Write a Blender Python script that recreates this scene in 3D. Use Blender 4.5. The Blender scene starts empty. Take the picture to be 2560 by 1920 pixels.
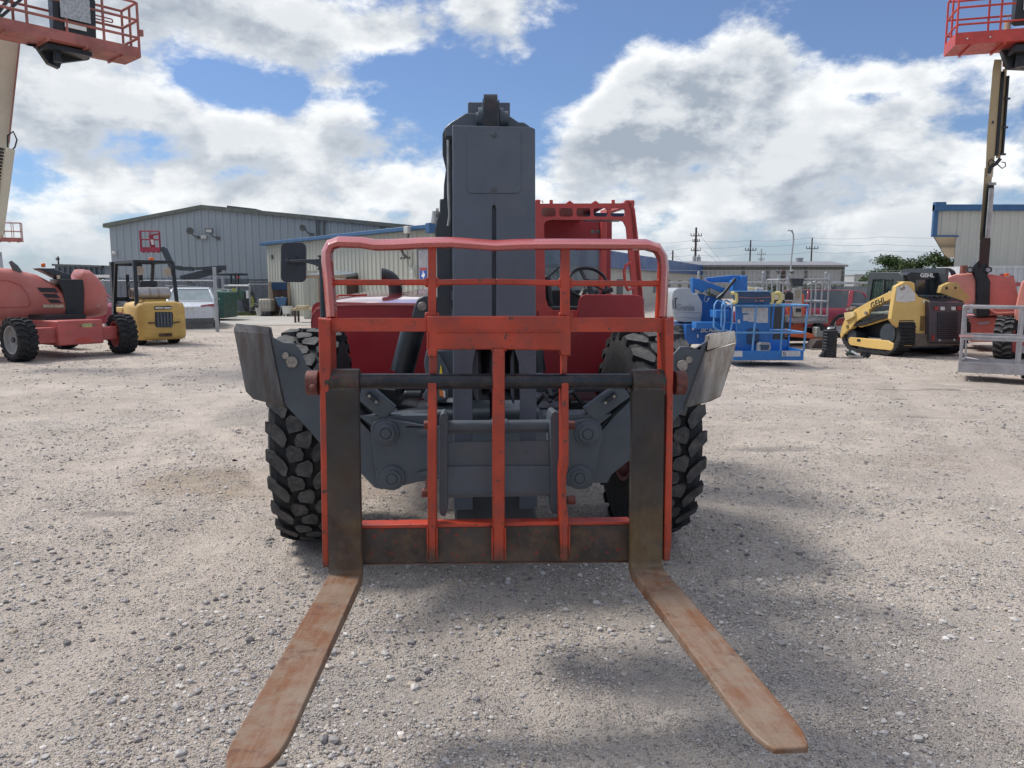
import bpy, bmesh, math, random
import numpy as np
from mathutils import Vector, Matrix
from mathutils.geometry import tessellate_polygon
R = math.radians
rnd = random.Random(7)
sc = bpy.context.scene
col = sc.collection

# ------------------------------------------------------------------ camera
CAM_H, PITCH, FPX = 1.65, R(7.46), 1923.5
cam = bpy.data.cameras.new('camera'); cam_o = bpy.data.objects.new('camera', cam); col.objects.link(cam_o)
cam_o.location = (0, 0, CAM_H); cam_o.rotation_euler = (R(90) - PITCH, 0, 0)
cam.sensor_width = 36; cam.lens = 36 * FPX / 2560; cam.clip_start = 0.05; cam.clip_end = 3000
sc.camera = cam_o
sc.view_settings.view_transform = 'Standard'; sc.view_settings.look = 'None'
sc.view_settings.gamma = 1; sc.view_settings.exposure = 0.24

# ------------------------------------------------------------------ sun and sky
SUN_DIR = Vector((-0.68, 0.36, 1.0)).normalized()          # towards the sun: behind the machine, to the left, high
SUN_EL = math.asin(SUN_DIR.z); SUN_AZ = math.atan2(SUN_DIR.x, SUN_DIR.y)
sl = bpy.data.lights.new('sun', 'SUN'); sl.energy = 2.8; sl.angle = R(13); sl.color = (1.0, 0.95, 0.88)
so = bpy.data.objects.new('sun', sl); col.objects.link(so)
so.rotation_euler = SUN_DIR.to_track_quat('Z', 'Y').to_euler(); so.location = (0, 0, 30)

def pixdir(px, py):
    u = (px - 1280) / FPX; v = (960 - py) / FPX
    return Vector((u, math.cos(PITCH) + v * math.sin(PITCH), -math.sin(PITCH) + v * math.cos(PITCH)))

def build_world():
    w = bpy.data.worlds.new('World'); sc.world = w; w.use_nodes = True
    nt = w.node_tree; N = nt.nodes; L = nt.links; N.clear()
    def M(op, a, b=None, c=None, clamp=False):
        n = N.new('ShaderNodeMath'); n.operation = op; n.use_clamp = clamp
        for i, v in enumerate((a, b, c)):
            if v is None: continue
            if isinstance(v, (int, float)): n.inputs[i].default_value = v
            else: L.new(v, n.inputs[i])
        return n.outputs[0]
    def VM(op, a, b):
        n = N.new('ShaderNodeVectorMath'); n.operation = op
        for i, v in enumerate((a, b)):
            if isinstance(v, (tuple, list)): n.inputs[i].default_value = v
            else: L.new(v, n.inputs[i])
        return n.outputs[0]
    def MIX(f, a, b):
        n = N.new('ShaderNodeMix'); n.data_type = 'RGBA'
        if isinstance(f, (int, float)): n.inputs[0].default_value = f
        else: L.new(f, n.inputs[0])
        for i, v in ((6, a), (7, b)):
            if isinstance(v, (tuple, list)): n.inputs[i].default_value = (*v, 1)
            else: L.new(v, n.inputs[i])
        return n.outputs[2]
    def SS(v, lo, hi):
        n = N.new('ShaderNodeMapRange'); n.interpolation_type = 'SMOOTHSTEP'; L.new(v, n.inputs[0])
        n.inputs[1].default_value = lo; n.inputs[2].default_value = hi; return n.outputs[0]
    tc = N.new('ShaderNodeTexCoord'); D = tc.outputs['Generated']
    def field(vec, full):
        sep = N.new('ShaderNodeSeparateXYZ'); L.new(vec, sep.inputs[0])
        az = M('ARCTAN2', sep.outputs[0], sep.outputs[1]); el = sep.outputs[2]
        zz = M('ADD', M('MAXIMUM', el, 0.0), 0.42)
        cmb = N.new('ShaderNodeCombineXYZ')
        L.new(M('DIVIDE', sep.outputs[0], zz), cmb.inputs[0]); L.new(M('DIVIDE', sep.outputs[1], zz), cmb.inputs[1]); L.new(M('MULTIPLY', el, 3.4), cmb.inputs[2])
        n1 = N.new('ShaderNodeTexNoise'); n1.inputs['Scale'].default_value = 2.3; n1.inputs['Detail'].default_value = 9
        n1.inputs['Roughness'].default_value = 0.50; n1.inputs['Distortion'].default_value = 0.35
        L.new(VM('ADD', cmb.outputs[0], (3.7, 1.3, 0.4)), n1.inputs['Vector'])
        n2 = N.new('ShaderNodeTexNoise'); n2.inputs['Scale'].default_value = 7.5; n2.inputs['Detail'].default_value = 8
        n2.inputs['Roughness'].default_value = 0.60; L.new(VM('ADD', VM('MULTIPLY', vec, (1, 1, 1.7)), (9.1, 2.0, 5.0)), n2.inputs['Vector'])
        nz = M('ADD', M('MULTIPLY', M('SUBTRACT', n1.outputs[0], 0.5), 1.9), M('MULTIPLY', M('SUBTRACT', n2.outputs[0], 0.5), 3.3))
        tot = nz
        for (px, py, rx, ry, amp) in (CLOUDS if full else ()):
            d = pixdir(px, py).normalized(); a0 = math.atan2(d.x, d.y); e0 = d.z
            ga = M('MULTIPLY', M('SUBTRACT', az, a0), FPX / rx); ge = M('MULTIPLY', M('SUBTRACT', el, e0), FPX / ry)
            r2 = M('ADD', M('MULTIPLY', ga, ga), M('MULTIPLY', ge, ge))
            g = M('EXPONENT', M('MULTIPLY', r2, -1.0))
            tot = M('MULTIPLY_ADD', g, amp * 0.85, tot)
        return tot, nz, el
    f0, n0, el = field(D, True)
    off = tuple(v * 0.05 for v in (SUN_DIR + Vector((0, 0, 0.5))).normalized())
    _, n1_, _ = field(VM('NORMALIZE', VM('ADD', D, off), (0, 0, 0)), False)
    mask = SS(f0, -0.14, 0.44)
    lit = SS(M('SUBTRACT', n0, n1_), -0.50, 0.42)
    thick = SS(f0, 0.10, 1.05)
    bright = M('ADD', M('MULTIPLY', lit, 0.75), M('MULTIPLY', M('SUBTRACT', 1.0, thick), 0.55))
    bright = M('ADD', bright, -0.12, clamp=True)
    ccol = MIX(bright, (0.33, 0.38, 0.45), (0.86, 0.88, 0.89))
    sky = N.new('ShaderNodeTexSky'); sky.sky_type = 'NISHITA'; sky.sun_disc = False
    sky.sun_elevation = SUN_EL; sky.sun_rotation = SUN_AZ; sky.dust_density = 0.4; sky.ozone_density = 2.0; sky.altitude = 0
    skc = N.new('ShaderNodeVectorMath'); skc.operation = 'MULTIPLY'; L.new(sky.outputs[0], skc.inputs[0])
    skc.inputs[1].default_value = (0.050, 0.066, 0.090)
    c = MIX(mask, MIX(0.10, skc.outputs[0], (0.62, 0.70, 0.80)), ccol)
    hz = M('SUBTRACT', 1.0, SS(el, 0.0, 0.10))
    c = MIX(M('MULTIPLY', hz, 0.80), c, (0.39, 0.45, 0.51))
    c = MIX(SS(M('MULTIPLY', el, -1), 0.0, 0.02), c, (0.28, 0.27, 0.26))
    # out-of-view cloud glow added high up and round the sun to lift ambient light
    dt = N.new('ShaderNodeVectorMath'); dt.operation = 'DOT_PRODUCT'; L.new(D, dt.inputs[0]); dt.inputs[1].default_value = SUN_DIR
    glow = M('ADD', M('MULTIPLY', M('POWER', M('MAXIMUM', dt.outputs['Value'], 0.0), 14.0), 1.5), M('MULTIPLY', SS(el, 0.42, 0.85), 0.22))
    c = MIX(1.0, c, c); ga_ = N.new('ShaderNodeVectorMath'); ga_.operation = 'MULTIPLY_ADD'; cmbg = N.new('ShaderNodeCombineXYZ')
    for i in range(3): L.new(glow, cmbg.inputs[i])
    L.new(cmbg.outputs[0], ga_.inputs[0]); ga_.inputs[1].default_value = (1.0, 0.97, 0.92); L.new(c, ga_.inputs[2]); c = ga_.outputs[0]
    bg = N.new('ShaderNodeBackground'); L.new(c, bg.inputs[0]); bg.inputs[1].default_value = 1.0
    out = N.new('ShaderNodeOutputWorld'); L.new(bg.outputs[0], out.inputs[0])
    w.cycles.sampling_method = 'MANUAL'; w.cycles.sample_map_resolution = 512
# where the cloud banks and the blue gaps stand in the sky: direction, spread, amount
CLOUDS = [(150, 300, 330, 110, .75), (200, 40, 300, 90, .45), (640, 60, 280, 90, .45), (1080, 30, 200, 60, .35),
          (960, 90, 180, 50, .75), (1250, 60, 130, 110, .70), (1330, 150, 60, 60, .4), (850, 205, 80, 22, .5), (800, 190, 60, 30, .25), (950, 215, 90, 25, .2),
          (1170, 235, 240, 70, -.65), (560, 235, 110, 40, -.45), (740, 215, 280, 40, -.42), (420, 120, 90, 50, -.3), (350, 350, 150, 50, -.75), (470, 160, 70, 60, -.3), (1000, 150, 120, 30, -.4), (600, 430, 110, 25, -.35), (90, 430, 110, 45, -.45), (880, 95, 60, 50, -.3), (1330, 200, 80, 90, -.4),
          (520, 400, 420, 110, .40), (850, 330, 290, 60, .45), (700, 500, 560, 110, .45), (1010, 440, 220, 120, .30),
          (1540, 60, 230, 80, -.75), (1700, 60, 60, 110, -.5), (1430, 190, 130, 90, -.55), (2150, 40, 300, 60, -.65), (1385, 340, 70, 90, -.75),
          (1610, 210, 90, 100, .75), (1890, 130, 120, 90, 1.15), (1690, 310, 280, 100, .65), (1480, 330, 100, 70, .45), (1780, 240, 200, 80, .3),
          (2260, 200, 330, 90, .28), (2000, 330, 440, 110, .35), (1550, 450, 330, 80, .35), (2150, 490, 560, 110, .45), (2120, 245, 130, 20, -.55), (2300, 110, 160, 50, -.5), (2180, 310, 160, 16, -.35), (1800, 420, 120, 14, -.25),
          (1300, 600, 2200, 60, .2)]
build_world()

# ------------------------------------------------------------------ frames and mesh builder
CAMP = Vector((0, 0, CAM_H))
class Fr:
    """a local frame on the ground; y(), x(), z() turn a direction seen in the photograph into a point of a plane of that frame"""
    def __init__(s, x=0, y=0, rot=0, z=0):
        s.o = Vector((x, y, z)); s.r = R(rot)
        s.M = Matrix.Translation(s.o) @ Matrix.Rotation(s.r, 4, 'Z'); s.I = s.M.inverted()
    def hit(s, px, py, p0, n):
        o = s.I @ CAMP; d = (s.I.to_3x3() @ pixdir(px, py)); n = Vector(n); p0 = Vector(p0)
        return o + d * ((p0 - o).dot(n) / d.dot(n))
    def y(s, px, py, ly): return s.hit(px, py, (0, ly, 0), (0, 1, 0))
    def x(s, px, py, lx): return s.hit(px, py, (lx, 0, 0), (1, 0, 0))
    def z(s, px, py, lz): return s.hit(px, py, (0, 0, lz), (0, 0, 1))
W = Fr()
FR = {}
EACH = {'axle_beam','lift_cylinder','sheave','lug','hydraulic_hoses','roof_fittings','vent_slot','bolt','rib','downspout','window_row','post','screen_post','canopy_post','leg','handle','diagonal_brace','yellow_panel','head_rest','console_switches','knob','chain_guide','inner_flange','side_plate','cab_label','mast','notice','red_marking','rivet','grille_bar','work_lamp','track_clamp','tank_strap','diagonal_rail','plate_marking','rust_scar','decal_strip','lower_boom','hose_bundle','hose_loop','moulded_slot','footprint_mark','axle','head_plate','rear_cab_post','slat','bracket','lumber','moulded_rib','serial_label','bright_tube','wheel_nut','beam_edge','printed_decal','underframe','cab_pillars','rear_panel','axle_bracket','axle_cover','ring_lug','rail_hook','stand','jib_arm','roller','upper_boom','band','axle_box','cover_disc','orange_base','boom','window_guard','jib_head'}

class MB:
    def __init__(s, F=None): s.v = []; s.f = []; s.F = F
    def add(s, vs, fs):
        b = len(s.v); s.v += [Vector(p) for p in vs]; s.f += [tuple(b + i for i in f) for f in fs]; return s
    def box(s, x0, x1, y0, y1, z0, z1):
        return s.add([(x0,y0,z0),(x1,y0,z0),(x1,y1,z0),(x0,y1,z0),(x0,y0,z1),(x1,y0,z1),(x1,y1,z1),(x0,y1,z1)],
                     [(0,3,2,1),(4,5,6,7),(0,1,5,4),(1,2,6,5),(2,3,7,6),(3,0,4,7)])
    def beam(s, p, q, w, h=None, up=(0, 0, 1)):
        p = Vector(p); q = Vector(q); h = w if h is None else h; d = (q - p).normalized(); up = Vector(up)
        if abs(d.dot(up)) > .97: up = Vector((0, 1, 0)) if abs(d.y) < .9 else Vector((1, 0, 0))
        a = d.cross(up).normalized(); b = a.cross(d).normalized(); vs = []
        for o in (p, q):
            for sx, sy in ((-1,-1),(1,-1),(1,1),(-1,1)): vs.append(o + a * (sx * w / 2) + b * (sy * h / 2))
        return s.add(vs, [(3,2,1,0),(4,5,6,7),(0,1,5,4),(1,2,6,5),(2,3,7,6),(3,0,4,7)])
    def cyl(s, p, q, r, r2=None, n=12, cap=True):
        return s.tube([p, q], r, n, r2=r2, cap=cap)
    def tube(s, pts, r, n=8, closed=False, r2=None, cap=True):
        P = [Vector(p) for p in pts]; m = len(P); rings = []; pa = None
        for i in range(m):
            if closed: t = (P[(i + 1) % m] - P[i - 1]).normalized()
            elif i == 0: t = (P[1] - P[0]).normalized()
            elif i == m - 1: t = (P[-1] - P[-2]).normalized()
            else: t = ((P[i + 1] - P[i]).normalized() + (P[i] - P[i - 1]).normalized()).normalized()
            if pa is None:
                up = Vector((0, 0, 1)) if abs(t.z) < .9 else Vector((0, 1, 0))
                a = t.cross(up).normalized()
            else: a = (pa - t * pa.dot(t)).normalized()
            pa = a; b = t.cross(a); rr = r if r2 is None else r + (r2 - r) * i / (m - 1)
            if isinstance(r, (list, tuple)): rr = r[i]
            rings.append([P[i] + a * (rr * math.cos(2*math.pi*k/n)) + b * (rr * math.sin(2*math.pi*k/n)) for k in range(n)])
        return s.loft(rings, closed, cap)
    def loft(s, rings, closed=False, cap=True, ring_closed=True):
        b = len(s.v); n = len(rings[0]); m = len(rings)
        for r_ in rings: s.v += [Vector(p) for p in r_]
        for i in range(m if closed else m - 1):
            j = (i + 1) % m
            for k in range(n if ring_closed else n - 1):
                l = (k + 1) % n; s.f.append((b + i*n + k, b + i*n + l, b + j*n + l, b + j*n + k))
        if cap and not closed and ring_closed:
            s.f.append(tuple(b + k for k in reversed(range(n)))); s.f.append(tuple(b + (m-1)*n + k for k in range(n)))
        return s
    def prism(s, pts, vec):
        P = [Vector(p) for p in pts]; vec = Vector(vec); n = len(P)
        return s.plate([P], vec)
    def plate(s, loops, vec):
        vec = Vector(vec); loops = [[Vector(p) for p in l] for l in loops]
        tris = tessellate_polygon(loops); flat = [p for l in loops for p in l]; n = len(flat)
        b = len(s.v); s.v += flat + [p + vec for p in flat]
        for t in tris:
            a, c, d = t; nn = (flat[c] - flat[a]).cross(flat[d] - flat[a])
            if nn.dot(vec) > 0: a, c, d = a, d, c
            s.f.append((b + a, b + c, b + d)); s.f.append((b + n + a, b + n + d, b + n + c))
        k = 0
        for l in loops:
            m = len(l)
            for i in range(m):
                j = (i + 1) % m; s.f.append((b + k + i, b + k + j, b + n + k + j, b + n + k + i))
            k += m
        return s
    def pp(s, px, ly, th, F=None):          # an outline seen on the plane y = ly of the frame, given a real thickness
        F = F or s.F; return s.prism([F.y(x, y, ly) for x, y in px], (0, th, 0))
    def px_(s, px, lx, th, F=None):
        F = F or s.F; return s.prism([F.x(x, y, lx) for x, y in px], (th, 0, 0))
    def sphere(s, c, r, n=12, m=8, sz=(1, 1, 1)):
        c = Vector(c); rings = []
        for i in range(m + 1):
            t = math.pi * (i + .001) / (m + .002)
            rings.append([c + Vector((sz[0]*r*math.sin(t)*math.cos(2*math.pi*k/n), sz[1]*r*math.sin(t)*math.sin(2*math.pi*k/n), sz[2]*r*math.cos(t))) for k in range(n)])
        return s.loft(rings)
    def lathe(s, c, ax, prof, n=32, closed=False):   # prof: (t along axis, radius)
        c = Vector(c); ax = Vector(ax).normalized(); up = Vector((0, 0, 1)) if abs(ax.z) < .9 else Vector((1, 0, 0))
        a = up; b = ax.cross(up).normalized(); a = b.cross(ax)
        rings = [[c + ax * t + a * (r * math.cos(2*math.pi*k/n)) + b * (r * math.sin(2*math.pi*k/n)) for k in range(n)] for t, r in prof]
        return s.loft(rings, closed, True)
    def build(s, name, mat, parent=None, bevel=0, seg=2, smooth=35, label=None, fix=True):
        if name in EACH and not getattr(s, 'sub', False):
            par = list(range(len(s.v)))
            def fd(a):
                while par[a] != a: par[a] = par[par[a]]; a = par[a]
                return a
            for f in s.f:
                r0 = fd(f[0])
                for k in f[1:]: par[fd(k)] = r0
            groups = {}
            for f in s.f: groups.setdefault(fd(f[0]), []).append(f)
            if 1 < len(groups) <= 40:
                res = None
                for fs in groups.values():
                    ids = sorted({i for f in fs for i in f}); mp_ = {a: b for b, a in enumerate(ids)}; t = MB(s.F); t.sub = True
                    t.v = [s.v[i] for i in ids]; t.f = [tuple(mp_[i] for i in f) for f in fs]
                    o = t.build(name, mat, parent, bevel, seg, smooth, label, fix); res = res or o
                return res
        me = bpy.data.meshes.new(name); V = s.v
        FP = FR.get(parent.name) if parent is not None and parent.name in FR else (W if parent is None else None)
        p = parent
        while FP is None and p is not None:
            p = p.parent; FP = FR.get(p.name) if p is not None else W
        if s.F is not None and FP is not None and s.F is not FP:
            T = FP.I @ s.F.M; V = [T @ v for v in V]
        me.from_pydata([tuple(v) for v in V], [], s.f)
        if fix:
            bm = bmesh.new(); bm.from_mesh(me)
            if bevel: bmesh.ops.remove_doubles(bm, verts=bm.verts, dist=1e-5)
            bmesh.ops.recalc_face_normals(bm, faces=bm.faces); bm.to_mesh(me); bm.free()
        if smooth:
            me.polygons.foreach_set('use_smooth', [True] * len(me.polygons)); me.set_sharp_from_angle(angle=R(smooth))
        me.materials.append(mat)
        if getattr(s, 'tops', None):
            me.materials.append(s.top_mat)
            for k in s.tops: me.polygons[k].material_index = 1
        o = bpy.data.objects.new(name, me); col.objects.link(o)
        if parent is not None: o.parent = parent
        if bevel:
            m = o.modifiers.new('bevel', 'BEVEL'); m.width = bevel; m.segments = seg; m.limit_method = 'ANGLE'; m.angle_limit = R(35)
            m.harden_normals = False
        if label: o['label'] = label
        return o

def tag(o, label=None, cat=None, group=None, kind=None):
    if label: o['label'] = label
    if cat: o['category'] = cat
    if group: o['group'] = group
    if kind: o['kind'] = kind
    return o
def thing(name, label, cat, F, group=None):
    o = bpy.data.objects.new(name, None); col.objects.link(o); o.empty_display_size = .3
    o.location = F.o; o.rotation_euler = (0, 0, F.r); FR[o.name] = F
    return tag(o, label, cat, group)
def copy_tree(o, parent=None):
    c = o.copy(); col.objects.link(c); c.parent = parent
    for ch in list(o.children): copy_tree(ch, c)
    return c
_fonts = {}
def text_mesh(txt, size, depth=0.003, bold=False, offset=0.0, shear=0.0, space=1.0):
    cu = bpy.data.curves.new('lettering', 'FONT'); cu.body = txt; cu.size = size; cu.extrude = depth; cu.offset = offset
    cu.align_x = 'CENTER'; cu.align_y = 'CENTER'; cu.shear = shear; cu.resolution_u = 3; cu.space_character = space
    o = bpy.data.objects.new('lettering', cu); col.objects.link(o)
    bpy.context.view_layer.update()
    me = bpy.data.meshes.new_from_object(o.evaluated_get(bpy.context.evaluated_depsgraph_get()))
    bpy.data.objects.remove(o); bpy.data.curves.remove(cu)
    return me
def lettering(name, txt, size, mat, parent, loc, xdir, ydir=(0, 0, 1), F=None, depth=.003, offset=0.0, shear=0, space=1.0, fit=None):
    me = text_mesh(txt, size, depth, offset=offset, shear=shear, space=space)
    x = Vector(xdir).normalized(); y = Vector(ydir).normalized(); z = x.cross(y).normalized(); y = z.cross(x)
    sx = 1.0
    if fit:
        xs = [v.co.x for v in me.vertices]; sx = fit / (max(xs) - min(xs))
    T = Matrix.Translation(Vector(loc)) @ Matrix((x, y, z)).transposed().to_4x4() @ Matrix.Diagonal((sx, 1, 1, 1))
    me.transform(T); me.materials.clear(); me.materials.append(mat)
    o = bpy.data.objects.new(name, me); col.objects.link(o); o.parent = parent
    return o

# ------------------------------------------------------------------ materials
MATS = {}
def mat(name, color, rough=.5, metal=0., var=.12, vscale=3.0, dirt=0., dirt_col=(.22, .19, .15), chips=0., chip_col=(.10, .06, .04),
        bump=0., bscale=60., spec=.5, coat=0., alpha=1., emis=None, trans=0., streak=False, fade=0., fade_col=(.6, .45, .42)):
    if name in MATS: return MATS[name]
    m = bpy.data.materials.new(name); m.use_nodes = True; nt = m.node_tree; N = nt.nodes; L = nt.links
    b = N['Principled BSDF']; b.inputs['Roughness'].default_value = rough; b.inputs['Metallic'].default_value = metal
    b.inputs['Specular IOR Level'].default_value = spec; b.inputs['Coat Weight'].default_value = coat
    b.inputs['Alpha'].default_value = alpha; b.inputs['Transmission Weight'].default_value = trans
    tc = N.new('ShaderNodeTexCoord'); mp = N.new('ShaderNodeMapping'); L.new(tc.outputs['Object'], mp.inputs[0])
    if streak: mp.inputs['Scale'].default_value = (1, 1, .12)
    def noise(sc_, det=5, ro=.6):
        n = N.new('ShaderNodeTexNoise'); n.inputs['Scale'].default_value = sc_; n.inputs['Detail'].default_value = det
        n.inputs['Roughness'].default_value = ro; L.new(mp.outputs[0], n.inputs['Vector']); return n.outputs[0]
    def ramp(v, lo, hi):
        r_ = N.new('ShaderNodeMapRange'); r_.interpolation_type = 'SMOOTHSTEP'; L.new(v, r_.inputs[0]); r_.inputs[1].default_value = lo; r_.inputs[2].default_value = hi; return r_.outputs[0]
    def mix(f, a, bb):
        n = N.new('ShaderNodeMix'); n.data_type = 'RGBA'
        if isinstance(f, float): n.inputs[0].default_value = f
        else: L.new(f, n.inputs[0])
        for i, v in ((6, a), (7, bb)):
            if isinstance(v, tuple): n.inputs[i].default_value = (*v, 1)
            else: L.new(v, n.inputs[i])
        return n.outputs[2]
    c = tuple(color); lo = tuple(x * (1 - var) for x in c); hi = tuple(min(1, x * (1 + var)) for x in c)
    cur = mix(ramp(noise(vscale), .35, .65), lo, hi)
    if fade: cur = mix(ramp(noise(vscale * .45, 4), .45, .8) if fade < 1 else 1.0, cur, fade_col) if fade >= 1 else _scaled(N, L, mix, ramp(noise(vscale * .6, 4), .4, .75), fade, cur, fade_col)
    if dirt: cur = _scaled(N, L, mix, ramp(noise(vscale * 1.7 + 1.3, 8, .7), .42, .72), dirt, cur, dirt_col)
    rsock = None
    if chips:
        ch = ramp(noise(vscale * 5 + 7, 6, .65), .70 - chips * .25, .73 - chips * .25); cur = mix(ch, cur, chip_col)
    L.new(cur, b.inputs['Base Color'])
    rr = N.new('ShaderNodeMapRange'); L.new(noise(vscale * 2.3 + .7, 6), rr.inputs[0]); rr.inputs[1].default_value = .3; rr.inputs[2].default_value = .7
    rr.inputs[3].default_value = max(.02, rough - .10); rr.inputs[4].default_value = min(1, rough + .12); L.new(rr.outputs[0], b.inputs['Roughness'])
    if bump:
        bp = N.new('ShaderNodeBump'); bp.inputs['Distance'].default_value = bump; bp.inputs['Strength'].default_value = .8
        L.new(noise(bscale, 4), bp.inputs['Height']); L.new(bp.outputs[0], b.inputs['Normal'])
    if emis: b.inputs['Emission Color'].default_value = (*color, 1); b.inputs['Emission Strength'].default_value = emis
    MATS[name] = m; return m
def _scaled(N, L, mix, f, k, a, b):
    m = N.new('ShaderNodeMath'); m.operation = 'MULTIPLY'; L.new(f, m.inputs[0]); m.inputs[1].default_value = k
    return mix(m.outputs[0], a, b)

red = mat('orange_red_paint', (.46, .055, .030), .34, var=.16, vscale=4, dirt=.5, dirt_col=(.20, .05, .04), chips=.12, chip_col=(.07, .04, .035), bump=.0006, bscale=120)
rail_red = mat('glossy_red_rail_paint', (.40, .060, .048), .26, var=.10, vscale=4, dirt=.2, dirt_col=(.30, .08, .07), chips=.06, chip_col=(.12, .04, .04), spec=1.0, coat=.4)  # glossy coat over a red close to the carriage paint
body_red = mat('glossy_red_body_paint', (.50, .04, .045), .10, var=.05, vscale=1.5, dirt=.08, dirt_col=(.30, .06, .05), spec=.9, coat=1.0)
cab_red = mat('faded_cab_red_paint', (.50, .058, .050), .36, var=.10, vscale=3, dirt=.15, dirt_col=(.25, .06, .06))
maroon = mat('shaded_maroon_paint', (.30, .014, .022), .35, var=.08, vscale=2)  # shade on the hood front put into a darker red; other panels share it
slate = mat('slate_grey_paint', (.076, .094, .120), .36, var=.10, vscale=2.2, dirt=.30, dirt_col=(.13, .14, .15), chips=.05, chip_col=(.045, .045, .045), bump=.0004, bscale=100)
slate2 = mat('blue_grey_frame_paint', (.064, .084, .106), .42, var=.10, vscale=4, dirt=.45, dirt_col=(.10, .09, .08), chips=.12, chip_col=(.05, .045, .04), bump=.0005, bscale=120)
slate_dk = mat('dark_grey_paint', (.032, .042, .055), .45, var=.12, vscale=4, dirt=.3, dirt_col=(.08, .075, .07))
black = mat('black_paint', (.010, .013, .017), .38, var=.2, vscale=5, dirt=.25, dirt_col=(.04, .042, .045))
blackshaft = mat('worn_black_steel', (.016, .020, .027), .32, metal=.3, var=.25, vscale=8, dirt=.5, dirt_col=(.09, .06, .05), chips=.12, chip_col=(.12, .10, .09), bump=.0008, bscale=60)
mirror_blk = mat('black_plastic', (.022, .028, .040), .45, var=.08)
rubber = mat('dusty_tyre_rubber', (.060, .060, .062), .82, var=.22, vscale=10, dirt=.7, dirt_col=(.150, .143, .135), bump=.0008, bscale=60, spec=.3)
rubber_dk = mat('black_tyre_rubber', (.022, .023, .026), .8, var=.2, vscale=8, dirt=.35, dirt_col=(.07, .065, .06), bump=.002, bscale=50, spec=.3)
fork_steel = mat('dark_worn_fork_steel', (.050, .040, .034), .42, metal=.15, var=.30, vscale=3.5, dirt=.75, dirt_col=(.110, .055, .028), chips=.10, chip_col=(.030, .028, .030), bump=.0008, bscale=70)
rust_bar = mat('scraped_dark_steel', (.045, .036, .033), .45, metal=.15, var=.4, vscale=7, dirt=.85, dirt_col=(.115, .070, .038), chips=.34, chip_col=(.20, .025, .018), bump=.001, bscale=50)
boss_rust = mat('rusty_red_steel', (.12, .035, .028), .6, var=.3, vscale=14, dirt=.5, dirt_col=(.20, .06, .03), bump=.001, bscale=90)
pad_steel = mat('scraped_pad_steel', (.21, .20, .19), .42, metal=.2, var=.35, vscale=9, dirt=.9, dirt_col=(.125, .088, .062), chips=.10, chip_col=(.10, .07, .06), bump=.0015, bscale=45, streak=True)
steel = mat('bare_steel', (.34, .34, .33), .38, metal=.6, var=.2, vscale=12, dirt=.3, dirt_col=(.2, .15, .1))
pin_steel = mat('greasy_pin_steel', (.30, .27, .24), .5, metal=.3, var=.35, vscale=30, dirt=.4, dirt_col=(.12, .09, .07))
galv = mat('galvanised_steel', (.36, .38, .40), .45, metal=.35, var=.15, vscale=6, dirt=.25, dirt_col=(.25, .23, .2))
white = mat('white_paint', (.72, .72, .70), .5, var=.06)
yellow = mat('warning_yellow', (.80, .62, .03), .5, var=.05)
orange_em = mat('orange_lens', (.85, .16, .02), .25, var=.05)
glass = mat('tinted_glass', (.20, .26, .30), .06, var=.1, alpha=.55, spec=.8)
glass_dk = mat('dark_car_glass', (.03, .04, .05), .05, var=.1, spec=1.0)
pink = mat('faded_orange_pink_paint', (.50, .14, .11), .42, var=.10, vscale=1.6, fade=.5, fade_col=(.58, .28, .26), dirt=.15, dirt_col=(.35, .16, .14))
pinkdk = mat('faded_red_steel_paint', (.44, .09, .08), .48, var=.14, vscale=2.5, dirt=.3, dirt_col=(.32, .14, .12))
coral = mat('coral_paint', (.72, .27, .21), .42, var=.10, vscale=1.6, fade=.4, fade_col=(.78, .45, .40))
coral_dk = mat('salmon_red_paint', (.60, .17, .14), .42, var=.10, vscale=2.0)
bask_red = mat('basket_red_paint', (.50, .055, .040), .4, var=.12, vscale=4, dirt=.2, dirt_col=(.3, .08, .06))
bask_rust = mat('weathered_basket_red', (.36, .12, .10), .55, var=.2, vscale=3, dirt=.5, dirt_col=(.22, .14, .12), chips=.06)
cream = mat('cream_boom_paint', (.56, .49, .36), .45, var=.06, vscale=1.2, dirt=.15, dirt_col=(.4, .34, .25))
tan = mat('tan_boom_paint', (.42, .35, .22), .45, var=.06, vscale=1.2, dirt=.15, dirt_col=(.3, .25, .16))
yel = mat('worn_yellow_paint', (.56, .36, .10), .5, var=.10, vscale=2.5, dirt=.3, dirt_col=(.36, .24, .09), chips=.14, chip_col=(.10, .05, .03))
yel2 = mat('golden_yellow_paint', (.66, .44, .14), .45, var=.06, vscale=1.5, dirt=.15, dirt_col=(.45, .33, .16))
blue = mat('bright_blue_paint', (.014, .145, .44), .34, var=.10, vscale=2, dirt=.12, dirt_col=(.05, .18, .36))
blue_lt = mat('sky_blue_rail_paint', (.10, .26, .50), .38, var=.15, vscale=8, dirt=.3, dirt_col=(.20, .28, .36))
navy = mat('navy_panel', (.018, .050, .12), .4, var=.1)
plas_grey = mat('light_grey_plastic', (.36, .38, .40), .4, var=.05, vscale=2, dirt=.15, dirt_col=(.28, .28, .27))
orange = mat('orange_paint', (.72, .15, .06), .45, var=.1, vscale=3)
cabgrey = mat('dark_cab_grey', (.050, .060, .066), .42, var=.08)
brownblk = mat('faded_black_door', (.060, .048, .056), .5, var=.12, vscale=3)

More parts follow.
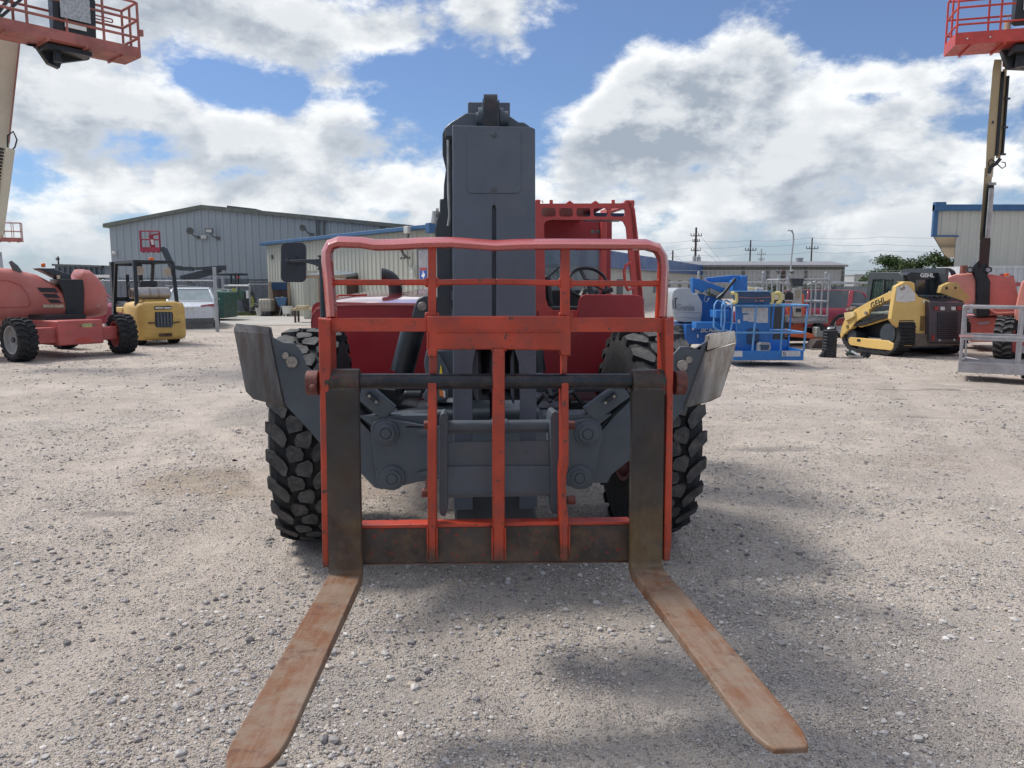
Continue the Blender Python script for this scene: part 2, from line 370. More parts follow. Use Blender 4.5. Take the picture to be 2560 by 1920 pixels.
def add_low_rust(m, z0, z1, colr):
    """rust and grime worn into the foot of a part, below height z0"""
    nt = m.node_tree; N = nt.nodes; L = nt.links; b = N['Principled BSDF']; src = b.inputs['Base Color'].links[0].from_socket
    tc = N.new('ShaderNodeTexCoord'); sp = N.new('ShaderNodeSeparateXYZ'); L.new(tc.outputs['Object'], sp.inputs[0])
    nz = N.new('ShaderNodeTexNoise'); nz.inputs['Scale'].default_value = 14; nz.inputs['Detail'].default_value = 6; L.new(tc.outputs['Object'], nz.inputs['Vector'])
    ad = N.new('ShaderNodeMath'); ad.operation = 'MULTIPLY_ADD'; L.new(nz.outputs[0], ad.inputs[0]); ad.inputs[1].default_value = .22; L.new(sp.outputs[2], ad.inputs[2])
    mr = N.new('ShaderNodeMapRange'); mr.interpolation_type = 'SMOOTHSTEP'; L.new(ad.outputs[0], mr.inputs[0]); mr.inputs[1].default_value = z0 + .11; mr.inputs[2].default_value = z1 + .11
    mx = N.new('ShaderNodeMix'); mx.data_type = 'RGBA'; L.new(mr.outputs[0], mx.inputs[0]); L.new(src, mx.inputs[6]); mx.inputs[7].default_value = (*colr, 1); L.new(mx.outputs[2], b.inputs['Base Color'])
carr_red = mat('orange_red_carriage_paint', (.40, .042, .014), .36, var=.20, vscale=5, dirt=.6, dirt_col=(.20, .045, .035), chips=.34, chip_col=(.075, .035, .028), bump=.0012, bscale=60)
add_low_rust(carr_red, .70, .60, (.075, .035, .022))
# ------------------------------------------------------------------ ground
_rs = np.random.RandomState(5)
_grids = [_rs.rand(256, 256) for _ in range(4)]
def vnoise(x, y, f, k=0):
    g = _grids[k]; X = x * f + 31.7 * (k + 1); Y = y * f + 17.3 * (k + 1)
    xi = np.floor(X).astype(int); yi = np.floor(Y).astype(int); fx = X - xi; fy = Y - yi
    fx = fx * fx * (3 - 2 * fx); fy = fy * fy * (3 - 2 * fy)
    a = g[xi & 255, yi & 255]; b = g[(xi + 1) & 255, yi & 255]; c = g[xi & 255, (yi + 1) & 255]; d = g[(xi + 1) & 255, (yi + 1) & 255]
    return (a * (1 - fx) + b * fx) * (1 - fy) + (c * (1 - fx) + d * fx) * fy - .5
BANDS = [(.02, -.004, -3.75, .24), (.02, -.004, -1.95, .24), (.44, -.004, 1.55, .26), (.44, -.004, 3.60, .26), (-.62, .0, 1.9, .20)]     # wheel lanes worn into the gravel
def ground_z(x, y):
    fade = np.clip((30 - np.hypot(x, y - 2)) / 22, 0.0, 1)
    z = .020 * vnoise(x, y, .8, 0) + .018 * vnoise(x, y, 2.3, 1) + .016 * vnoise(x, y, 6.1, 2) + .013 * vnoise(x, y, 14., 3)
    near = np.clip((7 - np.hypot(x, y)) / 5, 0, 1)
    z = z + near * (.012 * vnoise(x, y, 24., 0) * (1 + 1.5 * vnoise(x, y, 2.1, 3)) + .007 * vnoise(x, y, 52., 1))
    # churned soft patches between the fork tips, with print edges
    patch = np.clip(1 - ((x + .25) ** 2 / .55 + (y - 1.7) ** 2 / .35), 0, 1)
    z = z - patch * .02 * np.clip(vnoise(x, y, 9., 2) * 5, -.4, 1)
    for a_, b_, c_, hw_ in BANDS: z = z - .011 * np.exp(-((x - (c_ + a_ * y + b_ * y * y)) / hw_) ** 4)
    return z * fade
def axis(dense, step, far, grow):
    a = [0.0]; s = step
    while a[-1] < far:
        a.append(a[-1] + s)
        if a[-1] > dense: s *= grow
    return np.array(a)
xp = axis(4.6, .036, 900, 1.075); xs = np.concatenate([-xp[:0:-1], xp])
yp = axis(5.5, .034, 1500, 1.06); yn = axis(.2, .1, 300, 1.3); ys = np.concatenate([-yn[:0:-1], yp])
XX, YY = np.meshgrid(xs, ys); ZZ = ground_z(XX, YY)
gv = np.stack([XX, YY, ZZ], -1).reshape(-1, 3).astype(np.float32); nx, ny = len(xs), len(ys)
ii, jj = np.meshgrid(np.arange(nx - 1), np.arange(ny - 1)); a0 = (jj * nx + ii).ravel()
gf = np.stack([a0, a0 + 1, a0 + nx + 1, a0 + nx], -1).astype(np.int32)
def np_mesh(name, v, f, k, mats, smooth=False):
    me = bpy.data.meshes.new(name); me.vertices.add(len(v)); me.vertices.foreach_set('co', v.astype(np.float32).ravel())
    me.loops.add(f.size); me.loops.foreach_set('vertex_index', f.astype(np.int32).ravel()); me.polygons.add(len(f))
    me.polygons.foreach_set('loop_start', np.arange(0, f.size, k, dtype=np.int32)); me.polygons.foreach_set('loop_total', np.full(len(f), k, dtype=np.int32))
    me.polygons.foreach_set('use_smooth', [smooth] * len(f)); me.update(calc_edges=True); me.validate()
    for m in mats: me.materials.append(m)
    o = bpy.data.objects.new(name, me); col.objects.link(o); return o

def gravel_material():
    m = bpy.data.materials.new('crushed_gravel'); m.use_nodes = True; nt = m.node_tree; N = nt.nodes; L = nt.links
    b = N['Principled BSDF']; b.inputs['Roughness'].default_value = .9; b.inputs['Specular IOR Level'].default_value = .25
    tc = N.new('ShaderNodeTexCoord'); P = tc.outputs['Object']
    def vec(s=(1, 1, 1), o=(0, 0, 0)):
        n = N.new('ShaderNodeMapping'); n.inputs['Scale'].default_value = s; n.inputs['Location'].default_value = o; L.new(P, n.inputs[0]); return n.outputs[0]
    def noise(sc_, det=4, ro=.6, v=None, dist=0):
        n = N.new('ShaderNodeTexNoise'); n.inputs['Scale'].default_value = sc_; n.inputs['Detail'].default_value = det
        n.inputs['Roughness'].default_value = ro; n.inputs['Distortion'].default_value = dist; L.new(v or P, n.inputs['Vector']); return n.outputs[0]
    def vor(sc_, out=1):
        n = N.new('ShaderNodeTexVoronoi'); n.inputs['Scale'].default_value = sc_; n.inputs['Randomness'].default_value = 1; L.new(P, n.inputs['Vector']); return n
    def mr(v, a, b_, c=0, d=1, smooth=True):
        n = N.new('ShaderNodeMapRange'); n.interpolation_type = 'SMOOTHSTEP' if smooth else 'LINEAR'; L.new(v, n.inputs[0])
        for i, x in enumerate((a, b_, c, d)): n.inputs[i + 1].default_value = x
        return n.outputs[0]
    def mth(op, a, b_):
        n = N.new('ShaderNodeMath'); n.operation = op
        for i, v in enumerate((a, b_)):
            if isinstance(v, (int, float)): n.inputs[i].default_value = v
            else: L.new(v, n.inputs[i])
        return n.outputs[0]
    def mix(f, a, b_, mode='MIX'):
        n = N.new('ShaderNodeMix'); n.data_type = 'RGBA'; n.blend_type = mode
        if isinstance(f, (int, float)): n.inputs[0].default_value = f
        else: L.new(f, n.inputs[0])
        for i, v in ((6, a), (7, b_)):
            if isinstance(v, tuple): n.inputs[i].default_value = (*v, 1)
            else: L.new(v, n.inputs[i])
        return n.outputs[2]
    v1 = vor(46); v2 = vor(105); v3 = vor(230)
    def rand(v):
        s = N.new('ShaderNodeSeparateColor'); L.new(v.outputs['Color'], s.inputs[0]); return s.outputs[0]
    dust = mix(mr(noise(.55, 5), .35, .65), (.60, .54, .485), (.74, .67, .60))
    cr = N.new('ShaderNodeValToRGB'); L.new(rand(v1), cr.inputs[0]); e = cr.color_ramp.elements
    e[0].position = 0; e[0].color = (.13, .12, .118, 1); e[1].position = 1; e[1].color = (.72, .69, .65, 1)
    for p, c in ((.3, (.28, .262, .255)), (.6, (.42, .39, .37)), (.85, (.53, .50, .46))):
        x = cr.color_ramp.elements.new(p); x.color = (*c, 1)
    cr2 = N.new('ShaderNodeValToRGB'); L.new(rand(v2), cr2.inputs[0]); e = cr2.color_ramp.elements
    e[0].color = (.15, .14, .135, 1); e[1].color = (.66, .62, .58, 1)
    cov = mr(noise(1.1, 6, .62), .36, .58); cov2 = mr(noise(2.7, 5, .6, vec(o=(5, 3, 0))), .40, .62)
    st1 = mth('MULTIPLY', mr(v1.outputs['Distance'], .42, .30), mth('MULTIPLY', cov, mr(rand(v2), .35, .36)))
    st2 = mth('MULTIPLY', mr(v2.outputs['Distance'], .45, .30), mr(cov2, 0, 1, .35, 1))
    c = mix(mth('MULTIPLY', st2, .8), dust, cr2.outputs[0]); c = mix(mth('MULTIPLY', st1, .9), c, cr.outputs[0])
    c = mix(mr(noise(190, 3), .3, .7, 0, .45), c, (.32, .29, .27))
    e3 = N.new('ShaderNodeTexVoronoi'); e3.feature = 'DISTANCE_TO_EDGE'; e3.inputs['Scale'].default_value = 46; L.new(P, e3.inputs['Vector'])
    e4 = N.new('ShaderNodeTexVoronoi'); e4.feature = 'DISTANCE_TO_EDGE'; e4.inputs['Scale'].default_value = 105; L.new(P, e4.inputs['Vector'])
    c = mix(mth('MULTIPLY', mr(e4.outputs['Distance'], .10, 0, 0, .55), st2), c, (.12, .11, .105)); c = mix(mth('MULTIPLY', mr(e3.outputs['Distance'], .08, 0, 0, .6), cov), c, (.11, .10, .095))
    v5 = vor(17); c = mix(mr(rand(v5), .0, 1, -.25, .35, False), c, (.44, .405, .375))
    # broad tan and grey areas, dark spots, tyre-worn bands
    big = mr(noise(.16, 4, .55, vec(o=(2.3, 7.1, 0))), .42, .66); c = mix(mth('MULTIPLY', big, .30), c, (.37, .32, .27))
    # each patch: centre, size, colour, amount
    sp = N.new('ShaderNodeSeparateXYZ'); L.new(P, sp.inputs[0])
    wob = noise(1.6, 5, .65); wob2 = noise(9, 4, .65)
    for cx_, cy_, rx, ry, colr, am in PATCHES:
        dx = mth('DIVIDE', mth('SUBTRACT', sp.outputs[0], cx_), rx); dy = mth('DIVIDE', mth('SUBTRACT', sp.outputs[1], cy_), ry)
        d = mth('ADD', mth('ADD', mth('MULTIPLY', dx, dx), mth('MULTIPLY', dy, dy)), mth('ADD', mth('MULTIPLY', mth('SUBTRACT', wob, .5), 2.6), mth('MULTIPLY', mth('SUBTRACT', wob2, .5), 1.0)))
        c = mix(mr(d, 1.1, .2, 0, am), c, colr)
    lt = noise(1.0, 5, .6, vec((.35, 1.6, 1), (1, 4, 0))); c = mix(mr(lt, .35, .7, 0, .32), c, (.47, .43, .40))
    sm = mth('MULTIPLY', mr(noise(2.4, 6, .62, vec(o=(11, 2, 0)), .6), .56, .62), mr(noise(.6, 3, .5, vec(o=(4, 9, 0))), .42, .62)); c = mix(mth('MULTIPLY', sm, .75), c, (.60, .545, .485))
    dk = noise(1.0, 5, .65, vec((.5, 1.3, 1), (9, 4, 0))); c = mix(mr(dk, .50, .75, 0, .40), c, (.33, .30, .28))
    for a_, b_, c_, hw_ in BANDS:
        yy = sp.outputs[1]; u = mth('DIVIDE', mth('SUBTRACT', sp.outputs[0], mth('ADD', mth('ADD', mth('MULTIPLY', yy, a_), mth('MULTIPLY', mth('MULTIPLY', yy, yy), b_)), c_)), hw_)
        u = mth('ADD', mth('MULTIPLY', u, u), mth('ADD', mth('MULTIPLY', mth('SUBTRACT', wob, .5), 1.6), mth('MULTIPLY', mth('SUBTRACT', wob2, .5), 1.2)))
        c = mix(mr(u, 1.0, .2, 0, .38), c, (.60, .545, .49))
    c = mix(1.0, c, (1.0, .965, .925), 'MULTIPLY')
    L.new(c, b.inputs['Base Color'])
    h = mth('ADD', mth('MULTIPLY', st1, mr(v1.outputs['Distance'], .5, 0, 0, .016, False)), mth('MULTIPLY', st2, mr(v2.outputs['Distance'], .5, 0, 0, .0085, False)))
    h = mth('ADD', h, mth('MULTIPLY', noise(60, 5, .7), .012)); h = mth('ADD', h, mth('MULTIPLY', noise(9, 4, .6), .018))
    bp = N.new('ShaderNodeBump'); bp.inputs['Distance'].default_value = 1.6; bp.inputs['Strength'].default_value = 1.0
    L.new(h, bp.inputs['Height']); L.new(bp.outputs[0], b.inputs['Normal'])
    return m
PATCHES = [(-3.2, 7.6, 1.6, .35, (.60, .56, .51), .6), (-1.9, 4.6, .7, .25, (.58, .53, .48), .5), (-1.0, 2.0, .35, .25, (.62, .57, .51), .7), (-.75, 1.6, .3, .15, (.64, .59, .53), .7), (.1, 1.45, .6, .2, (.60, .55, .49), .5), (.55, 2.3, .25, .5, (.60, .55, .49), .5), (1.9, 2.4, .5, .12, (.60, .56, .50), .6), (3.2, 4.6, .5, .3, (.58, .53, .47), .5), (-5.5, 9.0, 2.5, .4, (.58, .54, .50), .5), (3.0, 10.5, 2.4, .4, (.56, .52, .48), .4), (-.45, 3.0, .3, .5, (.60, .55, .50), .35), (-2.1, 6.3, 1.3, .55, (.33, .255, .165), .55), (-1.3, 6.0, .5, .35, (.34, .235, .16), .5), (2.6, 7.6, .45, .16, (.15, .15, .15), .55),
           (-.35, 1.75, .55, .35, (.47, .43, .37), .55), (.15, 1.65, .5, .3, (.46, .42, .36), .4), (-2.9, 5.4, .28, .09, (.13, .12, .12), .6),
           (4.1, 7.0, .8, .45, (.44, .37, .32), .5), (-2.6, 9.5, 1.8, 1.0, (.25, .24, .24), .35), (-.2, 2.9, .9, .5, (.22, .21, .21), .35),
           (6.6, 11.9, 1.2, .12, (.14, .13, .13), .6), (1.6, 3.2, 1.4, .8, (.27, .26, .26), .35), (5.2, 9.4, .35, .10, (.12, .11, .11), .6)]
GRAVEL = gravel_material()
ground = np_mesh('ground', gv, gf, 4, [GRAVEL], True); tag(ground, kind='structure')

# loose stones: nobody could count them, one object
def stones():
    bm = bmesh.new(); bmesh.ops.create_icosphere(bm, subdivisions=1, radius=1)
    bv = np.array([v.co[:] for v in bm.verts]); bf = np.array([[v.index for v in f.verts] for f in bm.faces]); bm.free()
    rs = np.random.RandomState(3); n = 120000
    r = 1.3 * np.exp(rs.rand(n) ** 1.25 * math.log(26 / 1.3)); th = (rs.rand(n) - .5) * R(98)
    x = r * np.sin(th); y = r * np.cos(th)
    lane = sum(np.exp(-((x - (c_ + a_ * y + b_ * y * y)) / hw_) ** 4) for a_, b_, c_, hw_ in BANDS)
    keep = (rs.rand(n) > .55 * lane) & ((vnoise(x, y, 1.1, 2) + .8 * vnoise(x, y, 3.7, 3) + rs.rand(n) * .45) > .10)
    x, y, r = x[keep], y[keep], r[keep]; n = len(x)
    s = np.exp(rs.randn(n) * .55) * .0033 * (1 + .11 * r); s = np.minimum(s, .024)
    big = rs.rand(n) < .0035; s[big] = .012 + rs.rand(big.sum()) * .013
    var = 24; tmpl = []
    for k in range(var):
        d = bv * (1 + (rs.rand(len(bv), 1) - .5) * .55); d = d * np.array([1, .72 + .3 * rs.rand(), .50 + .25 * rs.rand()]); tmpl.append(d)
    tmpl = np.array(tmpl)[rs.randint(0, var, n)]
    a = rs.rand(n) * 6.283; ca, sa = np.cos(a)[:, None], np.sin(a)[:, None]
    tx = (tmpl[..., 0] * ca - tmpl[..., 1] * sa) * s[:, None] + x[:, None]; ty = (tmpl[..., 0] * sa + tmpl[..., 1] * ca) * s[:, None] + y[:, None]
    tz = tmpl[..., 2] * s[:, None] + (ground_z(x, y) + s * .22)[:, None]
    v = np.stack([tx, ty, tz], -1).reshape(-1, 3); f = (bf[None] + (np.arange(n) * len(bv))[:, None, None]).reshape(-1, 3)
    m = bpy.data.materials.new('loose_stone'); m.use_nodes = True; nt = m.node_tree; b = nt.nodes['Principled BSDF']; b.inputs['Roughness'].default_value = .85
    b.inputs['Specular IOR Level'].default_value = .25
    g = nt.nodes.new('ShaderNodeNewGeometry'); cr = nt.nodes.new('ShaderNodeValToRGB'); nt.links.new(g.outputs['Random Per Island'], cr.inputs[0])
    e = cr.color_ramp.elements; e[0].color = (.22, .205, .20, 1); e[1].color = (.92, .89, .85, 1)
    for p, c in ((.25, (.42, .39, .38)), (.5, (.56, .53, .505)), (.8, (.70, .66, .62)), (.9, (.56, .46, .36))):
        q = cr.color_ramp.elements.new(p); q.color = (*c, 1)
    nz = nt.nodes.new('ShaderNodeTexNoise'); nz.inputs['Scale'].default_value = 160; mx = nt.nodes.new('ShaderNodeMix'); mx.data_type = 'RGBA'; mx.blend_type = 'MULTIPLY'
    mx.inputs[0].default_value = .5; nt.links.new(cr.outputs[0], mx.inputs[6]); nt.links.new(nz.outputs[0], mx.inputs[7]); nt.links.new(mx.outputs[2], b.inputs['Base Color'])
    o = np_mesh('loose_gravel', v, f, 3, [m], False)
    tag(o, 'loose pale and grey stones strewn over the yard', 'gravel', kind='stuff')
stones()

def fine_stones():
    rs = np.random.RandomState(8); n = 260000; bv = np.array([(1, 0, 0), (-1, 0, 0), (0, 1, 0), (0, -1, 0), (0, 0, 1), (0, 0, -.6)], float); bf = np.array([(0, 2, 4), (2, 1, 4), (1, 3, 4), (3, 0, 4), (2, 0, 5), (1, 2, 5), (3, 1, 5), (0, 3, 5)])
    r = 1.25 * np.exp(rs.rand(n) ** 1.1 * math.log(11 / 1.25)); th = (rs.rand(n) - .5) * R(92); x = r * np.sin(th); y = r * np.cos(th)
    lane = sum(np.exp(-((x - (c_ + a_ * y + b_ * y * y)) / hw_) ** 4) for a_, b_, c_, hw_ in BANDS)
    k = (rs.rand(n) > .5 * lane) & ((vnoise(x, y, 1.6, 1) + .8 * vnoise(x, y, 4.3, 0) + rs.rand(n) * .7) > .12); x, y, r = x[k], y[k], r[k]; n = len(x)
    s_ = np.exp(rs.randn(n) * .35) * .0024 * (1 + .16 * r); j = 1 + (rs.rand(n, 6, 1) - .5) * .6; t = bv[None] * j * np.array([1, .8, .55]); a = rs.rand(n) * 6.283; ca, sa = np.cos(a)[:, None], np.sin(a)[:, None]
    v = np.stack([(t[..., 0] * ca - t[..., 1] * sa) * s_[:, None] + x[:, None], (t[..., 0] * sa + t[..., 1] * ca) * s_[:, None] + y[:, None], t[..., 2] * s_[:, None] + (ground_z(x, y) + s_ * .2)[:, None]], -1).reshape(-1, 3)
    o = np_mesh('fine_gravel', v, (bf[None] + (np.arange(n) * 6)[:, None, None]).reshape(-1, 3), 3, [bpy.data.materials['loose_stone']]); tag(o, 'fine crushed grit covering the yard between the stones', 'gravel', kind='stuff')
fine_stones()

# paved road and grass verge beyond the yard, on the left
conc = mat('pale_concrete_road', (.40, .38, .35), .9, var=.08, vscale=.6, dirt=.4, dirt_col=(.32, .30, .27), spec=.2)
o = MB(W).prism([(-60, 30.5, .012), (-6, 30.5, .012), (-4, 39.2, .012), (-60, 39.2, .012)], (0, 0, .004)).build('road', conc, smooth=0); tag(o, kind='structure')
def grass_patch(name, x0, x1, y0, y1, n, h, seed, base=(.10, .13, .045), label=''):
    rs = np.random.RandomState(seed); x = x0 + rs.rand(n) * (x1 - x0); y = y0 + rs.rand(n) * (y1 - y0); hh = h * (.5 + rs.rand(n))
    a = rs.rand(n) * 6.28; w_ = .02 + .02 * rs.rand(n); lx = (rs.rand(n) - .5) * .12; ly = (rs.rand(n) - .5) * .12; z0 = np.zeros(n)
    v = np.stack([np.stack([x - np.cos(a) * w_, y - np.sin(a) * w_, z0], -1), np.stack([x + np.cos(a) * w_, y + np.sin(a) * w_, z0], -1), np.stack([x + lx, y + ly, hh], -1)], 1).reshape(-1, 3)
    f = np.arange(3 * n).reshape(-1, 3); m = mat(name + '_blades', base, .8, var=.35, vscale=1.5, dirt=.5, dirt_col=(.26, .24, .10), spec=.2)
    o = np_mesh(name, v, f, 3, [m]); tag(o, label, 'grass', kind='stuff')
grass_patch('grass', -19, -4, 39.3, 42.5, 9000, .11, 1, label='green grass strip along the far side of the road')
# ------------------------------------------------------------------ tyres and wheels
def tyre_mb(F, c, ax, Rr, w, rimR, n=24, style='ag', lug=.045):
    mb = MB(F); mb.tops = []; hw = w / 2; Rb = Rr - lug; c = Vector(c); ax = Vector(ax).normalized(); up = Vector((0, 0, 1)); fw = ax.cross(up).normalized()
    if fw.y > 0: fw = -fw
    prof = [(-.62*hw, rimR), (-.86*hw, rimR*1.05), (-1.0*hw, (rimR+Rb)*.5), (-.98*hw, Rb*.90), (-.90*hw, Rb*.965), (-.72*hw, Rb), (0, Rb*1.004)]
    prof = prof + [(-t, r) for t, r in reversed(prof[:-1])]
    mb.lathe(c, ax, prof, n=n*2, closed=True)
    def S(t, a, dr):
        k = abs(t) / hw; drop = 0 if k < .6 else (k - .6) ** 2 * Rr * .24
        return c + ax * t + (up * math.cos(a) + fw * math.sin(a)) * (Rb - drop + dr)
    p = 2 * math.pi / n
    def lugp(poly, a0, sgn=1, inset=.90, h=lug):
        cx_ = sum(t for t, a in poly) / len(poly); ca = sum(a for t, a in poly) / len(poly)
        bot = [S(sgn * t, a0 + a * p, -.012) for t, a in poly]; top = [S(sgn * (cx_ + (t - cx_) * inset), a0 + (ca + (a - ca) * inset) * p, h) for t, a in poly]
        m = len(poly); mb.tops.append(len(mb.f)); mb.add(bot + top, [tuple(range(m, 2*m))] + [(i, (i+1) % m, m + (i+1) % m, m + i) for i in range(m)])
    for i in range(n):
        a0 = i * p + .03 * math.sin(i * 7.0)
        if style == 'ag':
            blk = [(hw * (-.105 + .94 * u), .94 * v_) for u, v_ in ((-.29, -.17), (-.16, -.29), (.17, -.17), (.26, .04), (.21, .25), (-.19, .34), (-.28, .09))]
            side = [(-1.0*hw, -.12), (-1.0*hw, .24), (-.48*hw, .76), (-.40*hw, .74), (-.33*hw, .48), (-.44*hw, .24), (-.72*hw, -.04)]
            lugp(blk, a0, 1, .98); lugp(blk, a0 + p/2, -1, .98); lugp(side, a0, 1, .97); lugp(side, a0 + p*.5, -1, .97)
        else:
            side = [(-1.0*hw, -.26), (-1.0*hw, .26), (-.55*hw, .20), (.03*hw, .60), (.06*hw, .25), (-.5*hw, -.16)]
            lugp(side, a0); lugp(side, a0 + p/2, -1)
    return mb
def rim_mb(F, c, ax, rimR, w, face=.1):
    mb = MB(F); hw = w / 2
    mb.lathe(c, ax, [(-.80*hw, rimR*1.06), (-.84*hw, rimR*1.03), (-.80*hw, rimR*.95), (-.45*hw, rimR*.88), (-.22*hw, rimR*.55), (-.25*hw, rimR*.36), (-.45*hw, rimR*.32), (-.50*hw, rimR*.18), (-.48*hw, .01),
                     (.48*hw, .01), (.50*hw, rimR*.18), (.45*hw, rimR*.32), (.25*hw, rimR*.36), (.22*hw, rimR*.55), (.45*hw, rimR*.88), (.80*hw, rimR*.95), (.84*hw, rimR*1.03), (.80*hw, rimR*1.06)], n=28, closed=True)
    ax = Vector(ax).normalized(); up = Vector((0, 0, 1)); b = ax.cross(up)
    for s_ in (-1, 1):
        for k in range(8):
            q = Vector(c) + (up * math.cos(k*.785) + b * math.sin(k*.785)) * rimR * .27
            mb.cyl(q + ax * s_ * .30 * hw, q + ax * s_ * .44 * hw, rimR * .035, n=6)
    return mb
def wheel(root, F, c, ax, Rr, w, rimR, tm, rm, n=24, style='ag', lug=.045):
    o = rim_mb(F, c, ax, rimR, w).build('wheel', rm, root, smooth=40)
    h_ = MB(F); a_ = Vector(ax).normalized(); h_.cyl(Vector(c) - a_ * w * .34, Vector(c) + a_ * w * .34, rimR * .20, n=14); h_.build('hub', slate_dk, o, bevel=.005)
    tb_ = tyre_mb(F, c, ax, Rr, w, rimR, n, style, lug); tb_.top_mat = tm; tb_.build('tyre', rubber_dk, o, smooth=28)
    return o

# ------------------------------------------------------------------ the telehandler
FT = Fr(-.196, 5.0, 3.5)
T = thing('telehandler', 'large red and slate grey telehandler facing us with two long rusty forks', 'telehandler', FT)
HZ = .58; HY = -2.24; TA = R(3.0); HEEL = Vector((0, HY, HZ)); NC = Vector((0, math.cos(TA), -math.sin(TA))); UPC = Vector((0, math.sin(TA), math.cos(TA)))
def cp(px, py, off=0.0): return FT.hit(px, py, HEEL + NC * off, NC)          # a point of the carriage's own plane
def cpoly(mb, px, off, th): return mb.prism([cp(x, y, off) for x, y in px], NC * th)
def crect(mb, x0, y0, x1, y1, off, th): return cpoly(mb, [(x0, y0), (x1, y0), (x1, y1), (x0, y1)], off, th)
PY = .04
# carriage frame
c = MB(FT)
cpoly(c, [(795, 793), (825, 800), (827, 926), (818, 1000), (822, 1418), (806, 1421), (802, 1180), (798, 930)], .0, .13)
cpoly(c, [(1685, 790), (1664, 798), (1664, 926), (1668, 1000), (1659, 1404), (1674, 1402), (1679, 1359), (1684, 930)], .0, .13)
crect(c, 822, 795, 1070, 829, .035, .07); crect(c, 1421, 794, 1668, 830, .035, .07)
cpoly(c, [(1067, 790), (1427, 790), (1427, 890), (1405, 890), (1400, 876), (1262, 874), (1232, 874), (1094, 874), (1091, 892), (1069, 892)], .020, .075)
crect(c, 1232, 872, 1262, 1403, .006, .07)                                    # middle post
crect(c, 1069, 957, 1091, 1407, .015, .09); cpoly(c, [(1404, 957), (1422, 957), (1422, 1160), (1416, 1192), (1415, 1255), (1422, 1295), (1422, 1404), (1404, 1404), (1400, 1290), (1400, 1180), (1404, 1150)], .015, .09)
crect(c, 1073, 885, 1092, 960, .075, .05); crect(c, 1404, 885, 1418, 960, .075, .05)
crect(c, 1070, 612, 1090, 792, .050, .035); crect(c, 1403, 612, 1425, 792, .050, .035)
cpoly(c, [(813, 640), (829, 650), (838, 795), (820, 795)], .050, .035); cpoly(c, [(1666, 640), (1650, 650), (1642, 795), (1660, 795)], .050, .035)
for (a, b_) in (((828, 706), (1072, 706)), ((1088, 706), (1240, 704)), ((1240, 704), (1405, 708)), ((1423, 708), (1655, 709))):
    c.beam(cp(*a, .062), cp(*b_, .062), .014, .021, UPC)
for gx, gy in ((1069, 706), (1091, 706), (1403, 708), (1425, 708), (1069, 793), (1091, 793), (1403, 793), (1425, 793), (836, 793), (1650, 793), (831, 706), (1651, 709)):
    c.beam(cp(gx - 7, gy, .062), cp(gx + 7, gy, .062), .010, .036, UPC)
carr = c.build('fork_carriage', carr_red, T, bevel=.006, seg=2)
# top rail, with its dent: a bar with a sloped upper face
rail_px = [(826, 792), (819, 700), (814, 650), (814, 628), (822, 611), (842, 604), (900, 606), (935, 612), (985, 611), (1060, 607), (1130, 606), (1200, 611), (1240, 614), (1300, 611), (1400, 610), (1560, 611), (1622, 611), (1650, 620), (1662, 640), (1665, 668), (1660, 792)]
def rail_section(path, prof, close=False):
    mb = MB(FT); rings = []
    P = [cp(x, y, .03) for x, y in path]; cen = cp(1240, 760, .03)
    for i, p_ in enumerate(P):
        t = (P[min(i + 1, len(P) - 1)] - P[max(i - 1, 0)]).normalized(); o_ = NC.cross(t).normalized()
        if o_.dot(p_ - cen) < 0: o_ = -o_
        rings.append([p_ + o_ * a + NC * b for a, b in prof])
    return mb.loft(rings)
rail_section(rail_px, [(-.016, .0), (-.001, -.004), (.012, .016), (.026, .055), (.024, .062), (-.016, .062)]).build('top_rail', rail_red, carr, bevel=.0015, smooth=18)
# bottom beam
b_ = MB(FT); cpoly(b_, [(898, 1322), (1580, 1311), (1580, 1402), (898, 1408)], .062, .06)
b_.build('bottom_beam', rust_bar, carr, bevel=.006)
b_ = MB(FT); cpoly(b_, [(898, 1313), (1580, 1304), (1580, 1311.5), (898, 1322.5)], .055, .075); cpoly(b_, [(898, 1408.5), (1580, 1402.5), (1580, 1407), (898, 1413)], .060, .066); b_.build('beam_edge', carr_red, carr, bevel=.003)
MB(FT).cyl(cp(815, 953, .045), cp(1662, 953, .045), .0285, n=24).build('fork_shaft', blackshaft, carr, smooth=40)
for x0, x1, bx, by in ((768, 798, 782, 969), (1685, 1712, 1700, 973)):
    s = MB(FT); s.cyl(cp(x0, 957, .05), cp(x1, 957, .05), .046, n=20)
    s.cyl(cp(bx, by, .0), cp(bx, by, -.018), .014, n=6); s.cyl(cp(bx, by, -.018), cp(bx, by, -.03), .009, n=10)
    s.build('shaft_boss', boss_rust, carr, bevel=.003)
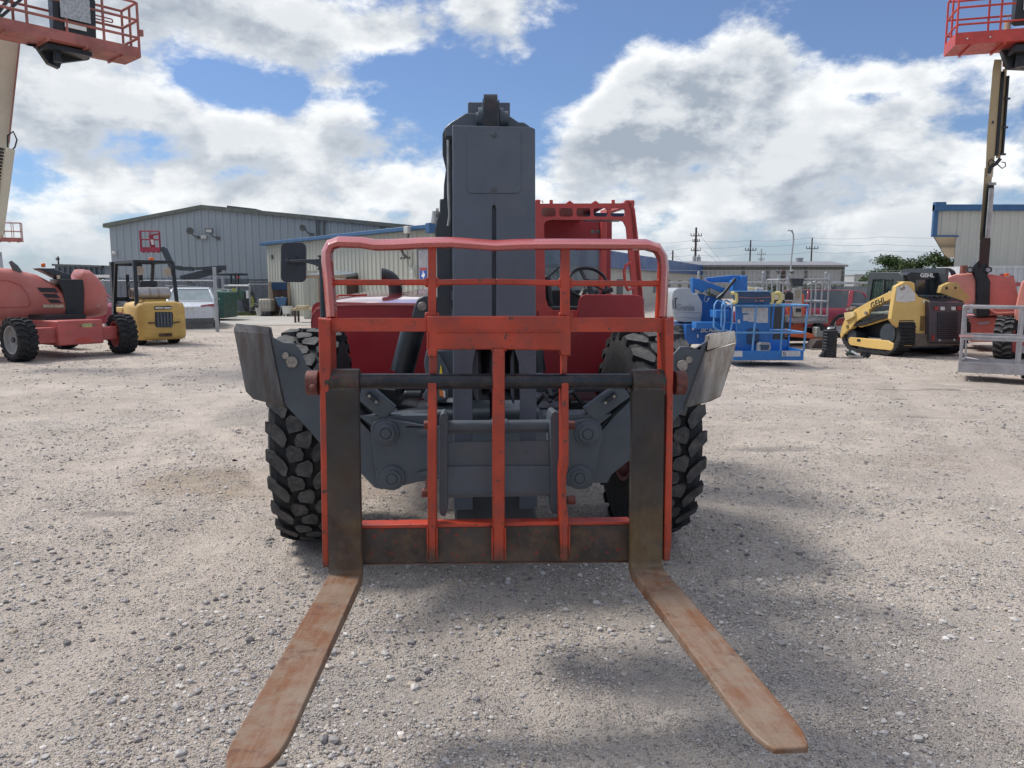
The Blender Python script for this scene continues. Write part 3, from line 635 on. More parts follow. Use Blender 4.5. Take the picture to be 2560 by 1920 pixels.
# forks: one solid each, hanging from the shaft
BETA = R(4.3); FD = Vector((0, -math.cos(BETA), math.sin(BETA))); FN = Vector((0, math.sin(BETA), math.cos(BETA)))
def fork(cx_px, chip):
    fx = cp(cx_px, 1200, .0).x; m = MB(FT); top = cp(cx_px, 978, .0); Lx = Vector((1, 0, 0)); th = .042; hw = .061
    heel = Vector((fx, HY, HZ + .002)); rings = []
    def ring(p, n_, t_, w_, dz=0, dl=0): rings.append([p + Lx * (-w_) , p + Lx * (w_ - dl), p + Lx * (w_ - dl) + n_ * t_, p - Lx * w_ + n_ * t_])
    topz = (top - HEEL).dot(UPC)
    for s_ in (topz, topz * .6, topz * .25, .045): ring(heel + UPC * s_ , NC, th, hw)
    for k in range(5):
        a = k / 4 * math.pi / 2; r_ = .018
        cen = heel + UPC * .022 - NC * r_
        nin = (NC * math.cos(a) - UPC * math.sin(a)); ring(cen + nin * r_, nin, th + .004, hw)
    L_ = 1.17
    for s_, w_, t_ in ((.10, hw, th), (.3, hw, th*.93), (.6, hw, th*.74), (.85, hw, th*.58), (1.0, .061, th*.5), (1.12, .060, th*.44), (1.17, .055, th*.40), (1.205, .046, th*.36), (1.222, .038, th*.34), (1.226, .034, th*.3)):
        ring(heel + FD * s_ * 1.058, -FN, t_, w_)
    o = m.loft(rings).build('fork', fork_top, carr, bevel=.004, smooth=28)
    k = MB(FT); c0 = cp(cx_px, 953, .045)
    k.cyl(c0 - Lx * .0625, c0 + Lx * .0625, .046, n=28); k.beam(c0 - UPC * .02 + NC * -.02, c0 - UPC * .052 + NC * -.024, .1225, .040, (0, 1, 0))
    k.build('fork_eye', rust_bar, o, bevel=.004)
    return fx
def fork_material():
    m = bpy.data.materials.new('rusted_fork'); m.use_nodes = True; nt = m.node_tree; N = nt.nodes; L = nt.links; b = N['Principled BSDF']
    tc = N.new('ShaderNodeTexCoord'); g = tc.outputs['Object']
    def noise(s, d, r, v=g):
        n = N.new('ShaderNodeTexNoise'); n.inputs['Scale'].default_value = s; n.inputs['Detail'].default_value = d; n.inputs['Roughness'].default_value = r; L.new(v, n.inputs['Vector']); return n.outputs[0]
    def ss(v, a, c_, lo=0, hi=1):
        n = N.new('ShaderNodeMapRange'); n.interpolation_type = 'SMOOTHSTEP'; L.new(v, n.inputs[0])
        for i, x in enumerate((a, c_, lo, hi)): n.inputs[i + 1].default_value = x
        return n.outputs[0]
    def mix(f, a, c_):
        n = N.new('ShaderNodeMix'); n.data_type = 'RGBA'; L.new(f, n.inputs[0])
        for i, v in ((6, a), (7, c_)):
            if isinstance(v, tuple): n.inputs[i].default_value = (*v, 1)
            else: L.new(v, n.inputs[i])
        return n.outputs[2]
    def mul(a, c_):
        n = N.new('ShaderNodeMath'); n.operation = 'MULTIPLY'; L.new(a, n.inputs[0]); L.new(c_, n.inputs[1]); return n.outputs[0]
    mp = N.new('ShaderNodeMapping'); mp.inputs['Scale'].default_value = (4, .55, 1); L.new(g, mp.inputs[0])
    sp = N.new('ShaderNodeSeparateXYZ'); L.new(g, sp.inputs[0])
    mp2 = N.new('ShaderNodeMapping'); mp2.inputs['Scale'].default_value = (60, 2.2, 1); L.new(g, mp2.inputs[0])
    blade = mix(ss(noise(6, 8, .7), .42, .58), (.165, .066, .026), (.190, .128, .086))        # orange rust and scuffed steel
    blade = mix(ss(noise(1.0, 5, .7, mp2.outputs[0]), .52, .70, 0, .35), blade, (.27, .22, .18))   # lengthwise scrapes
    blade = mix(ss(noise(2.6, 8, .7, mp.outputs[0]), .44, .62, 0, .6), blade, (.235, .180, .138))
    blade = mix(ss(noise(11, 6, .7), .54, .66, 0, .6), blade, (.085, .030, .018))
    shank = mix(ss(noise(4, 6, .65), .40, .65), (.030, .028, .029), (.052, .041, .031))
    shank = mix(ss(noise(9, 6, .7), .58, .72, 0, .8), shank, (.105, .060, .034))
    low = ss(sp.outputs[2], 1.02, .62); shank = mix(mul(low, ss(noise(3.4, 5, .6), .42, .58)), shank, (.130, .085, .030))
    c_ = mix(ss(sp.outputs[1], HY + .035, HY - .05), shank, blade)
    c_ = mix(ss(noise(150, 3, .6), .62, .72, 0, .6), c_, (.05, .03, .025))
    L.new(c_, b.inputs['Base Color']); b.inputs['Metallic'].default_value = .12
    L.new(ss(noise(16, 5, .6), .3, .7, .52, .85), b.inputs['Roughness'])
    bp = N.new('ShaderNodeBump'); bp.inputs['Distance'].default_value = .0012; bp.inputs['Strength'].default_value = .8; L.new(noise(90, 6, .7), bp.inputs['Height']); L.new(bp.outputs[0], b.inputs['Normal'])
    return m
fork_top = fork_material()
fxl = fork(858, True); fxr = fork(1619, False)

# quick coupler behind the carriage
q = MB(FT)
qp = lambda x, y, o=.16: cp(x, y, o)
for x0, x1, yt, yb in ((1098, 1119, 1032, 1290), (1376, 1401, 1028, 1284)):
    P = []
    for x, y in ((x0, yt + 16), (x0 + 4, yt + 4), ((x0 + x1) / 2, yt), (x1 - 3, yt + 5), (x1, yt + 18), (x1, yb - 20), (x1 - 5, yb), (x0 + 4, yb), (x0, yb - 18)): P.append(qp(x, y, .13))
    q.prism(P, NC * .15)
q.prism([qp(1117, 1106), qp(1378, 1102), qp(1378, 1170), qp(1117, 1172)], NC * .02 + UPC * .0)
q.prism([qp(1117, 1166, .150), qp(1378, 1164, .150), qp(1378, 1229, .135), qp(1117, 1232, .135)], NC * .02)
q.prism([qp(1117, 1232, .135), qp(1378, 1229, .135), qp(1378, 1233, .20), qp(1117, 1236, .20)], UPC * -.012)
coup = q.build('coupler', slate2, T, bevel=.005)
k = MB(FT); k.cyl(qp(1116, 1067, .20), qp(1378, 1065, .20), .026, n=20); k.cyl(qp(1228, 1066, .20), qp(1268, 1066, .20), .031, n=20); k.build('coupler_pin', slate2, coup, smooth=40)
for x, y in ((1073, 1063), (1429, 1063), (1068, 1232), (1430, 1250)):
    s = MB(FT); s.cyl(qp(x - 13, y, .12), qp(x + 8, y, .12), .018, n=10); s.build('lock_pin', boss_rust, coup, bevel=.002)
ch = MB(FT); pts = [qp(1092, 1160, .10), qp(1078, 1180, .09), qp(1070, 1205, .09), qp(1066, 1228, .09)]
for i in range(12):
    t = i / 11; a_ = pts[0].lerp(pts[3], t) + Vector((-.012 * math.sin(t * 3.1), 0, 0)); d_ = (pts[3] - pts[0]).normalized() * .012; s_ = Vector((.004, 0, 0)) if i % 2 else Vector((0, .004, 0))
    ch.tube([a_ - d_ - s_, a_ - d_ + s_, a_ + d_ + s_, a_ + d_ - s_], .0016, 5, closed=True)
ch.build('pin_chain', boss_rust, coup, smooth=40)

# boom nose: tall box leaning back, open at its foot
NA = R(9.4); N0 = Vector((0, -1.80, .50)); NN = Vector((0, math.cos(NA), -math.sin(NA))); NU = Vector((0, math.sin(NA), math.cos(NA)))
def np_(x, y, o=0): return FT.hit(x, y, N0 + NN * o, NN)
n = MB(FT)
outer = [(1131, 313), (1327, 317), (1338, 322), (1339, 720), (1343, 1270), (1134, 1275)]
notch = [(1299, 1272), (1300, 1000), (1297, 905), (1286, 872), (1258, 858), (1215, 858), (1190, 872), (1182, 905), (1181, 1000), (1182, 1273)]
pts = outer[:5] + notch + [outer[5]]
n.plate([[np_(*p) for p in pts], [np_(*p) for p in ((1230, 519), (1232, 514), (1235, 512), (1238, 514), (1240, 519), (1240, 792), (1237, 798), (1233, 798), (1230, 792))]], NN * .022)
nose = n.build('boom_nose', slate, T, bevel=.003)
n = MB(FT)
for x0 in (1131, 1327):
    P = [np_(x0 + 1, 318), np_(x0 + (1 if x0 < 1200 else 11), 318)]
n.prism([np_(1131.5, 316, .022), np_(1133, 1272, .022), np_(1133, 1272, .022) + NN * .30, np_(1131.5, 316, .022) + NN * .34], (.012, 0, 0))
n.prism([np_(1337.5, 322, .022), np_(1341, 1268, .022), np_(1341, 1268, .022) + NN * .30, np_(1337.5, 322, .022) + NN * .34], (-.012, 0, 0))
n.prism([np_(1134, 600, .18), np_(1336, 600, .18), np_(1336, 1000, .18), np_(1134, 1000, .18)], NN * .01)
n.build('side_plate', slate, nose, bevel=.002)
cv = MB(FT); cx0, cy0, cx1, cy1, rr = 1168, 330, 1302, 483, 12
loop = [(cx0, cy0), (cx1, cy0)] + [(cx1 - rr + rr * math.cos(t), cy1 - rr + rr * math.sin(t)) for t in (0, .4, .8, 1.2, 1.57)] + [(cx0 + rr - rr * math.sin(t), cy1 - rr + rr * math.cos(t)) for t in (0, .4, .8, 1.2, 1.57)]
cv.prism([np_(x, y, -.004) for x, y in loop], NN * .0055)
cvo = cv.build('cover_plate', slate, nose, bevel=.002)
for x, y in ((1235, 337), (1235, 473.5)):
    s = MB(FT); s.cyl(np_(x, y, -.004), np_(x, y, -.007), .0135, n=16); s.cyl(np_(x, y, -.007), np_(x, y, -.015), .0085, n=6); s.build('bolt', slate, cvo, bevel=.001)
MB(FT).prism([np_(1229, 508, .022), np_(1242, 508, .022), np_(1242, 800, .022), np_(1229, 800, .022)], NN * .01).build('slot_back', slate_dk, nose)
# inner flanges and tilt cylinder seen in the foot of the nose
n = MB(FT)
for x0, x1, s_ in ((1182, 1195, 1), (1276, 1286, -1)):
    P = [(x0, 900), (x0 + 4, 880), (x1, 874), (x1 + (2 if s_ > 0 else 0), 1010), (x0 + 3, 992), (x0, 975)]
    n.prism([np_(x, y, .07) for x, y in P], NN * .10)
n.build('inner_flange', slate2, nose, bevel=.002)
k = MB(FT); k.cyl(np_(1236, 850, .16), np_(1240, 985, .13), .062, n=24); k.cyl(np_(1240, 985, .13), np_(1241, 1060, .11), .030, n=16); k.build('tilt_cylinder', black, T, smooth=40)
n = MB(FT); n.prism([np_(1134, 1228, .06), np_(1340, 1226, .06), np_(1342, 1302, .06), np_(1136, 1304, .06)], NN * .14); n.build('nose_foot', slate_dk, nose, bevel=.01)
# boom behind the nose, running down and back to its pivot
BX = 0.018; bd = Vector((0, 1, -.135)).normalized(); bu = Vector((0, .135, 1)).normalized()
bt0 = Vector((BX, -1.35, 2.20))
def boom_box(mb, s0, s1, hw, top, h, dx=0):
    vs = []
    for s_ in (s0, s1):
        for sx, z in ((-1, top - h), (1, top - h), (1, top), (-1, top)): vs.append(bt0 + bd * s_ + bu * z + Vector((sx * hw + dx, 0, 0)))
    mb.add(vs, [(3,2,1,0),(4,5,6,7),(0,1,5,4),(1,2,6,5),(2,3,7,6),(3,0,4,7)])
m = MB(FT); boom_box(m, .0, 3.0, .165, .0, .36); m.build('inner_boom_section', slate, T, bevel=.006)
m = MB(FT); boom_box(m, .55, 4.2, .205, .035, .46, -.01); boom_box(m, 1.3, 7.0, .245, .07, .56, -.02)
bm_ = m.build('boom', slate, T, bevel=.008)
# silhouette plates at the boom head
def bplate(px, ly, th, name='head_plate', mt=slate_dk, bev=.004):
    return MB(FT).prism([FT.y(x, y, ly) for x, y in px], (0, th, 0)).build(name, mt, bm_, bevel=bev)
bplate([(1131, 360), (1131, 500), (1128, 620), (1126, 800), (1094, 800), (1092, 640), (1088, 570), (1092, 548), (1099, 535), (1099, 498), (1109, 497), (1109.5, 463), (1114.7, 423), (1106, 385), (1106, 335), (1112, 318), (1131, 303)], -1.20, .10)
bplate([(1112, 320), (1127, 306), (1150, 292), (1162, 284), (1170, 282), (1276, 291), (1296, 305), (1310, 306), (1325, 316), (1325, 340), (1112, 340)], -1.32, .12, mt=slate)
bplate([(1169.5, 255), (1275, 256), (1275, 330), (1169.5, 330)], -1.22, .03, mt=slate)
s = MB(FT)
for x0, x1, yt in ((1196, 1206, 269), (1190, 1196, 281), (1249, 1258, 270), (1258, 1270, 278)):
    a_ = FT.y(x0, 300, -1.36); b2 = FT.y(x1, 300, -1.36); r_ = (FT.y(x0, yt, -1.36).z - a_.z); s.cyl(a_, b2, max(.02, r_), n=24)
s.build('sheave', slate2, bm_, smooth=40)
s = MB(FT)
for x0, x1, yt in ((1206.5, 1209, 246), (1245, 1248.5, 248)): s.prism([FT.y(x0, y, -1.42) for y in (315,)] + [FT.y(x1, 315, -1.42), FT.y(x1, yt, -1.42), FT.y(x0, yt + 3, -1.42)], (0, .12, 0))
s.build('chain_guide', slate2, bm_)
s = MB(FT)
for k_ in range(24):
    t = k_ / 23; a_ = -.35 + t * 2.1
    for j in range(7):
        x = 1210.5 + j * 5 + (2.5 if k_ % 2 else 0)
        if x > 1241: continue
        p0 = FT.y(x, 300, -1.36); cz = p0.z; r_ = .115
        q0 = Vector((p0.x, -1.40 - r_ * math.cos(a_) * .5, cz - .02 + r_ * math.sin(a_) * 1.0)); q1 = Vector((p0.x, -1.40 - r_ * math.cos(a_ + .12) * .5, cz - .02 + r_ * math.sin(a_ + .12) * 1.0))
        s.beam(q0 - (q1 - q0) * .3, q1 + (q1 - q0) * .3, .0065, .016)
s.build('chain', blackshaft, bm_, smooth=0)
k = MB(FT); k.cyl(FT.y(1096, 530, -1.1), FT.y(1092, 560, -1.1), .03, n=12); k.tube([FT.y(1120, 350, -1.36), FT.y(1121, 480, -1.36), FT.y(1124, 540, -1.36), FT.y(1120, 565, -1.36)], .006, 6); k.cyl(FT.y(1090, 532, -1.12), FT.y(1097, 532, -1.12), .024, n=12)
k.build('hose_clamp', steel, bm_)

# chassis, axle, panels
m = MB(FT); m.box(-.34, .34, -.62, 5.6, .55, .95); m.box(-.30, .30, -.95, -.55, .62, .98); m.box(-.95, .95, -.10, .10, .55, .80)
ch_ = m.build('chassis', slate_dk, T, bevel=.02)
m = MB(FT); m.lathe((0, 0, .68), (1, 0, 0), [(-.80, .12), (-.5, .13), (-.25, .16), (-.15, .26), (.15, .26), (.25, .16), (.5, .13), (.80, .12)], n=20); m.lathe((0, 3.4, .68), (1, 0, 0), [(-.80, .12), (-.25, .16), (-.15, .26), (.15, .26), (.25, .16), (.80, .12)], n=20)
m.build('axle', black, T, smooth=40)
for lx, ly in ((-1.083, 0), (1.083, 0), (-1.083, 3.4), (1.083, 3.4)):
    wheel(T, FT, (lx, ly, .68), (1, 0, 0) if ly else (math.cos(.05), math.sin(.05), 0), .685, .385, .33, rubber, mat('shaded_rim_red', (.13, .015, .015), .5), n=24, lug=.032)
# bracket and outriggers
OY = -.98
br = [(926, 1069), (930, 1060), (938, 1053), (956, 1047), (975, 1047), (999, 1052), (1059, 1063), (1100, 1066), (1400, 1060), (1423, 1055), (1465, 1047), (1480, 1048), (1494, 1054), (1503, 1064), (1506, 1080), (1504, 1096), (1487, 1191), (1480, 1212), (1466, 1222), (1452, 1223), (1416, 1214), (1350, 1195), (1120, 1196), (1073, 1200), (1043, 1205), (992, 1218), (972, 1225), (957, 1222), (947, 1210), (940, 1190)]
m = MB(FT); m.pp(br, OY, .028); brk = m.build('outrigger_bracket', slate2, T, bevel=.005)
m = MB(FT); m.pp(br, OY + .20, .028); m.box(-.55, .55, OY + .03, OY + .2, .70, .72); m.pp([(896, 1040), (1530, 1036), (1500, 1060), (930, 1064)], OY + .03, .17); m.build('rear_bracket_plate', slate2, brk)
for x, y in ((966.6, 1081), (981.8, 1194), (1466.7, 1083), (1447, 1192.5)):
    s = MB(FT); c0 = FT.y(x, y, OY); s.lathe(c0, (0, -1, 0), [(0, .066), (.012, .066), (.014, .058), (.016, .045), (.034, .045), (.034, .030), (.031, .029), (.031, .026), (.038, .024), (.038, .001)], n=28)
    s.build('pivot_pin', slate2, brk, bevel=.002)
s = MB(FT)
for p in (((1041, 1080), (1075, 1080)), ((1046, 1186), (1075, 1180))): s.beam(FT.y(*p[0], OY - .01), FT.y(*p[1], OY - .01), .02, .024)
s.build('lug', slate2, brk)
def outrigger(arm, pad, padtop, pins, cyl, lip):
    m = MB(FT); m.pp(arm, OY + .045, .02); m.pp(arm, OY + .155, .02)
    a = m.build('outrigger', slate2, T, bevel=.004)
    m = MB(FT); P = [FT.y(x, y, OY + d) for x, y, d in pad]; m.prism(P, (0.0, .022, -.002)); 
    m.prism([FT.y(x, y, OY + d) for x, y, d in padtop], (0, .02, -.004)); m.prism([FT.y(x, y, OY + d) for x, y, d in lip], (0, .02, -.004))
    m.build('foot_pad', pad_steel, a, bevel=.006)
    for x, y, r_ in pins:
        s = MB(FT); c0 = FT.y(x, y, OY + .045); s.cyl(c0, c0 + Vector((0, -.02, 0)), r_, n=20); s.build('pad_pin', pin_steel, a, bevel=.003)
    m = MB(FT); m.cyl(FT.y(*cyl[0], OY + .12), FT.y(*cyl[1], OY + .12), .050, n=20); m.build('outrigger_cylinder', black, a, smooth=40)
outrigger([(672, 822), (678, 842), (709, 857), (735, 858), (752, 880), (766, 915), (800, 945), (896, 1049), (925, 1079), (948, 1100), (972, 1200), (956, 1224), (936, 1219), (896, 1177), (800, 1108), (745, 1045), (712, 1012), (700, 960), (684, 880)],
          [(584, 826, -.10), (672, 834, .03), (710, 1017, .03), (633, 998, -.10), (614, 979, -.12)], [(587, 808, -.06), (674, 817, .06), (671, 836, .03), (583, 828, -.10)],
          [(731, 905, .030), (715, 889, .018)], ((800, 925), (930, 1060)), [(676, 816, .07), (680, 834, .06), (714, 1020, .06), (706, 1018, .03), (668, 836, .03)])
outrigger([(1768, 852), (1739, 871), (1722, 866), (1700, 867), (1680, 890), (1660, 925), (1620, 960), (1540, 1035), (1508, 1072), (1490, 1092), (1470, 1200), (1490, 1208), (1519, 1207), (1530, 1186), (1640, 1098), (1700, 1035), (1712, 1018), (1740, 960), (1766, 875)],
          [(1766, 876, .03), (1842, 855, -.10), (1834, 893, -.11), (1802, 992, -.10), (1776, 1004, -.08), (1711, 1021, .03)], [(1770, 834, .06), (1838, 826, -.06), (1843, 856, -.10), (1766, 876, .03)],
          [(1704.5, 913, .030), (1721, 899, .018)], ((1590, 985), (1500, 1072)), [(1766, 836, .07), (1772, 838, .04), (1769, 876, .03), (1714, 1022, .03), (1706, 1020, .05), (1760, 876, .05)])
for p0, p1, f_ in (((903, 972), (976, 1034), 1), ((1560, 972), (1470, 1038), -1)):
    m = MB(FT); m.beam(FT.y(*p0, -.92), FT.y(*p1, -.92), .10, .062, (0, 1, 0)); g_ = m.build('grey_cover_bar', slate2, T, bevel=.006)
    q0 = FT.y(*p0, -.98); q1 = FT.y(*p1, -.98); s = MB(FT)
    for t in (.28, .52): p_ = q0.lerp(q1, t); s.cyl(p_, p_ + Vector((0, -.012, 0)), .008, n=6)
    s.build('bolt', steel, g_)
    s = MB(FT); p_ = q0.lerp(q1, .36); d_ = (q1 - q0).normalized() * .035; s.beam(p_ - d_ + Vector((0, .01, 0)), p_ + d_ + Vector((0, .01, 0)), .02, .04, (0, 1, 0)); s.build('black_plate', black, g_)
# lift cylinders, boom lug, misc pipework on the front of the chassis
m = MB(FT); m.cyl(FT.y(1035, 815, -.55), FT.y(1005, 930, -.55), .068, n=24); m.cyl(FT.y(1005, 930, -.55), FT.y(1000, 975, -.55), .035, n=16); m.cyl(FT.y(1330, 815, -.3), FT.y(1345, 930, -.3), .05, n=20); m.build('lift_cylinder', black, T, smooth=40)
m = MB(FT); m.pp([(1028, 795), (1036, 765), (1044, 747), (1056, 740), (1078, 740), (1090, 750), (1090, 800)], -.70, .16); lug = m.build('boom_lug', slate_dk, T, bevel=.01)
m = MB(FT); m.pp([(1080, 800), (1080, 742), (1100, 742), (1116, 750), (1128, 765), (1134, 790), (1134, 900), (1080, 900)], -.66, .03); m.build('lug_gusset', slate2, lug, bevel=.004)
s = MB(FT); c0 = FT.y(1056, 766, -.70); s.cyl(c0, c0 + Vector((0, -.025, 0)), .026, n=10); s.build('lug_pin', pin_steel, lug, bevel=.004)
m = MB(FT); m.pp([(1066, 876), (1134, 876), (1134, 1010), (1100, 1008), (1066, 1005)], -.80, .5); m.pp([(1060, 905), (1066, 876), (1080, 868), (1100, 890), (1122, 930), (1120, 1000), (1070, 985)], -.86, .03)
m.pp([(1060, 985), (1072, 960), (1122, 960), (1120, 990), (1108, 1000), (1060, 1004)], -.87, .03); fb = m.build('valve_box', slate2, T, bevel=.006)
m = MB(FT); m.pp([(1098, 944), (1107, 944), (1103, 914), (1101, 914)], -.872, .004); m.build('warning_label', yellow, fb, smooth=0)
m = MB(FT); m.pp([(1098, 975), (1107, 977), (1110, 993), (1099, 989)], -.884, .004); m.build('warning_label', mat('label_orange', (.75, .22, .04), .5), fb, smooth=0)
m = MB(FT); m.pp([(1107, 976), (1113, 978), (1113, 995), (1110, 993)], -.884, .004); m.pp([(1117, 995), (1133, 995), (1133, 1006), (1117, 1005)], -.84, .004); m.build('serial_label', white, fb, smooth=0)
m = MB(FT); rr = random.Random(4)
for i in range(16):
    x0 = rr.uniform(900, 1090) if i % 2 else rr.uniform(1345, 1480); y0 = rr.uniform(985, 1045); x1 = x0 + rr.uniform(-60, 60); y1 = y0 + rr.uniform(-10, 30); l_ = rr.uniform(-.85, -.45)
    a_ = FT.y(x0, y0, l_); b2 = FT.y(x1, y1, l_ + .1); m.tube([a_, a_.lerp(b2, .4) + Vector((0, 0, .05)), b2], .013, 8)
m.build('hydraulic_hoses', black, T, smooth=40)
m = MB(FT); m.pp([(905, 1040), (1130, 1022), (1130, 1050), (905, 1056)], -.75, .9); m.pp([(925, 968), (990, 975), (1000, 1010), (1062, 1022), (1062, 1030), (920, 1040)], -.6, .3); m.box(-.75, .75, -.35, .25, .86, .93)
m.cyl(FT.y(1010, 986, -.8), FT.y(1056, 986, -.8), .022, n=12); m.cyl(FT.y(940, 978, -.75), FT.y(952, 978, -.75), .06, n=14); m.build('axle_bracket', black, T, bevel=.01)
m = MB(FT); m.cyl(FT.y(1362, 1010, -.6), FT.y(1362, 1022, -.6), .13, n=24); m.box(-.5, .75, -.30, -.20, .98, 1.02); m.build('cover_disc', slate_dk, T, bevel=.004)
# engine hood, left
HYd = .92
hf = [(779, 800), (779, 772), (783, 762), (792, 756), (806, 754.5), (930, 757), (1060, 759.5), (1118, 762), (1118, 935), (1066, 960), (985, 955), (875, 940), (872, 900), (779, 900)]
m = MB(FT); m.pp([p for p in hf[:8]] + [(1118, 1000), (860, 1000), (860, 830), (779, 830)], HYd, .03)
hood = m.build('engine_hood', maroon, T, bevel=.0)
def hz_(ly, x): return 1.495 + .050 * (ly - HYd) ** .75 * (1 if ly > HYd else 0)
lx0 = FT.y(779, 800, HYd).x; lx1 = FT.y(1118, 762, HYd).x; rings = []
for ly in (HYd - .012, HYd + .3, HYd + .8, HYd + 1.5, HYd + 2.3, HYd + 3.1):
    zt = 1.50 + .055 * math.sin(min(1, (ly - HYd) / 3.2) * 1.57) + (.02 if ly > HYd else 0); row = []
    for t, dz in ((0, -.45), (0, -.13), (.012, -.075), (.045, -.03), (.10, -.008), (.25, .0), (.5, .004), (.8, 0), (1, -.01)): row.append(Vector((lx0 - .004 + (lx1 - lx0) * t, ly, zt + dz)))
    row += [Vector((p.x + (.02 if i == 0 else 0), p.y, p.z - .018)) for i, p in list(enumerate(row))[::-1]]
    rings.append(row)
MB(FT).loft(rings).build('hood_top', body_red, hood, smooth=60)
s = MB(FT); a_ = FT.z(842, 742, 1.535); b2 = FT.z(908, 741, 1.535); s.tube([a_ , a_ + Vector((.02, -.02, .012)), b2 + Vector((-.02, -.02, .012)), b2], .008, 8); s.box(b2.x - .02, b2.x + .03, b2.y - .01, b2.y + .03, b2.z - .02, b2.z + .02); s.build('grab_rod', red, hood)
ex = MB(FT); e0 = FT.z(989, 733, 1.555); 
sgn = -1; pth = [e0 + Vector(v_) for v_ in ((0, 0, 0), (0, 0, .05), (-.008, 0, .09), (-.028, 0, .125), (-.06, 0, .152), (-.10, 0, .168), (-.17, 0, .175))]
ex.tube(pth, .066, 24, cap=False)
for v_ in ex.v:
    if v_.x < e0.x - .125: v_.x = e0.x - .125
k0 = len(ex.v); ex.tube([p_ + Vector((.004, 0, 0)) for p_ in pth], .058, 20, cap=True)
for v_ in ex.v[k0:]:
    if v_.x < e0.x - .119: v_.x = e0.x - .119; ex.lathe(e0 - Vector((0, 0, .004)), (0, 0, 1), [(0, .07), (0, .145), (.006, .145), (.006, .07)], n=28)
ex.build('exhaust_stack', black, hood, smooth=50)
# mirror
MY = .75; m = MB(FT)
def rrect(x0, y0, x1, y1, r, n_=5):
    P = []
    for cx_, cy_, a0 in ((x1 - r, y0 + r, -1.57), (x1 - r, y1 - r, 0), (x0 + r, y1 - r, 1.57), (x0 + r, y0 + r, 3.14)):
        for k_ in range(n_): a = a0 + k_ / (n_ - 1) * 1.57; P.append((cx_ + r * math.cos(a), cy_ + r * math.sin(a)))
    return P
m.pp(rrect(702, 606, 764, 705.5, 13), MY, .035); mir = m.build('mirror', mirror_blk, T, bevel=.012, seg=3)
m = MB(FT); m.pp(rrect(713, 638, 740, 669, 3), MY - .006, .01); m.build('mirror_back_plate', mirror_blk, mir, bevel=.002)
m = MB(FT); m.loft([[FT.y(x, y0, MY - .05), FT.y(x, y0, MY - .02), FT.y(x, y1, MY - .02), FT.y(x, y1, MY - .05)] for x, y0, y1 in ((718, 650.5, 657), (760, 648, 656), (785, 648, 662), (804, 646, 672))])
m.cyl(FT.y(718.5, 653, MY - .065), FT.y(718.5, 653, MY), .014, n=12); m.cyl(FT.y(805, 640, MY), FT.y(808, 800, MY), .022, n=14); m.cyl(FT.y(805, 638, MY), FT.y(805, 643, MY), .036, n=6); m.cyl(FT.y(806, 669, MY), FT.y(806, 676, MY), .034, n=14)
m.build('mirror_arm', slate_dk, mir, bevel=.003)
# cab
CY = 1.15; CB = CY + 1.35
wins = [rrect(x0, 520, x1, 541.5, 6.5) for x0, x1 in ((1354, 1390), (1398, 1433), (1441, 1477), (1484, 1519), (1527, 1563))]
outer = [(1338, 800), (1338, 512), (1346, 509), (1560, 508), (1564, 503), (1572, 503), (1579, 510), (1586, 530), (1596, 640), (1612, 792), (1612, 800)]
opening = [(1360, 562), (1365, 553), (1378, 549), (1545, 549), (1559, 554), (1566, 568), (1577, 690), (1588, 772), (1586, 778), (1388, 777), (1372, 768), (1364, 745)]
m = MB(FT); m.plate([[FT.y(*p, CY) for p in outer], [FT.y(*p, CY) for p in opening]] + [[FT.y(*p, CY) for p in w_] for w_ in wins], (0, .035, 0))
cab = m.build('cab', cab_red, T, bevel=.008)
m = MB(FT); sh = Vector((0, CB - CY, 0))
ro = [FT.y(1568, 507, CY), FT.y(1563, 500.5, CY), FT.y(1572, 499.5, CY), FT.y(1581, 505, CY), FT.y(1588, 523, CY), FT.y(1596, 592, CY), FT.y(1608, 740, CY), FT.y(1613, 800, CY), FT.y(1600, 800, CY), FT.y(1582, 592, CY), FT.y(1574, 528, CY)]
m.prism(ro, (0, .07, 0)); x_r = FT.y(1588, 540, CY).x; zt = FT.y(1570, 505, CY).z
m.box(x_r - .05, x_r + .01, CB - .08, CB, .9, zt); m.beam((x_r - .02, CY + .05, zt - .005), (x_r - .02, CB, zt + .035), .05, .05); 
xl = FT.y(1338, 540, CY).x; m.box(xl, xl + .04, CB - .08, CB, .9, zt); m.beam((xl + .02, CY, zt - .01), (xl + .02, CB, zt + .02), .04, .05)
m.build('cab_pillars', cab_red, cab, bevel=.008)
m = MB(FT)
pr = [FT.y(x, y, CB - .03) for x, y in ((1352, 545), (1530, 545), (1530, 600), (1352, 600))]; m.prism(pr, (0, .03, 0))
pr = [FT.y(x, y, CB - .04) for x, y in ((1508, 540), (1527, 540), (1527, 790), (1508, 790))]; m.prism(pr, (0, .05, 0))
m.prism([FT.y(x, y, CB - .035) for x, y in ((1345, 735), (1530, 735), (1530, 800), (1345, 800))], (0, .03, 0)); m.box(xl + .02, x_r - .25, CY + .04, CB, zt - .05, zt - .03)
m.build('rear_panel', maroon, cab, bevel=.004)
m = MB(FT); m.prism([FT.y(x, y, CB - .02) for x, y in ((1352, 596), (1508, 596), (1508, 738), (1352, 738))], (0, .008, 0)); m.build('rear_window', glass, cab, smooth=0)
m = MB(FT)
for x0 in (1478, 1491, 1500): m.prism([FT.y(x, y, CB - .034) for x, y in ((x0, 575), (x0 + 8.5, 575), (x0 + 8.5, 583), (x0, 583))], (0, .003, 0))
m.build('cab_label', mat('label_dark_green', (.10, .16, .15), .5, var=.6, vscale=60), cab, smooth=0)
m = MB(FT)
for x in (1378, 1533): m.cyl(FT.y(x, 509, CY + .02), FT.y(x, 500, CY + .02), .014, n=10)
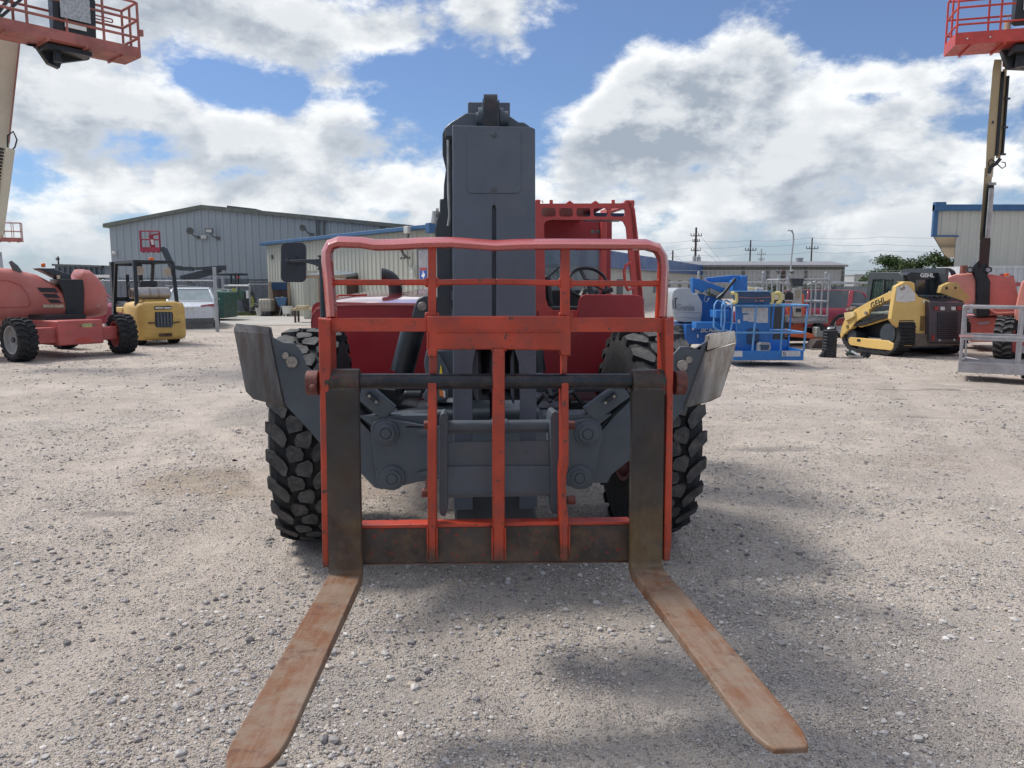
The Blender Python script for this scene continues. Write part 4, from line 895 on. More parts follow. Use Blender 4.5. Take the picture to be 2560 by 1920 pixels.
m.tube([FT.y(1343, 505, CY), FT.y(1343, 502.5, CY), FT.y(1357, 502.5, CY), FT.y(1357, 508, CY)], .004, 6)
for x in (1424, 1488): m.tube([FT.y(x - 7, 510, CY + .1), FT.y(x, 505, CY + .1), FT.y(x + 7, 510, CY + .1)], .012, 6)
m.build('roof_fittings', cab_red, cab)
m = MB(FT); m.tube([FT.y(1577, 655, CY - .02), FT.y(1564, 664, CY - .06), FT.y(1560, 678, CY - .06), FT.y(1563, 712, CY - .06), FT.y(1570, 725, CY - .06), FT.y(1582, 720, CY - .02)], .012, 8); m.build('grab_handle', cab_red, cab)
sw = MB(FT); c0 = FT.y(1469, 708, CY + .45); rad = .165; tl = R(52); ring = [c0 + Vector((rad * math.cos(a), rad * math.sin(a) * math.cos(tl), rad * math.sin(a) * math.sin(tl))) for a in [k_ * 6.2832 / 32 for k_ in range(32)]]
sw.tube(ring, .014, 8, closed=True)
for a in (-.5, 1.9, 4.2): sw.beam(c0, c0 + Vector((rad * math.cos(a), rad * math.sin(a) * math.cos(tl), rad * math.sin(a) * math.sin(tl))), .03, .012)
sw.cyl(c0 + Vector((0, .01, .012)), c0 + Vector((0, -.10, -.12)), .035, n=14); sw.cyl(c0 + Vector((0, -.05, -.06)), c0 + Vector((0, -.2, -.55)), .05, n=12); sw.build('steering_wheel', black, cab, smooth=45)
m = MB(FT); m.box(x_r - .70, x_r - .25, CY + .75, CY + 1.2, .95, 1.08); m.box(x_r - .68, x_r - .27, CY + 1.15, CY + 1.28, 1.0, 1.42); m.build('seat', black, cab, bevel=.05, seg=3)
m = MB(FT); m.box(xl + .05, x_r - .06, CY + .10, CY + .35, 1.02, 1.46); m.cyl(FT.y(1505, 731, CY + .3), FT.y(1532, 724, CY + .3), .022, n=10); m.box(xl + .05, x_r - .05, CY, CB, .80, .84)
m.cyl(FT.y(1368, 690, CY + .2), FT.y(1375, 775, CY + .2), .03, n=10); m.build('dashboard', black, cab, bevel=.02)
m = MB(FT); m.beam(FT.y(1374, 690, CB - .06), FT.y(1400, 667, CB - .06), .012); m.build('wiper', black, cab)
m = MB(FT); m.pp([(1442, 800), (1443, 780), (1449, 748), (1453, 740), (1462, 736), (1590, 737), (1603, 740), (1611, 750), (1608, 800)], .62, .025); m.pp([(1356, 800), (1608, 800), (1606, 830), (1540, 832), (1536, 1002), (1356, 1002)], .66, .03)
m.build('front_panel', maroon, T, bevel=.006)
# front fender strip under the cab
m = MB(FT); m.pp([(1345, 776), (1450, 776), (1450, 800), (1345, 800)], CY - .02, .03); m.build('cab_sill', cab_red, T, bevel=.004)

m = MB(FT); m.prism([FT.y(x, y, CY + .25) for x, y in ((1470, 531), (1566, 533), (1566, 548), (1470, 547))], (0, .3, 0)); m.build('dark_roof_infill', navy, cab, bevel=.01)  # added dark panel standing in for the unlit roof interior
m = MB(FT); m.prism([FT.y(x, y, CB - .3) for x, y in ((1352, 725), (1500, 725), (1500, 800), (1352, 800))], (0, .2, 0)); m.build('rear_console', black, cab, bevel=.02)
# weld beads where posts and beams of the carriage meet
rw_ = random.Random(12)
for x0, y0, x1, y1, of in ((1094, 829, 1401, 829, .017), (1069, 831, 1069, 872, .016), (1093, 800, 1093, 826, .031), (1402, 800, 1402, 826, .031), (1230.5, 878, 1230.5, 873, .004), (1263.5, 878, 1263.5, 873, .004), (1069, 619, 1091, 619, .046), (1403, 619, 1425, 619, .046), (822, 829, 848, 829, .032), (1644, 830, 1668, 830, .032), (1069, 1320, 1069, 1400, .013), (1092, 1320, 1092, 1400, .013), (1231, 1320, 1231, 1398, .004), (1263, 1320, 1263, 1398, .004), (1403, 1315, 1403, 1396, .013), (1423, 1315, 1423, 1396, .013)):
    a_, b2 = cp(x0, y0, of), cp(x1, y1, of); n_ = max(3, int((b2 - a_).length / .006)); m = MB(FT)
    m.tube([a_.lerp(b2, k / n_) + Vector((rw_.uniform(-.001, .001), 0, rw_.uniform(-.001, .001))) for k in range(n_ + 1)], [.0030 + .0009 * (k % 2) for k in range(n_ + 1)], 6); m.build('weld_bead', carr_red, carr, smooth=60)
# ------------------------------------------------------------------ buildings, fences, poles
def gy(py): return CAM_H / -(pixdir(1280, py).z / pixdir(1280, py).y)     # how far away a point of the ground seen on that line is
wall_grey = mat('grey_ribbed_steel_wall', (.30, .34, .37), .5, metal=.05, var=.04, vscale=.5, dirt=.22, dirt_col=(.28, .30, .31), streak=True)
wall_cream = mat('cream_ribbed_steel_wall', (.42, .42, .36), .5, var=.05, vscale=.5, dirt=.25, dirt_col=(.40, .39, .33), streak=True)
wall_beige = mat('beige_ribbed_steel_wall', (.46, .45, .40), .5, var=.05, vscale=.5, dirt=.25, dirt_col=(.38, .36, .30), streak=True)
wall_far = mat('far_pale_steel_wall', (.36, .375, .38), .55, var=.05, vscale=.3, dirt=.2, dirt_col=(.2, .2, .2), streak=True)
trim_dk = mat('dark_trim', (.10, .11, .11), .5)
trim_bl = mat('blue_trim', (.030, .10, .22), .4, var=.08)
roof_bl = mat('blue_steel_fascia', (.018, .070, .21), .45, var=.08, vscale=.4)
soffit = mat('tan_soffit', (.42, .36, .27), .6)
wood = mat('weathered_brown_wood', (.085, .055, .045), .8, var=.25, vscale=4, streak=True)
wood_lt = mat('pale_timber_post', (.30, .22, .15), .7, var=.15)
roof_galv = mat('ribbed_galvanised_roof', (.30, .34, .38), .35, metal=.4, var=.1)
cont_w = mat('stained_white_container', (.50, .52, .54), .5, var=.05, dirt=.35, dirt_col=(.34, .32, .30), streak=True)
leaf_m = mat('tree_leaves', (.050, .085, .028), .6, var=.45, vscale=1.2, dirt=.45, dirt_col=(.10, .13, .045), spec=.3)
bark = mat('tree_bark', (.09, .07, .055), .9)
pole_m = mat('dark_utility_pole', (.055, .038, .036), .8)
lamp_gl = mat('lamp_glass', (.5, .5, .48), .2)

def ribbed(mb, p, q, z0, top, pitch=.30, depth=.035, out=1):
    """a wall of real trapezoid ribs from p to q; top is a height or a function of the distance along"""
    p = Vector((*p, 0)); q = Vector((*q, 0)); L_ = (q - p).length; d = (q - p) / L_; nn = Vector((d.y, -d.x, 0)) * out
    s_ = [0.0]; o_ = [0.0]; k = 0
    while s_[-1] < L_ - 1e-6:
        for a, o2 in ((.55, 0), (.66, 1), (.89, 1), (1.0, 0)):
            x = (k + a) * pitch
            if x >= L_: x = L_
            s_.append(x); o_.append(o2 * depth)
            if x >= L_: break
        k += 1
    f = top if callable(top) else (lambda x: top)
    vs = []
    for x, o2 in zip(s_, o_): vs += [p + d * x + nn * o2 + Vector((0, 0, z0)), p + d * x + nn * o2 + Vector((0, 0, f(x)))]
    mb.add(vs, [(2*i, 2*i + 2, 2*i + 3, 2*i + 1) for i in range(len(s_) - 1)]); return mb
def XY(px, Y): return (px - 1280) / FPX * (Y * math.cos(PITCH)) , Y     # on the horizon line
def P2(px, py, Y): return W.y(px, py, Y)
def zz(py, Y): return W.y(1280, py, Y).z
def add_part(name, mb, m, root, **k): return mb.build(name, m, root, **k)

# big grey hall
Yh = 46.0
gF = Fr(P2(282, 700, Yh).x, Yh, 0)
gb = thing('grey_warehouse', 'large grey ribbed steel hall with a low gable behind the left fence', 'building', gF)
xL, xR_ = P2(282, 700, Yh).x, P2(1085, 700, Yh).x; xr = P2(511, 600, Yh).x; zl, zr, zrt = zz(563, Yh), zz(519, Yh), zz(575, Yh)
def ztop(s):
    x = xL + s
    return zl + (zr - zl) * (x - xL) / (xr - xL) if x < xr else zr + (zrt - zr) * (x - xr) / (xR_ - xr)
m = MB(W); ribbed(m, (xL, Yh), (xR_ + 1, Yh), 0, ztop, .42, .05); add_part('ribbed_wall', m, wall_grey, gb, smooth=0, fix=False)
m = MB(W); m.prism([(xL, Yh + .05, 0), (xR_, Yh + .05, 0), (xR_, Yh + .05, zrt - .02), (xr, Yh + .05, zr - .02), (xL, Yh + .05, zl - .02)], (0, 32, 0)); add_part('hall_body', m, wall_grey, gb, smooth=0)
m = MB(W)
for a, b_ in (((xL - .25, zl - .07), (xr, zr)), ((xr, zr), (xR_ + .3, zrt - .02))):
    m.prism([(a[0], Yh - .25, a[1] - .08), (b_[0], Yh - .25, b_[1] - .08), (b_[0], Yh - .25, b_[1] + .14), (a[0], Yh - .25, a[1] + .14)], (0, 32.5, 0))
add_part('roof', m, mat('roof_trim_green', (.13, .14, .12), .5), gb, smooth=0)
m = MB(W); a = P2(567, 513.5, Yh + 2); b_ = P2(640, 524, Yh + 2); m.prism([(a.x, Yh + 2, a.z - .3), (b_.x, Yh + 2, b_.z - .4), (b_.x, Yh + 2, b_.z + .05), (a.x, Yh + 2, a.z)], (0, 12, 0)); add_part('ridge_vent', m, trim_dk, gb)
m = MB(W)
for px in (798.5, 813): x = P2(px, 650, Yh).x; m.box(x - .06, x + .06, Yh - .16, Yh - .06, 0, ztop(x - xL) - .1)
x = P2(957, 650, Yh).x; m.box(x - .06, x + .06, Yh - .16, Yh - .06, 0, ztop(x - xL) - .1); add_part('downspout', m, trim_dk, gb)
m = MB(W); x0 = P2(285, 690, Yh).x; x1 = P2(673, 690, Yh).x; ribbed(m, (x0, Yh - .09), (x1, Yh - .09), 0, zz(697, Yh), .42, .05); add_part('lower_wall_panel', m, mat('darker_grey_panel', (.11, .125, .15), .5, var=.05), gb, smooth=0, fix=False)
def floodlight(px, py, sx, root, Y, kind=0):
    c0 = P2(px, py, Y); m = MB(W)
    if kind == 0:
        m.lathe(c0 + Vector((0, -.55, 0)), (sx * .5, -1, -.3), [(0, .03), (.02, .10), (.12, .19), (.2, .21), (.2, .17), (.14, .02)], n=14)
    else: m.box(c0.x - .22, c0.x + .22, c0.y - .62, c0.y - .5, c0.z - .14, c0.z + .14)
    m.tube([c0 + Vector((0, -.5, -.08)), c0 + Vector((.12, -.35, -.3)), c0 + Vector((.3, -.06, -.38))], .035, 6); m.box(c0.x + .2, c0.x + .4, c0.y - .1, c0.y, c0.z - .48, c0.z - .30)
    o = m.build('floodlight', trim_dk, root)
    if kind: s = MB(W); s.box(c0.x - .17, c0.x + .17, c0.y - .625, c0.y - .621, c0.z - .08, c0.z + .08); s.build('lens', lamp_gl, o, smooth=0)
floodlight(484, 577, 1, gb, Yh); floodlight(532, 579, 1, gb, Yh, 1); floodlight(768, 570, -1, gb, Yh, 0)
m = MB(W); c0 = P2(513, 593, Yh); m.box(c0.x - .16, c0.x + .16, Yh - .3, Yh - .05, c0.z - .12, c0.z + .1); add_part('wall_light', m, lamp_gl, gb, bevel=.04)
m = MB(W); c0 = P2(291, 633, Yh); m.box(c0.x - .16, c0.x + .1, Yh - .25, Yh - .05, c0.z - .1, c0.z + .08); add_part('wall_light', m, lamp_gl, gb, bevel=.04)

# cream building with blue eave, running from far left to near right
A = P2(670, 700, 41.7); B = P2(1088, 700, 29.0); A.z = B.z = 0; dAB = (B - A); Lc = dAB.length; dAB.normalize(); nAB = Vector((dAB.y, -dAB.x, 0))
cF = Fr(A.x, A.y, math.degrees(math.atan2(dAB.y, dAB.x)))
cb = thing('cream_building', 'long cream ribbed steel building with a blue eave behind the telehandler hood', 'building', cF)
zc = 3.68
m = MB(cF); ribbed(m, (0, 0), (Lc, 0), 0, zc, .36, .035); add_part('ribbed_wall', m, wall_cream, cb, smooth=0, fix=False)
m = MB(cF); m.prism([(0, .04, 0), (Lc, .04, 0), (Lc, .04, zc), (0, .04, zc)], (0, 4.3, 0)); add_part('wall', m, wall_cream, cb, smooth=0)
m = MB(cF); m.prism([(-.25, -.30, zc - .03), (-.25, -.30, zc + .13), (-.25, 4.4, zc + .16), (-.25, 4.4, zc - .03)], (Lc + .4, 0, 0)); m.box(Lc - .1, Lc + .18, -.34, -.1, zc - .20, zc + .17); add_part('roof', m, trim_bl, cb, bevel=.02)
def cw(px, py, o=.0): return cF.y(px, py, -o)
m = MB(cF); c0 = cw(1017, 576, .5); m.box(c0.x - .16, c0.x + .16, c0.y - .06, c0.y + .08, c0.z - .12, c0.z + .16); l_ = add_part('floodlight', m, lamp_gl, cb, bevel=.03); m = MB(cF); m.beam(c0 + Vector((0, 0, -.4)), c0 + Vector((0, .1, -.1)), .06); m.build('bracket', trim_dk, l_)
m = MB(cF); c0 = cw(1003, 624, .3); m.box(c0.x - .18, c0.x + .14, c0.y - .1, c0.y + .1, c0.z - .02, c0.z + .12); m.tube([c0, c0 + Vector((.1, .05, -.2)), c0 + Vector((.15, .2, -.33))], .05, 7)
for dx in (-.22, .02, .38): m.sphere(c0 + Vector((dx, .12, -.32)), .05, 8, 6)
m.tube([c0 + Vector((.25, .15, -.35))] + [c0 + Vector((.43 - .18 * math.cos(a), .15, -.45 - .2 * math.sin(a))) for a in (0, .5, 1, 1.57, 2.2, 2.8, 3.14)] + [c0 + Vector((.61, .15, -.1))], .012, 5)
add_part('wall_lamp', m, trim_dk, cb)
m = MB(cF); a = cw(1046, 625, .04); b_ = cw(1072, 697, .04); m.box(a.x, b_.x, -.06, -.04, b_.z, a.z); pn = add_part('notice_panel', m, mat('pinkish_glazed_panel', (.30, .28, .30), .3, var=.15, vscale=3), cb)
m = MB(cF); m.box(a.x - .06, b_.x + .06, -.075, -.045, a.z, a.z + .07); m.box(a.x - .06, a.x, -.075, -.045, b_.z, a.z); m.build('frame', trim_dk, pn)
m = MB(cF); a = cw(1050, 677, .07); b_ = cw(1066, 697, .07); m.box(a.x, b_.x, -.075, -.065, b_.z, a.z); sg = m.build('blue_sign', mat('sign_blue', (.02, .08, .42), .4), pn)
m = MB(cF); cx_, cz_ = (a.x + b_.x) / 2, (a.z + b_.z) / 2; s_ = (b_.x - a.x) * .30
m.prism([(cx_ + u * s_, -.078, cz_ + v * s_) for u, v in ((-.2, 1.1), (.25, 1.1), (.25, .55), (.95, .4), (1.0, -.3), (.35, -.8), (.25, -1.3), (-.15, -.6), (-.5, -.65), (-1.0, 0), (-.2, .05))], (0, -.004, 0)); m.build('state_emblem', white, sg, smooth=0)
m = MB(cF); a = cw(1050, 676, .07); b_ = cw(1066, 669, .07); m.box(a.x, b_.x, -.075, -.065, a.z, b_.z); m.build('red_sign', mat('sign_red', (.35, .05, .06), .5), pn)
m = MB(cF); a = cw(1028, 673, .1); b_ = cw(1035, 697, .1); m.cyl((a.x + .1, -.12, b_.z), (a.x + .1, -.12, a.z), .05, n=8); m.cyl((a.x + .1, -.12, a.z - .15), (a.x + .1, -.12, a.z - .08), .09, n=8); add_part('vent_pipe', m, white, cb)
m = MB(cF); c0 = cw(679, 643, .08); m.box(c0.x - .07, c0.x + .07, -.1, -.03, c0.z - .1, c0.z + .12); add_part('meter_box', m, trim_dk, cb)

# lean-to shed against it
sF = Fr(0, 0, 0); Ys = 33.0
sh_ = thing('lean_to_shed', 'low open shed with ribbed metal roof against the cream wall', 'shed', Fr(P2(760, 700, Ys).x, Ys, 0))
xa, xb, xc = P2(762, 700, Ys).x, P2(864, 700, Ys).x, P2(949, 700, Ys).x; za = zz(686.6, Ys); zb = zz(672.7, Ys)
m = MB(W)
for i in range(40):
    t0, t1 = i / 40, (i + 1) / 40; x0 = xa + (xb - xa) * t0; x1 = xa + (xb - xa) * t1; dz = .025 if i % 4 == 3 else 0
    X0 = xa + 1.6 + (xc - xa - 1.6) * t0; X1 = xa + 1.6 + (xc - xa - 1.6) * t1; m.add([(x0, Ys, za + dz), (x1, Ys, za + dz), (X1, Ys + 3.2, zb + .12 + dz), (X0, Ys + 3.2, zb + .12 + dz)], [(0, 1, 2, 3)])
m.add([(xb, Ys, za), (xc, Ys + 3.2, zb + .12), (xc, Ys + 3.2, zb - .05), (xb, Ys, za - .1)], [(0, 1, 2, 3)]); add_part('roof', m, roof_galv, sh_, smooth=0)
m = MB(W); m.beam((xa, Ys + .05, za - .09), (xb, Ys + .05, za - .09), .08, .12)
for px in (822, 796): x = P2(px, 700, Ys).x; m.beam((x, Ys + .1, 0), (x, Ys + .1, za - .1), .09)
add_part('post', m, wood_lt, sh_)
m = MB(W); ribbed(m, (P2(748, 700, Ys + 2).x, Ys + 2.6), (xb + .4, Ys + 2.6), 0, za + .2, .3, .03); add_part('back_wall', m, wall_cream, sh_, smooth=0, fix=False)
m = MB(W); m.prism([(xb, Ys + .1, za - .10), (xc + .2, Ys + 3.0, zb - .02), (xc + .2, Ys + 3.0, 0), (xb, Ys + .1, 0)], (.02, .02, 0)); add_part('gable_boards', m, wood, sh_)

# brown board screen with dark window, posts and yard clutter beside it
Yw = 39.5
F_ = Fr(P2(712, 700, Yw).x, Yw, 0); sc_ = thing('board_screen', 'brown upright board screen with a dark blank panel on top', 'screen', F_)
m = MB(W)
for i in range(17):
    x0 = P2(679 + i * 4.05, 700, Yw).x; m.box(x0, x0 + .075, Yw, Yw + .03 + (i % 2) * .01, .05, zz(708 if i < 9 else 704 + (i % 3), Yw))
add_part('boards', m, wood, sc_, smooth=0)
m = MB(W); m.box(P2(679, 700, Yw).x, P2(718, 700, Yw).x, Yw - .05, Yw - .01, zz(724.5, Yw), zz(705.5, Yw)); add_part('dark_panel', m, navy, sc_)
m = MB(W)
for px, mt in ((674.5, 0), (721, 1)): x = P2(px, 700, Yw - .3).x; m.beam((x, Yw - .3, 0), (x, Yw - .3, zz(704, Yw)), .11)
add_part('screen_post', m, wood_lt, sc_)
def on_ground(name, label, cat, px, Y, group=None): return thing(name, label, cat, Fr(P2(px, 708, Y).x, Y, 0), group)
t = on_ground('wheelbarrow', 'blue wheelbarrow stood on end beside the pale timber post', 'wheelbarrow', 702, 39); f = FR[t.name]
m = MB(f); m.loft([[Vector((-.28, -.2, .95)), Vector((.28, -.2, .95)), Vector((.28, .1, .95)), Vector((-.28, .1, .95))], [Vector((-.12, -.1, .45)), Vector((.18, -.1, .45)), Vector((.18, .1, .45)), Vector((-.12, .1, .45))]]); m.build('tray', mat('dull_blue', (.06, .14, .26), .5), t, bevel=.03)
m = MB(f); m.tube([(-.1, -.12, .02), (0, -.1, .5), (.05, -.1, 1.0)], .03, 6); m.tube([(.2, -.12, .02), (.1, -.1, .5), (.1, -.1, 1.0)], .03, 6); m.build('handle', steel, t)
t = on_ground('plastic_tub', 'white plastic tub at the foot of the pale timber post', 'tub', 715, 38.6); f = FR[t.name]
m = MB(f); m.lathe((0, 0, 0), (0, 0, 1), [(.14, .16), (.14, .20), (.50, .27), (.52, .29), (.48, .25), (.18, .17)], n=14); m.build('tub_body', white, t); m = MB(f)
for a in (0, 1.57, 3.14, 4.71): m.beam((.15 * math.cos(a), .15 * math.sin(a), .15), (.24 * math.cos(a), .24 * math.sin(a), 0), .04)
m.build('stand', white, t)
t = on_ground('tote_tank', 'white plastic tote tank in a wire cage by the screen', 'tank', 666, 39.2); f = FR[t.name]
m = MB(f); m.box(-.3, .3, -.45, .45, .22, .86); m.build('tank_body', mat('milky_plastic', (.50, .45, .36), .5, var=.1), t, bevel=.06); m = MB(f)
for i in range(5): m.beam((-.31 + i * .155, -.47, .1), (-.31 + i * .155, -.47, .9), .02)
for z in (.12, .38, .64, .9): m.beam((-.32, -.47, z), (.32, -.47, z), .02)
m.build('cage', galv, t)
t = on_ground('scrap_bumper', 'curved pale plastic car panel standing by the tote tank', 'panel', 645, 38.8); f = FR[t.name]
m = MB(f); m.loft([[Vector((-.22, 0, .42)), Vector((-.10, -.12, .44)), Vector((.12, -.15, .36)), Vector((.20, 0, .34))], [Vector((-.12, 0, .02)), Vector((-.02, -.10, .0)), Vector((.10, -.12, .0)), Vector((.16, 0, .02))]]); m.build('panel_body', mat('grey_white_plastic', (.46, .45, .42), .5), t, bevel=.02)
t = on_ground('black_crate', 'black open crate lying beside the curved pale panel', 'crate', 664, 38.7); f = FR[t.name]
m = MB(f); m.prism([(-.2, -.2, .12), (.25, -.2, .26), (.25, -.2, .02), (-.2, -.2, 0)], (0, .5, 0)); m.build('crate_body', black, t, bevel=.01)
t = on_ground('scrap_heap', 'tangle of dark scrap parts piled behind the tote tank', 'scrap', 650, 40); f = FR[t.name]; m = MB(f); r2 = random.Random(9)
for i in range(26): c0 = Vector((r2.uniform(-.5, .5), r2.uniform(-.3, .3), 0)); c0.z = r2.uniform(.05, .9 - abs(c0.x)); m.sphere(c0, r2.uniform(.06, .16), 7, 5, (1, 1, r2.uniform(.4, 1)))
m.build('scrap_parts', mat('dark_scrap', (.04, .04, .045), .6, var=.5, vscale=6), t, smooth=0)
t = on_ground('lumber_rack', 'low table piled with pale lumber under the shed roof', 'table', 775, 32.5); f = FR[t.name]
m = MB(f); m.box(-.75, .5, -.3, .3, .52, .62); m.box(-.55, -.1, -.35, .2, .62, .72); m.build('lumber', mat('pale_lumber', (.52, .44, .28), .6, var=.2, vscale=5), t); m = MB(f)
for x in (-.6, .4): m.beam((x, -.25, 0), (x, -.25, .52), .07); m.beam((x, .25, 0), (x, .25, .52), .07)
m.build('leg', wood, t)

# chain link
def chain_link(name, label, F, L_, H, step=.085, r=.004, rail=True, posts=(), rail_r=.022, post_h=None, barbs=(), mid=None):
    t = thing(name, label, 'fence', F); m = MB(F); n = int((L_ + H) / step)
    for i in range(n):
        x0 = i * step - H; a = (max(0, x0), max(0, -x0)); b_ = (min(L_, x0 + H), min(H, L_ - x0))
        if b_[0] > a[0]:
            for fl in (0, 1):
                p = [(a[0], a[1]), (b_[0], b_[1])] if not fl else [(a[0], H - a[1]), (b_[0], H - b_[1])]
                v = []; y = .003 * fl
                for x, z in p: v += [(x - r, y, z), (x + r, y, z), (x, y + r, z)]
                m.add(v, [(0, 1, 4, 3), (1, 2, 5, 4), (2, 0, 3, 5)])
    m.build('mesh', galv, t, smooth=0, fix=False)
    if rail: m = MB(F); m.cyl((0, .02, H), (L_, .02, H), rail_r, n=8); m.build('top_rail', galv, t, smooth=40)
    if mid: m = MB(F); m.cyl((0, .03, mid), (L_, .03, mid), rail_r, n=8); m.build('mid_rail', galv, t, smooth=40)
    for px in posts:
        m = MB(F); h = (post_h or H); m.cyl((px, .03, 0), (px, .03, h), .045, n=10); m.sphere((px, .03, h), .05, 8, 6); m.build('post', galv, t, smooth=40)
    for z in barbs:
        m = MB(F); m.tube([(0, 0, z), (L_ * .3, 0, z - .03), (L_ * .6, 0, z), (L_, 0, z - .02)], .006, 4); m.build('barbed_wire', galv, t)
    return t
def fence_between(pa, Ya, pb, Yb):
    a = P2(pa, 700, Ya); b_ = P2(pb, 700, Yb); d = b_ - a; return Fr(a.x, a.y, math.degrees(math.atan2(d.y, d.x))), math.hypot(d.x, d.y)
F_, L_ = fence_between(250, 27.5, 536, 26.4)
chain_link('chain_link_fence', 'chain link fence in front of the silver sedan, ending at a thick post', F_, L_, 1.74, posts=(.1, L_))
m = MB(F_); m.cyl((L_, .03, 1.6), (L_, .03, 2.20), .06, n=12); m.cyl((L_, .03, 0), (L_, .03, 1.6), .06, n=12); m.cyl((L_ - .1, .03, 1.12), (L_ + .14, .03, 1.12), .02, n=6)
m.build('end_post', galv, bpy.data.objects['chain_link_fence'], smooth=40)
F_, L_ = fence_between(557, 40.5, 622, 40.0)
g = chain_link('yard_gate', 'chain link gate with a white top bar in front of the green tractor', F_, L_, 1.55, step=.09, posts=(L_,), post_h=1.6)
m = MB(F_); m.cyl((0, 0, 1.53), (L_, 0, 1.53), .045, n=8); m.build('white_bar', white, g); m = MB(F_); m.cyl((0, 0, 0), (0, 0, 1.95), .07, n=10); m.build('gate_post', galv, g); m = MB(F_); m.cyl((L_ * .52, 0, 0), (L_ * .52, 0, 1.5), .03, n=8)
m.build('brace', galv, g); m = MB(F_); m.box(.28, .40, -.05, -.02, .95, 1.30); m.build('notice', white, g); m = MB(F_); m.box(L_ - .17, L_ - .03, -.05, -.02, .88, 1.28); m.build('notice', white, g)
m = MB(F_); m.cyl((.3, -.9, .06), (1.5, -1.3, .06), .045, n=8); m.build('white_pipe', white, g)
F_, L_ = fence_between(622, 40.0, 676, 40.2); chain_link('short_chain_link_fence', 'short chain link panel between the gate and the brown boards', F_, L_, 1.6, step=.10, posts=(), barbs=(1.75, 1.9))

# tractor, dumpster, rack behind the gate
t = on_ground('green_tractor', 'green tractor with a dark canopy parked behind the gate', 'tractor', 578, 43); f = FR[t.name]
gr = mat('tractor_green', (.03, .12, .06), .4); yl = mat('tractor_yellow', (.50, .52, .05), .5)
m = MB(f); m.box(-.55, .75, -.6, .9, .75, 1.25); m.box(-.35, .35, -1.4, -.6, .8, 1.3); m.build('body', gr, t, bevel=.08)
m = MB(f); m.box(-.85, .65, -.9, .9, 2.08, 2.2); cn = m.build('canopy', slate_dk, t, bevel=.03)
m = MB(f)
for x in (-.7, -.2, .2, .5): m.beam((x, .6 if x in (-.2, .2) else -.7, 1.2), (x, .6 if x in (-.2, .2) else -.7, 2.1), .07)
m.build('canopy_post', slate_dk, t)
for x in (-.6, .85): wheel(t, f, (x, .3, .62), (1, 0, 0), .62, .38, .3, rubber_dk, yl, n=16, style='bar', lug=.04)
m = MB(f); m.box(-.5, .1, -.95, -.9, .35, .62); m.box(.35, .65, -.95, -.93, 1.05, 1.38); m.build('yellow_panel', yl, t)
m = MB(f); m.cyl((.62, -.8, 2.0), (.70, -.8, 1.92), .07, n=8); m.build('tail_lamp', mat('red_lens', (.35, .02, .02), .3), t)
t = on_ground('dumpster', 'dark green steel dumpster between the end post and the gate', 'dumpster', 500, 34.0); f = FR[t.name]; m = MB(f)
m.prism([(-1.5, 0, .12), (.95, 0, .12), (1.0, 0, 1.25), (-1.5, 0, 1.42)], (0, 1.8, 0)); m.build('bin', mat('dumpster_green', (.015, .07, .055), .5, var=.15), t, bevel=.03)
m = MB(f)
for x in (-1.2, -.6, 0, .6): m.box(x, x + .08, -.05, 0, .14, 1.2)
m.build('rib', mat('dumpster_green', (.02, .1, .08), .5), t)
t = on_ground('steel_rack', 'bent stack of grey steel grating lying on the dumpster', 'grating', 505, 34.3); f = FR[t.name]; m = MB(f)
for i in range(14): m.tube([(-1.55 + i * .05, -.2, 1.55), (-.9 + i * .10, -.1, 1.45), (-.2 + i * .12, -.1, 1.40 - i * .004), (.3 + i * .075, 0, 1.36)], .014, 5)
for k in range(5): m.tube([(-1.5 + k * .4, -.22, 1.56 - k * .04), (-.7 + k * .45, .2, 1.52 - k * .03)], .012, 5)
m.build('bars', galv, t)

# far buildings, left
def block(name, label, pts, Y, depth, wm, rm, roof=None, F=None, trim=.15):
    F = Fr(P2(pts[0][0], 708, Y).x, Y, 0); t = thing(name, label, 'building', F); m = MB(W)
    P = [P2(x, y, Y) for x, y in pts]; z0 = Vector((P[0].x, Y, 0)); z1 = Vector((P[-1].x, Y, 0)); m.prism([z0] + P + [z1], (0, depth, 0)); m.build('wall', wm, t, smooth=0)
    m = MB(W)
    for a, b_ in zip(P[:-1], P[1:]): m.prism([a + Vector((-.1, -.3, -.02)), b_ + Vector((.1, -.3, -.02)), b_ + Vector((.1, -.3, trim)), a + Vector((-.1, -.3, trim))], (0, depth + .6, 0))
    m.build('roof', rm, t, smooth=0); return t
far_bl = mat('far_bluish_wall', (.14, .17, .20), .6, var=.1, vscale=.2)
t = block('far_blue_grey_shed', 'long low blue grey shed far behind the left boom lift', [(137, 664), (262, 668), (262, 669)], 70, 20, far_bl, trim_dk)
m = MB(W)
for i in range(9): x = P2(148 + i * 13, 700, 69.9).x; m.box(x, x + .12, 69.75, 69.95, 0, zz(669, 70))
m.build('rib', mat('far_rib', (.09, .11, .13), .6), t); m = MB(W); m.box(P2(215, 700, 69).x, P2(262, 700, 69).x, 69.5, 69.9, zz(694, 70), zz(687, 70)); m.build('band', white, t)

